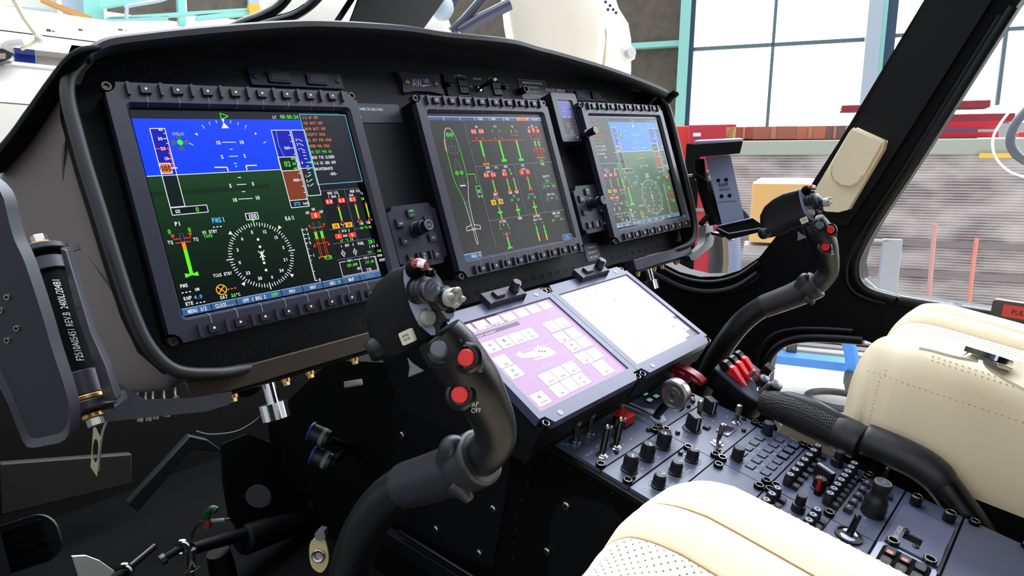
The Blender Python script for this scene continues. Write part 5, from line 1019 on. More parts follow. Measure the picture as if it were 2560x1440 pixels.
def trim(x0, y0, label, cx, cy):
    T = cpanel('trim_panel', label, x0[0], x0[1], y0[1], y0[0], 'trim switch', screws=(), fast=((.006, .006),))
    k = MB(); k.lathe([(.0150, .0008), (.0148, .0034), (.0128, .0036), (.0126, .0014), (.0001, .0014)], KEY, o=(cx, cy, 0), n=30)
    for a in (0, pi): k.prism([(.0035, -.0075), (.0060, -.0080), (.0105, -.0040), (.0112, 0), (.0105, .0040), (.0060, .0080), (.0035, .0075)], .0014, .0030, mat('porcelain_white', (200, 206, 232), .4), T=TR(cx, cy, 0) @ ROT(a, 'Z'))
    k.build('dial', T)
    k = MB(); k.cyl((cx, cy, .002), (cx + .001, cy - .002, .028), .0040, .0034, SATIN); k.ball((cx + .001, cy - .002, .028), .0038, SATIN); k.build('toggle', T)
    return T
trim((0, Wp), (-.3592, -.3124), 'dark panel with a white dial and toggle beside the near seat', .127, .0232)
k = MB(); T = None
T = thing('trim_dial', 'white dial and black toggle beyond the stubby joystick', 'trim switch', CF @ TR(.2702, -.3340, 0))
k.lathe([(.0125, .0010), (.0122, .0034), (.0108, .0036), (.0106, .0014), (.0001, .0014)], KEY, n=30)
for a in (0, pi): k.prism([(.0030, -.0065), (.0052, -.0070), (.0090, -.0034), (.0096, 0), (.0090, .0034), (.0052, .0070), (.0030, .0065)], .0014, .0030, mat('porcelain_white', (200, 206, 232), .4), T=ROT(a, 'Z'))
k.build('dial', T); k = MB(); k.cyl((0, 0, .002), (.001, -.001, .024), .0036, .0030, SATIN); k.ball((.001, -.001, .024), .0034, SATIN); k.build('toggle', T)
# usb panel, blank cover, handset
T = cpanel('charger_panel', 'stowage panel with a slotted lid marked USB CHARGER', X2, .2830, -.3612, -.4230, 'charger panel', screws=(), fast=())
LID = mat('lid_grey', (84, 88, 114), .33, noise=(40, .12))
k = MB(); k.box((.0010, .0025, .0008), (.1020, .0580, .0030), LID); k.build('lid', T, bevel=.0005)
k = MB(); k.prism([(.0060, .0035), (.0160, .0030), (.0600, .0040), (.0600, .0120), (.0510, .0180), (.0500, .0560), (.0060, .0560)], .003, .0056, LID, hole=rrect(.0255, .0246, .0410, .0428, .0006)); k.box((.0255, .0246, .003), (.0410, .0428, .0033), DEEP); k.text('USB CHARGER', .0322, .0488, .0056, WHITEP, z=.0058, sx=.60); o = k.build('charger_plate', T, bevel=.0004)
for x, y in ((.0432, .0424), (.0212, .0282)): k = MB(); screwhead(k, x, y, .0056, .0034, DARKSTEEL); k.build('screw', T)
for x, y in ((.1180, .0480), (.1160, .0118), (.0005, .0480), (.0005, .0118)): k = MB(); k.lathe([(.0068, .0008), (.0068, .0125), (.0058, .0134), (.0046, .0134), (.0044, .0100), (.0001, .0100)], SATIN, o=(x, y, 0), n=22); k.torus((x, y, .0134), .0052, .0005, STEEL, n=22, k=6); k.build('thumb_fastener', T)
cpanel('blank_cover', 'plain bluish cover plate at the lower right corner', X2, .2830, -.4255, -.5150, 'cover plate', screws=(), fast=((.137, .080), (.137, .028)))
cpanel('blank_cover', 'silvery cover plate under the bluish one, bottom edge', 0, Wp, -.4255, -.5150, 'cover plate', screws=(), fast=(), m=mat('plate_silver', (128, 134, 160), .3, .3))
T = thing('handset', 'silver-edged handset with rows of black keys beside the seat', 'handset', CF @ TR(0, -.4230, 0))
k = MB(); k.rbox((.004, .002, -.004), (.138, .0600, .0085), .008, mat('handset_silver', (140, 144, 165), .3, .4)); k.rbox((.010, .007, .0085), (.134, .054, .0090), .005, DEEP); k.build('shell', T, bevel=.0015)
for i in range(6):
    for j in range(3):
        x = .122 - i * .0200; y = .0455 - j * .0145; k = MB(); k.rbox((x - .0068, y - .0050, .0088), (x + .0068, y + .0050, .0125), .003, KEY); 
        if i == 0 and j < 2: k.box((x - .006, y - .003, .0125), (x - .0005, y + .003, .0128), mat('key_pink', (225, 120, 120), .5))
        k.text('%d' % ((i * 3 + j) % 10), x, y, .0045, GREYP, z=.0127); k.build('key', T, bevel=.0006)

# ================================================================== CYCLIC STICKS
GRIP = mat('grip_black', (11, 11, 14), 0.40, spec=.4, bump=(700, .12, .0003)); GRIP2 = mat('grip_face_grey', (140, 146, 172), 0.38, bump=(500, .1, .0003)); BOOT = mat('boot_grey', (30, 30, 36), .42)
SEATX = .769
def cyclic(label):
    T = thing('cyclic_stick', label, 'control stick', None, 'cyclic control sticks')
    def P(x, y, d): return dep(x, y, d)
    b = MB(); b.tube([P(862, 1560, .66), P(872, 1440, .620), P(905, 1335, .590), (P(960, 1255, .570)), P(1030, 1205, .548), P(1110, 1185, .520), P(1170, 1158, .505)], [.0190, .0190, .0190, .0188, .0180, .0170, .0150], GRIP, n=26); b.build('lower_arm', T, ang=60)
    b = MB(); b.tube([P(1015, 1213, .551), P(1018, 1212, .550), P(1060, 1200, .538), P(1110, 1184, .524), P(1150, 1168, .514), P(1168, 1160, .508), P(1190, 1148, .503), P(1200, 1143, .500), P(1204, 1141, .499)], [.0185, .0196, .0200, .0205, .0215, .0222, .0226, .0226, .0200], BOOT, n=30, smooth=5)
    b.tube([P(1118, 1155, .505), P(1125, 1118, .497), P(1140, 1108, .497), P(1162, 1118, .497)], [.0095, .0085, .0065, .0040], BOOT, n=12); b.tube([P(1140, 1210, .500), P(1160, 1232, .497), P(1174, 1252, .496)], [.0110, .0065, .0040], BOOT, n=10)
    b.build('sleeve', T, ang=55)
    b = MB(); b.tube([P(1180, 1155, .507), P(1214, 1132, .497), P(1238, 1094, .490), P(1232, 1048, .484), P(1212, 1005, .477), P(1188, 960, .470), P(1155, 915, .464), P(1125, 872, .459), P(1098, 835, .457)], [.0162, .0160, .0160, .0168, .0182, .0196, .0205, .0200, .0175], GRIP, n=26)
    b.build('grip', T, ang=60)
    # head: a rounded pod behind an angled face plate
    O = [(1012, 676), (1020, 664), (1036, 657), (1060, 660), (1082, 676), (1100, 700), (1118, 738), (1133, 788), (1126, 797), (1106, 806), (1094, 836), (1084, 840), (1064, 826), (1044, 804), (1030, 772), (1020, 740), (1013, 705)]
    O = smooth2(O, 3); ox, oy = 1070, 742
    def sec(dx, dy, sx, sy, d, w): return [P(ox + dx + (x - ox) * sx, oy + dy + (y - oy) * sy, d + w * (y - oy) / 1601) for x, y in O]
    S_ = [sec(0, 0, .97, .97, .4495, 0), sec(0, 0, 1, 1, .4505, 0), sec(-7, 3, 1.02, 1.02, .4560, 0), sec(-10, 5, .995, .995, .4570, 0), sec(-13, 6, 1.02, 1.02, .4590, 0), sec(-42, 16, 1.03, 1.03, .4740, 0), sec(-72, 38, 1.0, 1.0, .4870, 0), sec(-100, 62, .86, .90, .4980, 0), sec(-120, 86, .60, .70, .5060, 0), sec(-130, 100, .28, .38, .5100, 0), sec(-133, 104, .06, .1, .5110, 0)]
    b = MB(); b.loft(S_[::-1][:-1], GRIP); b.build('pod', T, ang=45)
    b = MB(); b.tube([P(990, 850, .508), P(955, 864, .508), P(932, 876, .507), P(920, 882, .506)], [.0120, .0105, .0095, .0070], GRIP, n=18); b.build('palm_rest', T, ang=70)
    # face plate with its scooped notch
    Fo = [(1010, 676), (1018, 662), (1036, 655), (1062, 658), (1084, 674), (1102, 698), (1120, 736), (1136, 788), (1130, 797), (1118, 797), (1106, 782), (1094, 768), (1084, 767), (1077, 776), (1078, 800), (1089, 826), (1088, 837), (1078, 838), (1058, 820), (1040, 798), (1026, 766), (1016, 730), (1010, 700)]
    A = [P(x, y, .4485) for x, y in Fo]; B = [P(x - 1, y + 1, .4500) for x, y in Fo]; b = MB(); n = len(A)
    bm = bmesh.new(); vs = [bm.verts.new(p) for p in A]; bmesh.ops.triangle_fill(bm, use_beauty=True, edges=[bm.edges.new((vs[i], vs[(i + 1) % n])) for i in range(n)]); bm.verts.index_update()
    b.add([v.co.copy() for v in bm.verts], [tuple(v.index for v in f.verts) for f in bm.faces], GRIP2); bm.free(); b.ring(A, B, GRIP2); b.build('face_plate', T, bevel=.0004)
    fn = (P(1060, 745, .43) - P(1060, 745, .45)).normalized(); right = (P(1100, 745, .45) - P(1060, 745, .45)).normalized()
    ad = (fn + right * .85 + V((0, 0, .02))).normalized()                      # the hat switches point along the plate's own normal
    def at(x, y, k=.4480): return P(x, y, k)
    k = MB(); k.lathe([(.0098, 0), (.0098, .001), (.0082, .0015), (.0080, .004), (.0092, .0045), (.0092, .0075), (.0080, .0080), (.0092, .0085), (.0092, .0120), (.0078, .0130), (.0072, .0170), (.0001, .0170)], KEY, o=at(1042, 726), d=ad, n=26); k.lathe([(.0080, .0168), (.0080, .0182), (.0050, .0188), (.0050, .0202), (.0034, .0205), (.0034, .0222), (.0016, .0225), (.0001, .0232)], mat('hat_grey', (110, 114, 126), .35, .6), o=at(1042, 726), d=ad, n=26); k.build('trim_hat', T)
    k = MB(); k.lathe([(.0092, 0), (.0090, .004), (.0078, .0045), (.0086, .005), (.0086, .0085), (.0070, .0095), (.0066, .0130), (.0001, .013)], KEY, o=at(1094, 745), d=ad, n=26)
    Fh = frame(at(1094, 745), ad.orthogonal(), ad.cross(ad.orthogonal())); k.lathe([(.0064, .013), (.0070, .0180), (.0066, .0200), (.0001, .0200)], mat('crown_grey', (160, 158, 152), .4), o=at(1094, 745), d=ad, n=24)
    for i in range(4): a = i * pi / 2 + .4; k.ball((cos(a) * .0052, sin(a) * .0052, .0205), .0024, mat('crown_grey', (160, 158, 152), .4), T=Fh, n=10, sc=(1, 1, 1.3))
    k.box((-.005, -.001, .0195), (.005, .001, .0220), mat('crown_grey', (160, 158, 152), .4), T=Fh); k.build('radio_hat', T)
    for x, y, r in ((1038, 750, .0030), (1071, 682, .0030), (1120, 773, .0030)): k = MB(); k.lathe([(r, 0), (r, .004), (r * .8, .0055), (.0001, .006)], SATIN, o=at(x, y), d=ad, n=16); k.build('face_screw', T)
    k = MB(); k.lathe([(.0070, 0), (.0070, .001), (.0056, .0015), (.0056, .0058), (.0045, .0070), (.0001, .0075)], mat('button_grey', (142, 142, 138), .5), o=at(1062, 795), d=ad, n=22); k.build('grey_button', T)
    k = MB(); k.ball(P(1038, 672, .445), .0072, DEEP, n=14); k.build('switch_hood', T)
    k = MB(); RW_ = mat('worn_red', (140, 40, 52), .5); k.tube([P(1034, 662, .438), P(1046, 657, .436), P(1058, 662, .435), P(1064, 672, .436)], [.0030, .0036, .0036, .0030], RW_, n=8, sx=.9); k.build('red_switch', T, bevel=.0006)
    k = MB(); k.tube([P(1046, 656, .434), P(1062, 660, .433)], .0034, mat('worn_white', (215, 205, 205), .5), n=8, smooth=1, sx=.5); k.build('switch_tab', T)
    # front of the grip
    def nor(x, y, dx=0, dy=0): return ((CAM - P(x, y, .45)).normalized() + V(RW[0]) * dx - V(RW[1]) * dy).normalized()
    a1 = nor(1102, 870, -.25, .15); k = MB(); k.lathe([(.0100, 0), (.0098, .003), (.0074, .0036), (.0072, .0055), (.0001, .0055)], SATIN, o=P(1104, 876, .446), d=a1, n=24); k.lathe([(.0060, .0055), (.0058, .0092), (.0048, .0104), (.0001, .0108)], mat('button_slate', (86, 92, 100), .5), o=P(1104, 876, .446), d=a1, n=24); k.build('grey_button', T)
    for x, y, d, nm in ((1168, 895, .4455, 'a'), (1153, 987, .4520, 'b')):
        a2 = nor(x, y, -.22, .05); c = P(x, y, d); k = MB(); k.lathe([(.0112, -.004), (.0110, .0025), (.0092, .0042), (.0078, .0046), (.0074, .0020), (.0001, .0020)], SATIN, o=c, d=a2, n=28); k.lathe([(.0062, .0020), (.0060, .0052), (.0052, .0060), (.0001, .0062)], mat('button_red', (225, 35, 32), .5), o=c, d=a2, n=26); k.build('red_button', T)
        for u in ((-1, .7), (.6, -1)): k = MB(); F_ = frame(c + a2 * .001 + V(RW[0]) * u[0] * -.011 * .8 - V(RW[1]) * -.011 * u[1], V(RW[0]), -V(RW[1])); k.lathe([(.0026, -.003), (.0026, .0010), (.0018, .0018), (.0001, .0018)], DARKSTEEL, T=F_, n=14); k.build('face_screw', T)
    fl = frame(P(1188, 1018, .4475), V(RW[0]) + V(RW[2]) * .30, -V(RW[1]) * 1 + V(RW[0]) * -.12); k = MB(); k.text('AP', 0, .0022, .0034, WHITEP, T=fl, sx=.9); k.text('OFF', .0006, -.0022, .0034, WHITEP, T=fl, sx=.9); k.build('lettering', T)
    k = MB(); k.loft([[P(1018, 893, .455), P(1032, 908, .455), P(1062, 927, .453), P(1020, 944, .456), P(1024, 918, .456)], [P(1018, 893, .460), P(1032, 908, .460), P(1062, 927, .458), P(1020, 944, .461), P(1024, 918, .461)]], mat('trigger_grey', (104, 104, 108), .4)); k.build('trigger', T, bevel=.0010)
    fs = frame(P(1016, 843, .4405), P(1040, 832, .4405 - .004) - P(1016, 843, .4405), P(1012, 826, .4405) - P(1016, 843, .4405)); k = MB(); k.rbox((-.0054, -.0046, -.0030), (.0054, .0046, .0003), .0012, mat('sticker_ivory', (206, 200, 178), .5)); k.text('AP/REL', 0, .0014, .0018, BLACK, z=.0005); k.text('T/R FD', 0, -.0014, .0018, BLACK, z=.0005); o = k.build('sticker', T); o.matrix_world = fs
    return T
c1 = cyclic('large black cyclic stick in front of the left display')
c2 = copy_tree(c1); c2.location.x += SEATX; c2['label'] = 'farther black cyclic stick beside the right cockpit wall'

# ================================================================== COLLECTIVE LEVER (between console and far seat)
T = thing('collective_lever', 'black collective lever with perforated grip and red switch covers', 'control lever')
def Q(x, y, X=.656): return ax(x, y, 0, X)
b = MB(); b.tube([Q(2165, 1098), Q(2170, 1100), Q(2240, 1130), Q(2300, 1160), Q(2338, 1188), Q(2350, 1205)], [.0200, .0222, .0225, .0222, .0218, .0205], BOOT, n=28); b.build('shaft', T, ang=50)
b = MB(); b.tube([Q(2330, 1185), Q(2360, 1215), Q(2400, 1270), Q(2460, 1350), Q(2520, 1440)], [.0205, .0200, .0200, .0195, .019], SATIN, n=24); b.build('lower_tube', T, ang=50)
perf = mat('grip_perforated', (10, 10, 12), .55)
n_ = perf.node_tree; p_ = n_.nodes['Principled BSDF']; vz = n_.nodes.new('ShaderNodeTexVoronoi'); vz.inputs['Scale'].default_value = 330; vz.inputs['Randomness'].default_value = .12
co = n_.nodes.new('ShaderNodeTexCoord'); n_.links.new(co.outputs['Object'], vz.inputs['Vector']); bp = n_.nodes.new('ShaderNodeBump'); bp.inputs['Distance'].default_value = .0014; bp.inputs['Strength'].default_value = 1.0
n_.links.new(vz.outputs['Distance'], bp.inputs['Height']); n_.links.new(bp.outputs[0], p_.inputs['Normal'])
b = MB(); b.tube([Q(1905, 1005), Q(1935, 1012), Q(1980, 1026), Q(2030, 1048), Q(2080, 1072), Q(2115, 1090)], [.0170, .0205, .0245, .0255, .0245, .0238], perf, n=30, sx=1.0); b.build('perforated_grip', T, ang=60)
b = MB(); b.tube([Q(2085, 1073), Q(2100, 1081), Q(2130, 1096), Q(2146, 1105), Q(2150, 1107)], [.0240, .0250, .0250, .0248, .0225], BOOT, n=30, smooth=3); b.tube([Q(1925, 996), Q(1970, 994), Q(2030, 1014), Q(2090, 1046), Q(2135, 1070)], [.004, .009, .0105, .0100, .008], BOOT, n=12); b.build('grip_collar', T, ang=50)
# switch head: a wedge tilted up towards the windscreen
hn = V((-.25, -.62, .74)).normalized()
p0 = Q(1870, 955, .664); hx = (Q(1925, 1003, .664) - Q(1812, 905, .664)).normalized(); F = frame(p0, hx, hn.cross(hx)); 
q0 = loc(F, 1808, 902); q1 = loc(F, 1930, 1002); L_ = (q1[0] - q0[0])
b = MB(); P = smooth2([(q0[0], -.020), (q0[0] + .004, .020), (q0[0] + .02, .036), (q1[0] - .03, .036), (q1[0] - .005, .012), (q1[0], .0), (q1[0] - .006, -.014), (q1[0] - .03, -.022), (q0[0] + .01, -.024)], 3)
b.prism(P, -.004, .0, mat('switch_face_grey', (70, 74, 92), .38), T=F); b.build('switch_face', T, bevel=.0006)
b = MB(); b.prism([(x * 1.0, y * 1.0) for x, y in P], -.040, -.004, GRIP, T=F, taper=0); b.build('switch_head', T, bevel=.003)
def fl_(x, y): return loc(F, x, y, 0)
for i in range(3):
    u = V((*fl_(1826 + i * 14, 900 + i * 2), 0)); k = MB(); RC = mat('cover_red', (220, 24, 30), .3)
    w = .0045; yy = q0[0] + .016
    k.loft([[V((q0[0] + .006, -.014 + i * .0165 + s * w, z)) for s, z in ((-1, .002), (1, .002), (1, .012), (-1, .012))], [V((q0[0] + .022, -.014 + i * .0165 + s * w, z)) for s, z in ((-1, .002), (1, .002), (1, .018), (-1, .018))], [V((q0[0] + .044, -.014 + i * .0165 + s * w * .8, z)) for s, z in ((-1, .003), (1, .003), (1, .0085), (-1, .0085))], [V((q0[0] + .052, -.014 + i * .0165 + s * w * .4, z)) for s, z in ((-1, .004), (1, .004), (1, .006), (-1, .006))]], RC, T=F)
    k.cyl((q0[0] + .010, -.014 + i * .0165 - w - .0006, .009), (q0[0] + .010, -.014 + i * .0165 + w + .0006, .009), .0088, .0088, SATIN, T=F, n=18); k.build('switch_cover', T, bevel=.0008)
for x, y, t in ((1866, 947, .020), (1903, 978, .020)):
    u = fl_(x, y); k = MB(); k.torus((u[0], u[1], .001), .0062, .0014, CHROME, T=F, n=20); k.cyl((u[0], u[1], 0), (u[0] + .002, u[1] + .002, t), .0028, .0036, mat('toggle_bronze', (150, 138, 125), .4, .8), T=F, n=16); k.ball((u[0] + .002, u[1] + .002, t), .0036, mat('toggle_bronze', (150, 138, 125), .4, .8), T=F, n=12); k.build('toggle', T)
for x, y, r, h, m_ in ((1902, 958, .0080, .012, SATIN), (1930, 975, .0095, .014, GRIP)):
    u = fl_(x, y); k = MB(); k.lathe([(r * 1.2, 0), (r * 1.1, h * .4), (r, h * .5), (r, h), (.0001, h)], m_, o=(u[0], u[1], 0), T=F, n=22); k.lathe([(r * .9, h), (r * .8, h + .002), (r * .5, h + .003), (.0001, h + .003)], mat('hat_grey', (110, 114, 126), .35, .6), o=(u[0], u[1], 0), T=F, n=22); k.build('hat_switch', T)
u = fl_(1902, 940); k = MB(); k.box((u[0] - .006, u[1] + .004, .0), (u[0] + .008, u[1] + .016, .018), SATIN, T=F); k.build('block_switch', T, bevel=.001)
k = MB(); k.tube([Q(2140, 1165), Q(2175, 1178), Q(2200, 1170)], [.013, .015, .010], DEEP, n=14); k.build('friction_clamp', T)

# ================================================================== SEATS
PERF = mat('cream_perforated', (232, 213, 178), .55)
n_ = PERF.node_tree; p_ = n_.nodes['Principled BSDF']; co = n_.nodes.new('ShaderNodeTexCoord'); mp = n_.nodes.new('ShaderNodeMapping'); mp.inputs['Rotation'].default_value = (0, 0, rad(45)); mp.inputs['Scale'].default_value = (200, 200, 200)
n_.links.new(co.outputs['Object'], mp.inputs[0]); fr = n_.nodes.new('ShaderNodeVectorMath'); fr.operation = 'FRACTION'; n_.links.new(mp.outputs[0], fr.inputs[0])
sb = n_.nodes.new('ShaderNodeVectorMath'); sb.operation = 'SUBTRACT'; sb.inputs[1].default_value = (.5, .5, 0); n_.links.new(fr.outputs[0], sb.inputs[0]); ml = n_.nodes.new('ShaderNodeVectorMath'); ml.operation = 'MULTIPLY'; ml.inputs[1].default_value = (1, 1, 0); n_.links.new(sb.outputs[0], ml.inputs[0])
ln = n_.nodes.new('ShaderNodeVectorMath'); ln.operation = 'LENGTH'; n_.links.new(ml.outputs[0], ln.inputs[0]); gt = n_.nodes.new('ShaderNodeMath'); gt.operation = 'GREATER_THAN'; gt.inputs[1].default_value = .15; n_.links.new(ln.outputs['Value'], gt.inputs[0])
mx = n_.nodes.new('ShaderNodeMix'); mx.data_type = 'RGBA'; mx.inputs[6].default_value = (*s2l((92, 78, 58)), 1); mx.inputs[7].default_value = (*s2l((250, 234, 200)), 1); n_.links.new(gt.outputs[0], mx.inputs[0]); n_.links.new(mx.outputs[2], p_.inputs['Base Color'])
XC = .071
zp = [(0, .640), (.03, .641), (.055, .646), (.068, .652), (.074, .653), (.078, .650), (.083, .657), (.097, .666), (.110, .6685), (.116, .665), (.122, .671), (.145, .675), (.165, .672), (.178, .662), (.187, .645), (.191, .62), (.192, .59), (.191, .56), (.186, .52), (.180, .505)]
def zat(s): 
    s = abs(s)
    for (a, za), (b_, zb) in zip(zp, zp[1:]):
        if s <= b_ + 1e-9: return za + (zb - za) * (s - a) / max(b_ - a, 1e-6)
    return zp[-1][1]
front = [(-.472, -.155), (-.472, -.10), (-.474, -.070), (-.479, -.045), (-.487, -.025), (-.498, -.011), (-.513, -.003), (-.545, 0), (-.62, -.004), (-.72, -.010), (-.82, -.016), (-.95, -.018)]
front = [(p.x, p.y) for p in spline([(a, b_, 0) for a, b_ in front], 0, 3)[0]]
def seat(label):
    T = thing('pilot_seat', label, 'seat', None, 'cream pilot seats')
    def sect(y, dz, idx):
        L = []
        for i in idx:
            s, z = zp[i]; fy = y
            q = max(0, (s - .12) / .07) if s > .12 else 0
            ff = max(0, min(1, (-.485 - y) / .06)); zz = z if z > .62 else z
            # the sides tuck in and the front corners round off
            px = s * (1 - .10 * (1 - ff) * (1 if s > .05 else s / .05)); yy = y - .028 * (s / .19) ** 4 * (1 - ff)
            top = z + dz; zz = max(top, .500) if z > .56 else max(.48, z + dz * .3)
            L.append((px, yy, zz))
        return L
    n = len(zp)
    def build(idx, sg, m, name):
        b = MB(); rows = [[V((XC + sg * x, y, z)) for x, y, z in sect(y, dz, idx)] for y, dz in front]
        if sg < 0: rows = [r[::-1] for r in rows]
        b.loft(rows[::-1], m, caps=False, closed=False); return b.build(name, T, ang=80)
    b = MB(); rows = [[V((XC - x, y, z)) for x, y, z in sect(y, dz, range(0, 6))][::-1] + [V((XC + x, y, z)) for x, y, z in sect(y, dz, range(0, 6))][1:] for y, dz in front]
    b.loft(rows[::-1], PERF, caps=False, closed=False); nf = len(rows); W_ = len(rows[0]) - 1
    b.mats.append(CREAM)
    for i, f in enumerate(b.f):
        if (i // W_) >= nf - 1 - 15: b.m[i] = 1
    b.build('cushion', T, ang=80)
    for sg in (1, -1):
        build(range(5, 10), sg, CREAM, 'inner_bolster'); build(range(9, n), sg, CREAM, 'outer_bolster')
    for sg in (1, -1):
        for k_, s in enumerate((.0765, .1160)):
            pts = [V((XC + sg * s * (1 - .10 * (1 - max(0, min(1, (-.485 - y) / .06)))), y - .028 * (s / .19) ** 4 * (1 - max(0, min(1, (-.485 - y) / .06))), max(zat(s) + dz, .5) + .0005)) for y, dz in front[3:]]
            b = MB(); b.tube(pts, .0011, mat('seam_tan', (150, 122, 80), .7), n=6, smooth=1); b.build('seam', T)
        for off, zz in ((.168, .0008), (.1735, .0008)):
            b = MB(); tot = 0
            for i in range(12, len(front) - 1):
                y0_, d0 = front[i]; y1_, d1 = front[i + 1]; m_ = max(1, int(abs(y1_ - y0_) / .006))
                if y0_ > -.56: continue
                for j in range(m_):
                    t = j / m_; y = y0_ + (y1_ - y0_) * t; dz = d0 + (d1 - d0) * t
                    qq = (off - .12) / .07; b.ball((XC + sg * off, y - .012 * qq, zat(off) + dz + zz * .4), .0008, STITCH, n=6, sc=(.7, 1.8, .6))
            o = b.build('stitching', T); o['kind'] = 'stuff'
        b = MB()
        for i in range(26): z = .50 + i * .0055; b.ball((XC + sg * (.1915 if z < .61 else .1915 - (z - .61) * .25), -.525 - (.004 if z > .63 else 0), z), .0009, STITCH, n=6, sc=(.6, .7, 1.6))
        for i in range(30): y = -.51 - i * .0068; b.ball((XC + sg * .1905, y, .632 - i * .0003), .0009, STITCH, n=6, sc=(.6, 1.6, .7))
        o = b.build('side_stitching', T); o['kind'] = 'stuff'
    piv = V((XC, -.47, .65)); T.matrix_world = Matrix.Translation(piv + V((.003, -.004, -.014))) @ ROT(rad(7.5), 'X') @ Matrix.Diagonal((.86, 1, 1, 1)) @ Matrix.Translation(-piv)
    b = MB(); b.box((XC - .17, -.94, .44), (XC + .17, -.47, .51), BLACK); b.box((XC - .12, -.90, .165), (XC - .08, -.55, .44), BLACK); b.box((XC + .08, -.90, .165), (XC + .12, -.55, .44), BLACK); b.build('pan', T, bevel=.006)
    return T
s1 = seat('near cream leather pilot seat in the bottom foreground'); s2 = copy_tree(s1); s2.location.x += SEATX; s1.location += V((-.022, .012, .016)); s2['label'] = 'far cream leather pilot seat at the right picture edge'
# lap belt on the far seat
T = thing('lap_belt', 'cream lap belt with silver buckle lying on the far seat', 'seat belt')
def sq(x, y, z=.668): return ax(x, y, 2, z)
b = MB(); web = mat('belt_webbing', (222, 205, 176), .8, bump=(1800, .4, .0006))
def strap(pts, w, t=.0018):
    P, _ = spline(pts, 0, 5); L = []
    for i, p in enumerate(P):
        d = (P[min(i + 1, len(P) - 1)] - P[max(i - 1, 0)]).normalized(); s = d.cross(V((0, 0, 1))).normalized() * w / 2; u = s.cross(d).normalized() * t
        L.append([p - s - u, p + s - u, p + s + u, p - s + u])
    b.loft(L, web)
strap([sq(2345, 872, .664), sq(2380, 878, .672), sq(2410, 884, .675), sq(2440, 890, .674)], .042); strap([sq(2505, 905, .672), sq(2520, 925, .668), sq(2560, 950, .664), sq(2640, 990, .662)], .036)
b.build('webbing', T, bevel=.0004)
b = MB(); c = sq(2470, 892, .680); F = frame(c, sq(2510, 905, .680) - sq(2430, 880, .680), V((0.2, 1, .15))); b.rbox((-.020, -.013, -.004), (.020, .013, .002), .003, CHROME, T=F); b.box((-.012, -.009, .002), (.016, .009, .006), CHROME, T=F); b.box((.010, -.011, .003), (.022, .011, .008), STEEL, T=F); b.build('buckle', T, bevel=.0008)

# ================================================================== COCKPIT SHELL
SHELL = mat('trim_black', (5, 5, 8), .55, spec=.2, bump=(600, .08, .0004)); SHELL2 = mat('trim_black_smooth', (9, 9, 13), .42, spec=.35)
def yzp(L, X=1.15): return [tuple(list(ax(x, y, 0, X))[1:]) for x, y in L]
doorwin = yzp([(2600, -60), (2545, 10), (2430, 192), (2300, 398), (2200, 548), (2158, 625), (2148, 665), (2155, 700), (2185, 726), (2250, 745), (2400, 768), (2560, 790), (2800, 815)]) + [(-1.15, .60), (-1.15, 1.10)]
chin = yzp([(1915, 935), (1922, 898), (1942, 870), (1972, 852), (2020, 844), (2090, 845), (2160, 850)]) + [(-.46, .50), (-.47, .44), (-.46, .33), (-.40, .27), (-.30, .25), (-.23, .27), (-.192, .34)]
lowcurve = [(1440, 585), (1540, 612), (1600, 632), (1650, 655), (1700, 680), (1750, 692), (1800, 691), (1850, 676), (1900, 642), (1950, 578), (1990, 520), (2100, 350), (2310, 0), (2360, -90)]
outl = yzp(lowcurve) + [(-.55, 1.45), (-1.6, 1.45), (-1.6, .12), (.95, .12), (.95, .40)]
b = MB(); b.prism(outl, 0, .050, SHELL, T=YZ(1.15), hole=[doorwin, chin]); o = struct(b.build('wall_right', None, bevel=.004)); 
# raised frames round the openings
def yz3(P, X): return [V((X, p[0], p[1])) for p in P]
b = MB(); L = yzp(lowcurve[1:9]); b.tube(yz3([(y, z - .036 - .01 * abs(y)) for y, z in L], 1.150), .011, mat('sill_satin', (22, 22, 28), .30), n=12, smooth=4); b.tube(yz3([(y, z - .012) for y, z in L], 1.148), .006, SHELL2, n=10, smooth=4); struct(b.build('trim_1', None, ang=60))
b = MB(); L = yzp([(2250, 745), (2185, 726), (2155, 700), (2148, 665), (2158, 625), (2200, 548), (2300, 398), (2430, 192), (2545, 10)]); b.tube(yz3([(y + .006, z - .004) for y, z in L], 1.146), .009, SHELL2, n=10, smooth=4); b.tube(yz3([(y + .022, z - .014) for y, z in L], 1.147), .006, SHELL2, n=10, smooth=4)
b.tube(yz3([(y, z) for y, z in yzp([(2250, 750), (2400, 775), (2560, 798), (2800, 822)])], 1.145), .010, SHELL2, n=10); struct(b.build('trim_2', None, ang=60))
b = MB(); L = chin[0:7]; b.tube(yz3(L, 1.146), .010, SHELL2, n=10, smooth=4); b.tube(yz3([(y + .02, z + .016) for y, z in L], 1.148), .006, SHELL2, n=10, smooth=4); struct(b.build('trim_3', None, ang=60))
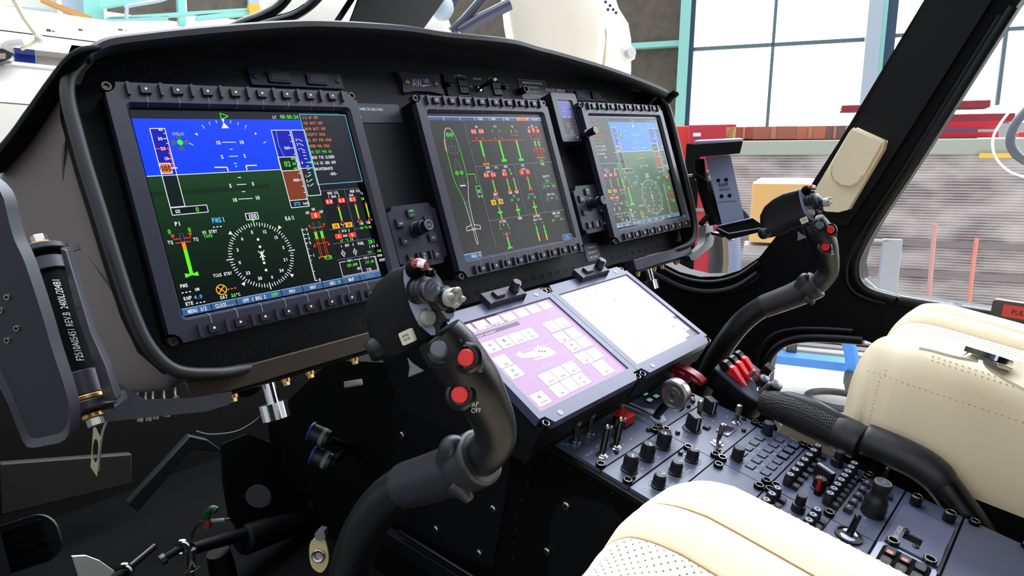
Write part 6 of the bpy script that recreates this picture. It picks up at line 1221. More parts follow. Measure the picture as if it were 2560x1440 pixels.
# padded pillar cover
b = MB(); P = yzp([(2020, 520), (2095, 395), (2290, 60), (2345, -60), (2520, -60), (2450, 55), (2200, 450), (2125, 560), (2060, 560)]); b.prism(P, -.016, 0, mat('pillar_pad', (11, 11, 15), .5, spec=.25, bump=(500, .1, .0004)), T=YZ(1.15)); struct(b.build('trim_4', None, bevel=.005, seg=3))
gm = bpy.data.materials.new('window_glass'); gm.use_nodes = True; g = gm.node_tree; g.nodes.clear(); oo = g.nodes.new('ShaderNodeOutputMaterial'); tr_ = g.nodes.new('ShaderNodeBsdfTransparent'); gl_ = g.nodes.new('ShaderNodeBsdfGlossy'); gl_.inputs['Roughness'].default_value = .02; mxs = g.nodes.new('ShaderNodeMixShader'); fn = g.nodes.new('ShaderNodeFresnel'); fn.inputs['IOR'].default_value = 1.12
g.links.new(fn.outputs[0], mxs.inputs[0]); g.links.new(tr_.outputs[0], mxs.inputs[1]); g.links.new(gl_.outputs[0], mxs.inputs[2]); g.links.new(mxs.outputs[0], oo.inputs[0])
for i, P in enumerate((doorwin, chin)):
    b = MB(); b.prism(P, .020, .024, gm, T=YZ(1.15)); struct(b.build('window_%d' % (i + 1), None))
# floor, bulkheads, roof
FLOORM = mat('cabin_floor', (8, 8, 9), .85, spec=.12); b = MB(); b.box((-.17, -1.6, .10), (1.16, .95, .16), FLOORM); struct(b.build('floor', None))
b = MB(); b.box((-.17, .94, .10), (1.16, .99, .80), mat('firewall', (24, 22, 20), .7, spec=.2)); struct(b.build('wall_front', None))
b = MB(); b.box((-.22, -1.64, .10), (1.20, -1.60, 1.46), SHELL); struct(b.build('wall_back', None))
b = MB(); b.box((-.22, -1.62, 1.45), (1.20, -.50, 1.50), mat('headliner', (70, 66, 62), .8)); struct(b.build('ceiling', None))
b = MB(); b.prism([(.10, .12), (.95, .12), (.95, .78), (.30, .86), (.20, .60)], 0, .03, SHELL, T=YZ(-.20)); struct(b.build('wall_left', None))
b = MB(); b.box((.655, -1.2, .161), (1.12, -.30, .170), mat('carpet_sand', (206, 188, 170), .95, noise=(160, .35), bump=(500, .6, .003))); tag(b.build('floor_mat', None), 'pale speckled carpet mat on the floor between console and wall', 'carpet')
b = MB(); b.tube([hit(x, y, (1, 0, 0), (.672, 0, 0)) for x, y in ((1945, 1095), (1975, 1075), (2010, 1088), (2050, 1118), (2100, 1150))], [.006, .013, .014, .012, .008], CREAM, n=14, sx=.35, up=(0, 0, 1)); tag(b.build('lever_boot', None, ang=70), 'cream leather boot strip between console and collective lever', 'boot')
# windscreen: centre post, seal and sill
def post(px, X): return [ax(x, y, 0, X) for x, y in px]
A = [ax(850, 110, 1, .50), ax(1010, 140, 1, .50), ax(1111, 0, 1, .40), ax(1180, -90, 1, .33), ax(1330, -330, 1, .16), ax(1010, -380, 1, .16), ax(930, -110, 1, .33), ax(893, 0, 1, .40)]
b = MB(); b.loft([A, [p + V((.03, .05, .0)) for p in A]], mat('post_black', (8, 8, 11), .5)); struct(b.build('trim_5', None, bevel=.003))
A = [ax(800, 105, 1, .50), ax(818, 105, 1, .50), ax(890, -5, 1, .42), ax(925, -60, 1, .38), ax(905, -60, 1, .38), ax(872, -5, 1, .42)]
b = MB(); b.loft([A, [p + V((.01, .02, 0)) for p in A]], SATIN); struct(b.build('trim_6', None))
for lb, pts in (('left one of two glossy black wiper tubes above the glareshield', [(420, 130, .66), (545, 86, .62), (610, 58, .60), (660, 38, .59), (700, 14, .58), (735, -30, .57)]), ('right one of two glossy black wiper tubes above the glareshield', [(480, 130, .64), (600, 82, .60), (680, 56, .58), (735, 38, .57), (775, 12, .56), (815, -30, .55)])):
    b = MB(); b.tube([ax(x, y, 1, d) for x, y, d in pts], .0105, mat('gloss_black', (6, 6, 8), .12), n=14); tag(b.build('wiper_tube', None, ang=70), lb, 'wiper', 'wiper tubes before the windscreen')
# cream glove pouch on the pillar
T = thing('storage_pouch', 'cream leather pouch with a round flap on the black pillar', 'pouch')
P = yzp([(2150, 318), (2226, 352), (2222, 372), (2135, 520), (2112, 526), (2080, 524), (2048, 503), (2044, 488), (2138, 330)]); b = MB(); b.prism(P, -.040, -.017, CREAM, T=YZ(1.15)); b.build('body', T, bevel=.006, seg=3)
P = yzp([(2146, 322), (2222, 354), (2176, 435), (2164, 452), (2145, 462), (2120, 460), (2100, 445), (2094, 428), (2098, 408)]); b = MB(); b.prism(P, -.046, -.041, CREAM, T=YZ(1.15)); b.build('flap', T, bevel=.002)
k = MB(); Pq = [P[i] for i in (2, 3, 4, 5, 6, 7, 8)]; cy_ = sum(p[0] for p in Pq) / 7; cz_ = sum(p[1] for p in Pq) / 7
for a, c in zip(Pq, Pq[1:]):
    for j in range(5): t = j / 5; y = a[0] + (c[0] - a[0]) * t; z = a[1] + (c[1] - a[1]) * t; k.ball((1.1038, cy_ + (y - cy_) * .93, cz_ + (z - cz_) * .93), .0011, STITCH, n=6)
o = k.build('stitching', T); o['kind'] = 'stuff'
# red jettison placard on the door sill
T = thing('window_pull_tab', 'red PULL tab in a black holder on the right door sill', 'placard'); k = MB(); F = frame(ax(2580, 786, 0, 1.132), (0, -1, -.02), (0, 0, 1)); F = frame(ax(2590, 788, 0, 1.130), (0, -1, -.06), (0, 0, 1)); 
k.rbox((-.062, -.017, -.012), (.08, .017, 0), .006, SATIN, T=F); k.build('holder', T, bevel=.001); k = MB(); k.box((-.046, -.011, 0), (.07, .011, .0012), mat('tab_red', (196, 52, 44), .5), T=F); k.text('PULL', -.022, 0, .0090, BLACK, z=.0016, T=F); k.build('label_plate', T)

# tablet clamp on its arm outside the right display
T = thing('tablet_clamp', 'slate spring-loaded tablet clamp beyond the right display', 'tablet holder')
SL = mat('clamp_slate', (128, 136, 166), .32); dz = 1.36
def R_(x, y, d=dz): return dep(x, y, d)
b = MB(); P = [(1763, 392), (1826, 388), (1862, 552), (1806, 566)]; A = [R_(x, y) for x, y in P]; B = [R_(x, y, dz + .012) for x, y in P]; b.loft([B, A], SL); 
fm = frame(R_(1806, 455), R_(1830, 453) - R_(1806, 455), R_(1800, 430) - R_(1806, 455))
for x, y, r in ((-.0085, .004, .0042), (.008, .004, .0042), (-.0045, -.030, .0042), (.0125, -.030, .0042)): b.prism(circ(x, y, r, 12), .0002, .0008, DEEP, T=fm)
b.text('RAM', .001, -.006, .0085, DEEP, T=fm, z=.0008); b.text('MOUNTS', .003, -.016, .0050, DEEP, T=fm, z=.0008); b.text('WWW.RAMMOUNT.COM', .006, -.042, .0030, DEEP, T=fm, z=.0008); b.build('back_plate', T, bevel=.001)
b = MB(); b.loft([[R_(x, y, d) for x, y, d in ((1745, 352, dz), (1852, 346, dz), (1858, 352, dz - .035), (1733, 360, dz - .035))], [R_(x, y, d) for x, y, d in ((1745, 360, dz), (1852, 354, dz), (1850, 384, dz - .030), (1736, 394, dz - .030))]], mat('clamp_black', (14, 14, 18), .35)); b.loft([[R_(x, y, d) for x, y, d in ((1758, 356, dz - .01), (1852, 350, dz - .01), (1822, 388, dz - .012), (1765, 391, dz - .012))], [R_(x, y, d) for x, y, d in ((1758, 356, dz + .006), (1852, 350, dz + .006), (1822, 388, dz + .004), (1765, 391, dz + .004))]], SL)
b.loft([[R_(1736, 352, dz - .032), R_(1858, 347, dz - .032), R_(1858, 353, dz - .032), R_(1734, 359, dz - .032)], [R_(1744, 350, dz), R_(1850, 345, dz), R_(1850, 350, dz), R_(1744, 356, dz)]], SL); b.build('upper_jaw', T, bevel=.001)
b = MB(); b.loft([[R_(x, y, dz - .01) for x, y in ((1786, 567), (1882, 545), (1914, 568), (1822, 584))], [R_(x, y, dz - .01) for x, y in ((1792, 578), (1880, 556), (1902, 580), (1822, 600))]], mat('clamp_black', (14, 14, 18), .35)); TL_ = [R_(x, y, dz - .012) for x, y in ((1786, 567), (1882, 545), (1914, 568), (1822, 584), (1786, 567))]; b.tube(TL_, .0016, SL, n=6, smooth=1); b.build('lower_jaw', T, bevel=.001)
b = MB(); b.tube([R_(1748, 400, dz + .02), R_(1758, 470, dz + .02), R_(1786, 560, dz + .01)], [.012, .012, .011], DEEP, n=12); b.tube([R_(1735, 437), R_(1755, 450, dz + .01), R_(1768, 460, dz + .02)], .006, DEEP, n=10); b.tube([R_(1752, 560), R_(1770, 540, dz + .01), R_(1785, 530, dz + .02)], .006, DEEP, n=10); b.build('support_arm', T)

# ---- foot well: pedals, rods, wiring and structure under the panel
DW = mat('well_panel', (42, 40, 37), .6, noise=(30, .2)); 
b = MB(); P = [ax(x, y, 1, .80) for x, y in ((0, 1160), (330, 1135), (330, 1210), (0, 1290))]; b.loft([[p + V((0, .02, 0)) for p in P], P], DW); tag(b.build('well_rib', None, bevel=.003), 'dim horizontal rib across the foot well at the left', 'rib')
b = MB(); P = [ax(x, y, 1, .62) for x, y in ((320, 1260), (475, 1090), (520, 1100), (560, 1130), (480, 1125), (345, 1280))]; b.loft([[p + V((0, .02, 0)) for p in P], P], mat('well_brace', (24, 24, 26), .5)); tag(b.build('diagonal_brace', None, bevel=.002), 'riveted diagonal brace in the dark foot well', 'brace')
T = thing('rudder_pedal', 'black rudder pedal with a round hole and thick roller', 'pedal')
A = [(556, 1110), (620, 1085), (700, 1118), (712, 1180), (742, 1225), (770, 1238), (775, 1300), (700, 1330), (600, 1330), (575, 1290), (560, 1200)]; h_ = [(648 + 35 * cos(t * pi / 8), 1240 + 30 * sin(t * pi / 8)) for t in range(16)]
Fp = frame(ax(660, 1220, 1, .42), (1, .15, 0), (0, .25, 1)); b = MB(); b.prism([loc(Fp, x, y) for x, y in A], -.008, .0, DEEP, T=Fp, hole=[[loc(Fp, x, y) for x, y in h_]]); b.build('pedal_plate', T, bevel=.002)
b = MB(); b.cyl(ax(604, 1350, 1, .40), ax(772, 1285, 1, .44), .030, .030, BLACK, n=26); b.build('roller', T, bevel=.006)
b = MB(); b.cyl(ax(480, 1372, 1, .37), ax(610, 1335, 1, .40), .010, .013, BLACK, n=16); b.build('shaft', T)
b = MB(); b.tube([ax(545, 1380, 1, .40), ax(555, 1420, 1, .40), ax(566, 1480, 1, .40)], [.020, .023, .023], BLACK, n=16); b.build('damper', T)
T = thing('control_rod', 'bright threaded control rod end beside the rudder pedal', 'rod'); b = MB(); c = ax(457, 1368, 1, .35); b.torus(c, .010, .0042, CHROME, n=24, d=(-.6, -.8, .1)); b.cyl(c + V((.012, 0, -.010)), ax(476, 1445, 1, .35), .0075, .0060, STEEL, n=14); b.cyl(c + V((-.030, 0, -.004)), c, .006, .006, BLACK, n=10); b.cyl(c + V((-.036, 0, -.006)), c + V((-.028, 0, -.004)), .0095, .0095, DARKSTEEL, n=8); b.build('rod_end', T)
b = MB(); b.torus(ax(482, 1425, 1, .34), .012, .0012, STEEL, n=20, d=(0, .4, 1)); b.build('safety_wire', T)
T = thing('control_rod', 'chrome rod end at the bottom left by the white opening', 'rod'); b = MB(); c = ax(312, 1428, 1, .34); b.torus(c, .010, .0042, CHROME, n=24, d=(-.6, -.8, .1)); b.cyl(c, c + V((.050, .01, .014)), .0055, .0055, DARKSTEEL, n=12); b.cyl(c + V((-.06, 0, -.02)), c, .008, .008, BLACK, n=12); b.build('rod_end', T)
T = thing('pivot_bearing', 'ivory pivot bearing bracket with a hex bolt near the floor', 'bearing'); Fb = frame(dep(797, 1388, .95), V(RW[0]), -V(RW[1])); b = MB(); b.prism(smooth2([(-.012, .020), (.004, .030), (.012, .012), (.014, -.010), (.004, -.026), (-.010, -.018), (-.014, 0)], 3), -.004, 0, mat('bearing_ivory', (206, 186, 140), .45), T=Fb); b.build('bracket', T, bevel=.001)
b = MB(); b.lathe([(.0100, .0), (.0100, .004), (.0085, .005), (.0055, .004), (.0045, .001), (.0001, .001)], STEEL, T=Fb, n=24); b.build('race', T); b = MB(); b.cyl((.004, .032, -.01), (.004, .032, .008), .0085, .0085, mat('bolt_grey', (130, 132, 135), .35, .8), T=Fb, n=6); b.build('bolt', T)
# white plate added for the daylight in the pilot's chin window
Fw = frame(ax(220, 1440, 1, .60), (1, 0, 0), (0, 0, 1)); b = MB(); P = [loc(Fw, x, y) for x, y in ((180, 1392), (215, 1390), (250, 1403), (285, 1428), (330, 1500), (215, 1500))]
b.prism(P, -.006, 0, mat('chin_daylight_white', (235, 232, 225), .5), T=Fw); tag(b.build('chin_daylight', None), 'white wedge put in for chin window daylight at the bottom left corner', 'daylight stand-in')
# ribbed mat / heel plate
b = MB(); Fm = frame(dep(90, 1350, .95), V(RW[0]) - V(RW[1]) * .32, -V(RW[1])); b.rbox((-.16, -.036, -.004), (.035, .036, 0), .03, mat('well_brace', (24, 24, 26), .5), T=Fm, n=8)
for i in range(4): b.rbox((-.15, -.026 + i * .016, 0), (.018, -.020 + i * .016, .004), .003, BLACK, T=Fm)
tag(b.build('ribbed_pad', None, bevel=.001), 'ribbed black pad low at the left edge', 'pad')
# gasket plate
Fg = frame(dep(238, 1121, .80), V(RW[0]) - V(RW[2]) * .5, -V(RW[1]) + V(RW[0]) * .1); b = MB(); b.prism([(-.008, -.024), (.006, -.034), (.010, .012), (-.006, .030)], -.001, 0, mat('gasket_tan', (150, 136, 112), .6), T=Fg, hole=[circ(.0005, -.003, .0065, 16, .015)]); b.tube([Fg @ V((.004, -.030, -.002)), dep(258, 1075, .90), dep(300, 1000, .96)], .0022, BLACK, n=8); tag(b.build('gasket_plate', None), 'small tan gasket plate with an oval hole', 'plate')
# wires hanging under the panel
for i, (x, y, lb) in enumerate(((345, 1012, 'first'), (366, 1010, 'second'), (384, 1006, 'third'), (412, 1000, 'fourth'), (440, 992, 'fifth'))):
    T = thing('wire_sleeve', 'white marked wire sleeve under the bracket, %s from the left' % lb, 'wire', None, 'white wire sleeves'); d = .80; b = MB(); b.cyl(dep(x, y, d), dep(x + 4, y + 22, d), .0034, .0034, mat('sleeve_grey', (150, 146, 140), .6), n=10); b.build('sleeve', T)
    b = MB()
    for j in range(4): b.tube([dep(x + 4, y + 20, d), dep(x + 2 + j * 3, y + 30, d + .004 * j), dep(x - 1 + j * 4, y + 42, d)], .0007, mat('wire_white', (170, 160, 150), .6), n=5, smooth=3)
    b.build('strands', T)
    b = MB(); b.tube([dep(x, y + 2, d), dep(x - 2, y - 14, d + .02), dep(x + 2, y - 60, d + .05)], .0016, mat('lead_black', (20, 20, 22), .4), n=6); b.build('lead', T)
b = MB(); b.tube([ax(690, 872, 1, .055), ax(686, 960, 1, .12), ax(660, 1030, 1, .21), ax(600, 1075, 1, .22), ax(530, 1086, 1, .23), ax(490, 1078, 1, .24)], .0011, mat('thin_cable', (90, 90, 92), .4), n=6); tag(b.build('cable_loop', None), 'thin dark cable hanging in a loop under the left display', 'cable')
b = MB(); b.tube([ax(560, 945, 1, .14), ax(590, 955, 1, .14), ax(615, 962, 1, .15), ax(650, 940, 1, .20)], [.014, .017, .018, .014], mat('loom_black', (18, 18, 20), .35), n=14); tag(b.build('wire_loom', None, ang=70), 'taped black wire loom beside the chrome thumb screw', 'wire loom')
for lb, x, y, r in (('upper of two blue-ringed connectors left of the console', 800, 1086, 1), ('lower of two blue-ringed connectors left of the console', 806, 1144, 1)):
    T = thing('hose_connector', lb, 'connector', None, 'blue-ringed connectors'); a = dep(x - 26, y - 10, .95); c = dep(x + 22, y + 12, .95); b = MB(); b.cyl(a, c, .013, .013, mat('connector_grey', (52, 52, 56), .4, .6), n=18); b.cyl(c, ax(880, 1120, 0, .35), .006, .006, BLACK, n=10); b.build('body', T, bevel=.001); b = MB(); b.torus(a.lerp(c, .1), .0135, .0016, mat('ring_blue', (20, 50, 170), .4), n=24, d=(c - a)); b.build('ring', T); b = MB(); b.cyl(a.lerp(c, .62), a.lerp(c, .8), .0133, .0133, mat('tag_grey', (120, 120, 124), .6), n=18); b.build('collar', T)
b = MB(); b.cyl(dep(862, 962, .80), dep(905, 955, .80), .0040, .0040, mat('sleeve_grey', (150, 146, 140), .6), n=12); tag(b.build('cable_marker', None), 'single pale cable marker just left of the big cyclic', 'cable marker')
b = MB(); b.prism([(-.012, -.020), (.012, -.020), (.012, .020), (-.012, .020)], -.01, 0, mat('well_brace', (24, 24, 26), .5), T=frame(dep(592, 1095, 1.2), V(RW[0]), -V(RW[1]))); b.build
T = thing('pedal_sensor', 'green and red capped sensor with striped lead by the pedal', 'sensor'); b = MB(); b.tube([dep(519, 1315, 1.1), dep(517, 1290, 1.1), dep(530, 1272, 1.1), dep(542, 1276, 1.1)], .0062, mat('sensor_green', (22, 60, 34), .4), n=12); b.build('body', T); b = MB(); b.cyl(dep(519, 1318, 1.1), dep(520, 1300, 1.1), .0068, .0068, mat('sensor_red', (130, 36, 22), .5), n=12); b.build('cap', T); b = MB(); b.tube([dep(575, 1298, 1.1), dep(545, 1302, 1.1), dep(505, 1305, 1.1), dep(485, 1325, 1.1), dep(480, 1345, 1.1)], .0026, mat('lead_black', (20, 20, 22), .4), n=8); b.cyl(dep(562, 1300, 1.095), dep(530, 1302, 1.095), .0034, .0034, mat('tag_grey', (120, 120, 124), .6), n=10); b.build('lead', T)
b = MB(); P = [(330, -.3)]; F_ = frame((.34, .12, .30), (0, 1, -.05), (0, 0, 1)); b.box((.322, -.55, .255), (.338, .16, .285), BLACK); b.tube([(.325, -.5, .290), (.325, .10, .300)], .004, SATIN, n=8); tag(b.build('seat_rail', None, bevel=.002), 'black riveted rail running along the foot of the console', 'rail')

# ================================================================== HANGAR
UP = V((.0907, 0, .996))
HF = frame(CAM, (.386, -.9225, 0), UP); HF = frame(CAM, V((.386, -.9225, 0)) - UP * (V((.386, -.9225, 0)).dot(UP)), UP)
def az(a): v = V((cos(rad(a)), -sin(rad(a)), 0)); return frame(CAM, v - UP * v.dot(UP), UP)
HL = az(14); HM = az(42)
TEAL = mat('steel_teal', (142, 206, 196), .5); BROWN = mat('panel_speckled', (92, 84, 74), .8, noise=(9, .45)); BLUEST = mat('steel_blue_dark', (52, 72, 96), .5); PALE = mat('steel_pale', (176, 190, 202), .5); REDC = mat('cabinet_red', (196, 44, 40), .5, noise=(3, .2)); KRAFT = mat('cardboard', (205, 160, 100), .8)
def hb(b, F, x0, y0, x1, y1, D, th, m, slope=None):
    """slab seen between two photo corners, standing at distance D in frame F with real thickness th"""
    a = loc(F, x0, y0, -D); c = loc(F, x1, y1, -D); b.box((min(a[0], c[0]), min(a[1], c[1]), -D - th), (max(a[0], c[0]), max(a[1], c[1]), -D), m, T=F); return a, c
def lp(F, x, y, D): return loc(F, x, y, -D)
# hangar side wall: speckled infill panels, teal and blue steel, big glazed bays
b = MB(); y0 = lp(HF, 1700, 400, 9)[1]
a = lp(HF, 1540, 0, 9); c = lp(HF, 1706, 310, 9); b.box((a[0] - 4.5, -2.2, -9.2), (c[0], a[1] + 2.5, -9.05), BROWN, T=HF); b.box((c[0], -2.2, -9.2), (c[0] + 9, lp(HF, 1900, 316, 9)[1], -9.05), mat('wall_low', (170, 168, 165), .8, noise=(2, .2)), T=HF); struct(b.build('wall_hangar', None))
b = MB(); c0 = lp(HF, 1698, 150, 9)[0]; c1 = lp(HF, 1722, 150, 9)[0]; c2_ = lp(HF, 1733, 150, 9)[0]
b.box((c0, -1, -9.05), (c1, 4, -8.85), TEAL, T=HF); b.box((c1, -1, -9.05), (c2_, 4, -8.95), BLUEST, T=HF)
for (x, y, X, Y) in ((1575, 119, 1698, 107),): 
    p = lp(HF, x, y, 9); q = lp(HF, X, Y, 9); b.box((p[0] - 4, (p[1] + q[1]) / 2 - .035, -9.05), (q[0], (p[1] + q[1]) / 2 + .035, -8.95), TEAL, T=HF)
c0 = lp(HF, 2160, 100, 9)[0]; c1 = lp(HF, 2196, 100, 9)[0]; c2_ = lp(HF, 2208, 100, 9)[0]; c3 = lp(HF, 2236, 100, 9)[0]
b.box((c0, -1, -9.05), (c1, 4, -8.85), PALE, T=HF); b.box((c1, -1, -9.05), (c2_, 4, -8.87), TEAL, T=HF); b.box((c2_, -1, -9.05), (c3, 4, -8.95), BLUEST, T=HF); struct(b.build('trim_7', None))
b = MB(); MUL = mat('mullion_grey', (92, 112, 118), .5)
v = lp(HF, 1930, 150, 9)[0]; b.box((v - .02, -.9, -9.04), (v + .02, 4, -9.0), MUL, T=HF)
h1 = (lp(HF, 1732, 127, 9)[1] + lp(HF, 2168, 93, 9)[1]) / 2; b.box((lp(HF, 1733, 127, 9)[0], h1 - .022, -9.04), (c0, h1 + .022, -9.0), MUL, T=HF)
v = lp(HF, 2505, 170, 9)[0]; b.box((v - .02, lp(HF, 2498, 262, 9)[1], -9.04), (v + .02, 4, -9.0), MUL, T=HF); h1 = lp(HF, 2535, 71, 9)[1]; b.box((c3, h1 - .02, -9.04), (v + 2.5, h1 + .02, -9.0), MUL, T=HF); struct(b.build('trim_8', None))
b = MB(); b.box((lp(HF, 1733, 100, 9)[0], -1, -9.12), (c0, 4, -9.10), gm, T=HF); struct(b.build('window_3', None)); b = MB(); b.box((c3, -1, -9.12), (c3 + 4, 4, -9.10), gm, T=HF); struct(b.build('window_4', None))
b = MB(); b.box((-9, -1.55, -9.2), (9, -1.45, -1.25), mat('hangar_floor', (206, 205, 198), .45, noise=(1.2, .12)), T=HF); struct(b.build('floor_hangar', None))
# far end of the hangar behind the white helicopter
b = MB()
for x0, y0, x1, y1, m, th, D in ((-60, -60, 145, 46, mat('wall_cream', (214, 216, 204), .7), .1, 9), (148, -60, 215, 80, PALE, .2, 8.8), (204, -60, 262, 60, TEAL, .15, 8.6), (262, -60, 445, 50, BROWN, .1, 9), (442, -60, 466, 60, TEAL, .2, 8.7), (466, -60, 622, 50, BROWN, .1, 9), (620, -60, 650, 60, PALE, .1, 8.9)): hb(b, HL, x0, y0, x1, y1, D, th, m)
for P, m in (([(250, 22), (440, -8), (440, -22), (250, 4)], TEAL), ([(270, 44), (622, 22), (622, 30), (270, 52)], TEAL), ([(490, 42), (700, 18), (700, 30), (490, 52)], TEAL), ([(0, 16), (130, 24), (130, 28), (0, 20)], PALE), ([(262, 45), (420, 44), (420, 50), (262, 50)], TEAL)):
    Q_ = [lp(HL, x, y, 8.5) for x, y in P]; b.prism(Q_, -8.55, -8.45, m, T=HL)
P_ = [lp(HL, x, y, 8.4) for x, y in ((622, 10), (650, 10), (652, 40), (625, 42))]; b.prism(P_, -8.5, -8.4, mat('hazard_yellow', (236, 180, 60), .6), T=HL)
struct(b.build('wall_hangar_end', None))
b = MB(); b.tube([HL @ V((*lp(HL, x, y, 8.3), -8.3)) for x, y in ((430, -10), (395, 2), (322, 15), (317, 25), (316, 48))], .02, PALE, n=8); tag(b.build('wall_pipe', None), 'thin pale bent pipe on the teal and brown hangar end wall', 'pipe')
P_ = [lp(HL, x, y, 8.2) for x, y in ((100, 0), (122, 0), (232, 42), (195, 42))]; b = MB(); b.prism(P_, -8.3, -8.2, mat('roller_orange', (196, 142, 84), .6), T=HL); tag(b.build('lifting_beam', None), 'slanting orange-brown beam high at the upper left', 'beam')
# white helicopter parked across
WHP = mat('paint_white', (238, 234, 224), .30, coat=.3); GRS = mat('paint_grey_band', (186, 180, 176), .35); BLP = mat('paint_blue', (40, 62, 150), .3)
T = thing('white_helicopter', 'white helicopter with blue stripe parked behind the glareshield at left', 'helicopter')
def prof_(L, x0, x1, m, name, yadd=0, rounding=False):
    b = MB(); A = []
    for X in x0, x1:
        A.append([HL @ V((lp(HL, X, y, d)[0] if False else lp(HL, X, 100, 4)[0], lp(HL, 100, y, d)[1] + yadd, -d)) for y, d in L])
    b.loft(A, m, caps=False, closed=False); return b.build(name, T, ang=30)
prof_([(28, 5.6), (44, 4.75), (46, 4.6), (60, 4.40), (86, 4.28)], -420, 1300, WHP, 'boom_top'); prof_([(86, 4.28), (88, 4.31), (90, 4.28), (100, 4.22), (126, 4.18)], -420, 1300, WHP, 'cowling')
prof_([(126, 4.18), (128, 4.26), (140, 4.27), (160, 4.24)], 78, 1300, GRS, 'grey_band'); prof_([(126, 4.18), (128, 4.25), (140, 4.26), (160, 4.23)], 22, 78, BLP, 'blue_stripe'); prof_([(126, 4.18), (128, 4.26), (140, 4.27), (160, 4.24)], -420, 22, WHP, 'band_end')
prof_([(160, 4.24), (163, 4.10), (168, 4.08)], -420, 1300, WHP, 'sill'); prof_([(168, 4.08), (172, 4.09), (200, 4.07), (214, 4.05)], -420, 1300, mat('paint_light_grey', (214, 208, 202), .35), 'lower_band'); prof_([(214, 4.05), (218, 4.00), (262, 3.97), (264, 3.99), (266, 3.97), (340, 4.0), (420, 4.1), (640, 4.6)], -420, 1300, WHP, 'fuselage_side')
for x in (38, 124, 204, 304): k = MB(); hb(k, HL, x - 9, 71, x + 3, 77, 4.32, .03, mat('latch_brown', (110, 96, 84), .4, .5)); hb(k, HL, x + 4, 73, x + 14, 78, 4.32, .02, GRS); k.build('latch', T)
def hp3(x, y, d): return HL @ V((*lp(HL, x, y, d), -d))
b = MB(); b.tube([hp3(25, -20, 4.0), hp3(60, 45, 4.1), hp3(98, 97, 4.12)], .012, mat('antenna_ivory', (206, 196, 170), .5), n=8, smooth=1); b.tube([hp3(98, 97, 4.12), hp3(75, 112, 4.12), hp3(52, 122, 4.13)], .010, mat('antenna_ivory', (206, 196, 170), .5), n=8, smooth=1); b.ball(hp3(98, 97, 4.10), .022, GRS); b.build('strut', T)
b = MB(); b.tube([hp3(8, 118, 4.1), hp3(22, 108, 4.1), hp3(58, 104, 4.1)], .02, GRS, n=8); b.build('handrail', T)
b = MB(); b.prism([lp(HL, x, y, 4.05) for x, y in ((-80, 128), (10, 126), (36, 138), (30, 150), (5, 160), (-80, 170))], -4.1, -4.0, mat('dark_glass', (30, 36, 40), .1), T=HL); b.prism([lp(HL, x, y, 3.99) for x, y in ((-60, 134), (14, 134), (14, 147), (-60, 152))], -4.0, -3.98, mat('glass_tan', (150, 130, 120), .2), T=HL); b.build('window', T)
# second helicopter ahead: fin cowling and windscreen struts
T = thing('parked_helicopter', 'cream cowling and dark windscreen struts of a second helicopter ahead', 'helicopter'); CRM = mat('cowling_cream', (224, 214, 198), .35)
def mp3(x, y, d): return HM @ V((*lp(HM, x, y, d), -d))
def slab(P, d, m, name, th=.3, bul=.1):
    Q_ = [lp(HM, x, y, d) for x, y in P]; cx = sum(p[0] for p in Q_) / len(Q_); cy = sum(p[1] for p in Q_) / len(Q_); b = MB(); L = []
    for s_, z in ((1, -d - th), (1, -d), (.97, -d + bul * .5), (.8, -d + bul), (.3, -d + bul * 1.1)): L.append([HM @ V((cx + (x - cx) * s_, cy + (y - cy) * s_, z)) for x, y in Q_])
    b.loft(L, m); return b.build(name, T, ang=60)
slab([(1300, 420), (1288, 200), (1282, 100), (1270, 30), (1255, -120), (1470, -120), (1500, 10), (1512, 60), (1513, 100), (1505, 170), (1500, 420)], 3.6, CRM, 'cowling', bul=.05)
slab([(1440, 420), (1500, 200), (1509, 120), (1509, 60), (1496, 10), (1440, -120), (1500, -120), (1545, 20), (1570, 60), (1577, 100), (1577, 180), (1560, 420)], 3.75, WHP, 'cowling_edge', bul=.04)
k = MB(); k.cyl(mp3(1560, 138, 3.5), mp3(1580, 130, 3.5), .045, .04, WHP, n=18); k.cyl(mp3(1570, 134, 3.45), mp3(1580, 130, 3.42), .028, .028, GRS, n=16); k.build('end_cap', T)
DG = mat('strut_grey_blue', (62, 66, 84), .3)
for P, r in (([(1128, 80), (1160, 50), (1212, -10)], .022), ([(1148, 80), (1200, 48), (1275, 10)], .028), ([(1120, 14), (1135, -6), (1150, -30)], .03), ([(1155, 74), (1200, 42), (1270, 20)], .010)): k = MB(); k.tube([mp3(x, y, 3.3) for x, y in P], r, DG, n=10, smooth=1); k.build('strut', T)
k = MB(); k.ball(mp3(1105, 14, 3.3), .06, PALE, sc=(1, 1, 1.2)); k.build('lamp_dome', T)
slab([(1050, 110), (1060, 60), (1090, 25), (1120, 45), (1135, 90), (1140, 120)], 3.8, WHP, 'nose_shell', bul=.06)
slab([(640, 80), (690, -60), (905, -60), (880, 90)], 4.2, WHP, 'roof_shell', bul=.1)
for x, y in ((1514, 5), (1525, 14), (1533, 24), (1520, 24), (1540, 32)): k = MB(); k.cyl(mp3(x, y, 3.6), mp3(x, y, 3.55), .008, .008, DG, n=8); k.build('rivet', T)

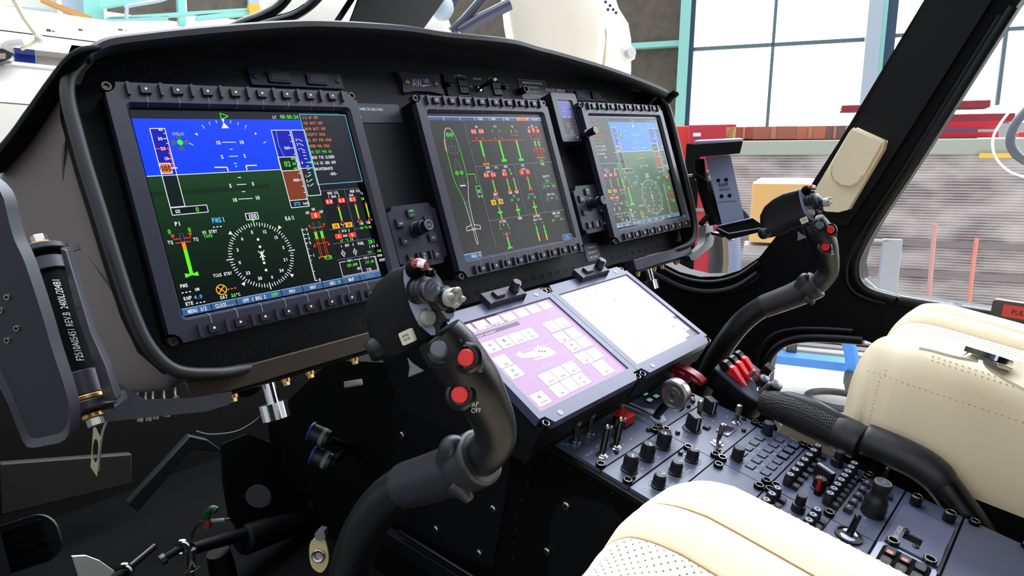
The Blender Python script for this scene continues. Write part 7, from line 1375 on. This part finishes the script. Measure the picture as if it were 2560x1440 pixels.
# stores along the hangar wall
T = thing('tool_cabinet', 'tall red metal cabinet right of the far display', 'cabinet'); b = MB(); hb(b, HF, 1640, 316, 1722, 900, 6.6, .3, REDC); b.build('body', T, bevel=.01); b = MB(); hb(b, HF, 1722, 312, 1801, 900, 6.5, .3, mat('cabinet_red_deep', (172, 34, 52), .5, noise=(3, .2))); b.build('door', T, bevel=.01); b = MB(); hb(b, HF, 1733, 332, 1752, 341, 6.48, .01, WHITEP); b.build('label_plate', T)
b = MB(); hb(b, HF, 1716, 360, 1719, 900, 6.49, .01, DEEP); hb(b, HF, 1740, 520, 1790, 530, 6.49, .02, STEEL); b.build('handle', T)
b = MB(); BX_ = mat('box_brown', (158, 92, 72), .8, noise=(4, .3))
for i, (x0, x1, m) in enumerate(((1816, 1838, KRAFT), (1840, 1882, mat('box_red_brown', (150, 70, 58), .8)), (1884, 1990, BX_), (1993, 2062, mat('box_rust', (172, 98, 74), .8)), (2065, 2112, mat('box_dark', (112, 80, 78), .8)))):
    b = MB(); hb(b, HF, x0, 318 - i * .6, x1, 347, 6.5, .35, m); hb(b, HF, x0 + (x1 - x0) * .42, 318 - i * .6, x0 + (x1 - x0) * .52, 347, 6.49, .005, mat('packing_tape', (168, 112, 84), .6)); tag(b.build('flat_carton', None), ('small tan', 'short red-brown', 'longest brown', 'rust-coloured', 'dark')[i] + ' flat carton on the netted rack', 'carton', 'flat cartons on the netted rack')
NET = bpy.data.materials.new('rack_netting'); NET.use_nodes = True; g = NET.node_tree; pn = g.nodes['Principled BSDF']; pn.inputs['Roughness'].default_value = .6
co = g.nodes.new('ShaderNodeTexCoord'); wv = g.nodes.new('ShaderNodeTexWave'); wv.wave_type = 'BANDS'; wv.bands_direction = 'Y'; wv.inputs['Scale'].default_value = 13; wv.inputs['Distortion'].default_value = .4; g.links.new(co.outputs['Object'], wv.inputs['Vector'])
nz = g.nodes.new('ShaderNodeTexNoise'); nz.inputs['Scale'].default_value = 2.4; nz.inputs['Detail'].default_value = 5; mp = g.nodes.new('ShaderNodeMapping'); mp.inputs['Scale'].default_value = (1.2, 2.6, 1); g.links.new(co.outputs['Object'], mp.inputs[0]); g.links.new(mp.outputs[0], nz.inputs['Vector'])
cr = g.nodes.new('ShaderNodeValToRGB'); cr.color_ramp.elements[0].position = .36; cr.color_ramp.elements[0].color = (*s2l((86, 68, 68)), 1); cr.color_ramp.elements[1].position = .66; cr.color_ramp.elements[1].color = (*s2l((164, 152, 146)), 1); g.links.new(nz.outputs['Fac'], cr.inputs[0])
mx = g.nodes.new('ShaderNodeMix'); mx.data_type = 'RGBA'; mx.blend_type = 'MIX'; mu = g.nodes.new('ShaderNodeMath'); mu.operation = 'MULTIPLY'; mu.inputs[1].default_value = .38; g.links.new(wv.outputs['Fac'], mu.inputs[0]); g.links.new(mu.outputs[0], mx.inputs[0]); g.links.new(cr.outputs[0], mx.inputs[6]); mx.inputs[7].default_value = (*s2l((226, 222, 224)), 1); g.links.new(mx.outputs[2], pn.inputs['Base Color'])
T = thing('storage_rack', 'long storage rack wrapped in fine grey netting along the wall', 'rack'); T.matrix_world = HF
a = lp(HF, 1814, 347, 6.4); c = lp(HF, 2560, 347, 6.4); yb = -1.45; yt_ = (lp(HF, 1900, 348, 6.4)[1] + lp(HF, 2500, 350, 6.4)[1]) / 2; x1_ = c[0] + 2.5
b = MB(); b.box((a[0], yb, -7.0), (x1_, yt_ - .13, -6.4), NET); b.build('netting', T); b = MB(); b.box((a[0], yt_ - .13, -7.0), (x1_, yt_, -6.38), mat('net_hem', (158, 163, 150), .7)); b.build('hem', T, bevel=.01)
b = MB()
for i in range(5): b.box((a[0], yb + .06 + i * .26, -6.39), (x1_, yb + .10 + i * .26, -6.36), mat('shelf_slate', (120, 112, 112), .5))
b.build('shelf_edge', T)
b = MB(); p = lp(HF, 2490, 388, 6.3); b.box((p[0] - .10, p[1] - .02, -6.36), (p[0] + .12, p[1] + .02, -6.35), mat('hazard_yellow', (236, 180, 60), .6)); b.build('tape_strip', T)
b = MB(); hb(b, HF, 1882, 458, 2050, 612, 4.6, .5, KRAFT); a_ = lp(HF, 1882, 458, 4.6); c_ = lp(HF, 2050, 458, 4.6); yy = (a_[1] + c_[1]) / 2; b.loft([[HF @ V(p) for p in ((a_[0], yy - .01, -4.6), (c_[0], yy - .01, -4.6), (c_[0], yy + .01, -5.05), (a_[0] + .05, yy + .01, -5.05))], [HF @ V(p) for p in ((a_[0], yy + .004, -4.6), (c_[0], yy + .004, -4.6), (c_[0], yy + .05, -5.05), (a_[0] + .05, yy + .05, -5.05))]], mat('card_white', (240, 236, 226), .6)); tag(b.build('cardboard_box', None, bevel=.006), 'tan cardboard box with a white lid behind the far cyclic', 'box')
b = MB(); hb(b, HF, 1860, 612, 1990, 640, 4.7, .5, mat('trolley_grey', (170, 168, 172), .5)); hb(b, HF, 1900, 640, 1905, 900, 4.7, .04, DARKSTEEL); hb(b, HF, 1985, 640, 1990, 900, 4.7, .04, DARKSTEEL); tag(b.build('trolley', None, bevel=.005), 'grey trolley table under the tan cardboard box', 'trolley')
b = MB(); 
for x, w, m in ((1790, 14, mat('bundle_black', (34, 32, 38), .4)), (1812, 10, mat('bundle_tan', (120, 104, 84), .5)), (1830, 12, mat('bundle_blue_grey', (124, 134, 160), .4))): b.tube([HF @ V((*lp(HF, x + dx, y, 5.4), -5.4)) for dx, y in ((0, 590), (3, 650), (-2, 720), (4, 900))], w * .0034 + .02, m, n=12)
tag(b.build('wrapped_bundle', None, ang=70), 'dark wrapped bundle standing beside the red cabinet', 'bundle')
RT = mat('tube_red', (190, 28, 48), .4); RT2 = mat('tube_red_dark', (136, 30, 48), .5)
for i, (x0, y0, x1, y1, m, lb) in enumerate(((2105, 263, 2190, 276, RT2, 'single dark red channel left of the black pillar'), (2340, 253, 2476, 268, RT2, 'uppermost dark red channel of the stack'), (2350, 286, 2537, 303, RT2, 'dark red channel second from the top of the stack'), (2338, 304, 2500, 319, RT, 'bright red channel third from the top of the stack'), (2325, 319, 2445, 331, mat('tube_violet', (120, 66, 92), .5), 'violet-red channel second from the stack bottom'), (2310, 331, 2496, 346, RT, 'lowest bright red channel of the stack'), (2548, 330, 2640, 352, RT, 'red channel cut by the right picture edge'))):
    b = MB(); hb(b, HF, x0, y0, x1, y1, 6.7, .15, m); tag(b.build('steel_channel', None, bevel=.006), lb, 'steel channel', 'red steel channels on the rack')
b = MB(); hb(b, HF, 2300, 344, 2480, 348, 6.6, .2, DARKSTEEL); hb(b, HF, 2445, 344, 2640, 348, 6.55, .2, mat('paint_white', (238, 234, 224), .30)); tag(b.build('stack_base', None), 'dark and white timbers the red channels lie on', 'timber')
def hf3(x, y, d): return HF @ V((*lp(HF, x, y, d), -d))
b = MB(); b.tube([hf3(x, y, 5.6) for x, y in ((2590, 250), (2545, 300), (2528, 335), (2530, 370), (2560, 400), (2620, 420))], .030, mat('hose_slate', (84, 88, 98), .4), n=12); tag(b.build('slate_hose', None, ang=70), 'thick slate hose loop at the upper right edge', 'hose')
b = MB(); b.tube([hf3(x, y, 5.3) for x, y in ((2600, 170), (2550, 245), (2500, 310), (2482, 350), (2490, 395), (2530, 432), (2600, 450))], .008, mat('cable_white', (226, 226, 236), .5), n=8); tag(b.build('white_cable', None, ang=70), 'thin white cable loop at the upper right edge', 'cable')
b = MB(); GF = mat('frame_grey', (156, 156, 160), .5); hb(b, HF, 2140, 597, 2225, 606, 4.2, .04, GF); hb(b, HF, 2208, 597, 2225, 900, 4.2, .04, GF); tag(b.build('grey_frame', None, bevel=.004), 'grey square-tube frame seen low in the door window', 'frame')
b = MB(); b.prism([lp(HF, x, y, 4.1) for x, y in ((2130, 628), (2167, 628), (2162, 690), (2130, 692))], -4.3, -4.1, mat('tarp_blue', (64, 128, 206), .5), T=HF); tag(b.build('blue_bin', None, bevel=.006), 'bright blue bin at the left corner of the door window', 'bin')
b = MB()
for x0, x1, y0, y1 in ((2428, 2434, 590, 900), ): b.tube([hf3(2442, 595, 5.9), hf3(2432, 670, 5.9), hf3(2420, 780, 5.9)], .015, mat('post_orange', (208, 128, 112), .6), n=10)
tag(b.build('orange_post', None), 'slender orange post in front of the netted rack', 'post')
b = MB(); b.tube([hf3(2338, 560, 5.9), hf3(2328, 670, 5.9), hf3(2318, 800, 5.9)], .018, mat('post_faded', (190, 142, 136), .6), n=10); tag(b.build('faded_post', None), 'faded red post left of the orange one', 'post')
# seen low through the chin window
b = MB()
for i, (y, h_) in enumerate(((845, 18), (868, 14), (884, 12))): hb(b, HF, 1930, y, 2240, y + h_, 5.0 - i * .1, .4, (mat('plank_grey', (150, 146, 142), .6), mat('plank_dark', (112, 108, 106), .6), mat('plank_grey', (150, 146, 142), .6))[i])
tag(b.build('stacked_planks', None, bevel=.01), 'grey stacked planks seen at the top of the chin window', 'planks')
b = MB(); A = [hf3(x, y, 4.6) for x, y in ((1900, 884), (2270, 925), (2270, 948), (1900, 905))]; b.loft([[p + V((.12, .05, 0)) for p in A], A], mat('beam_blue', (70, 128, 196), .5, noise=(6, .3))); tag(b.build('blue_beam', None, bevel=.004), 'scuffed blue beam crossing the chin window', 'beam')
b = MB(); b.tube([hf3(x, y, 4.5) for x, y in ((2118, 846), (2130, 900), (2124, 960))], .04, mat('tarp_blue', (64, 128, 206), .5), n=10); b.tube([hf3(x, y, 4.45) for x, y in ((2126, 930), (2122, 950), (2126, 975))], .030, DARKSTEEL, n=10); tag(b.build('blue_jack', None), 'blue jack leg beside the far seat, through the chin window', 'jack')
b = MB(); c = hit(2100, 1000, UP, CAM - UP * 1.43); b.torus(c, .22, .024, mat('hose_grey', (84, 84, 86), .5), n=40, k=10, d=UP); tag(b.build('coiled_hose', None, ang=70), 'dark coiled hose on the hangar floor below the chin window', 'hose')
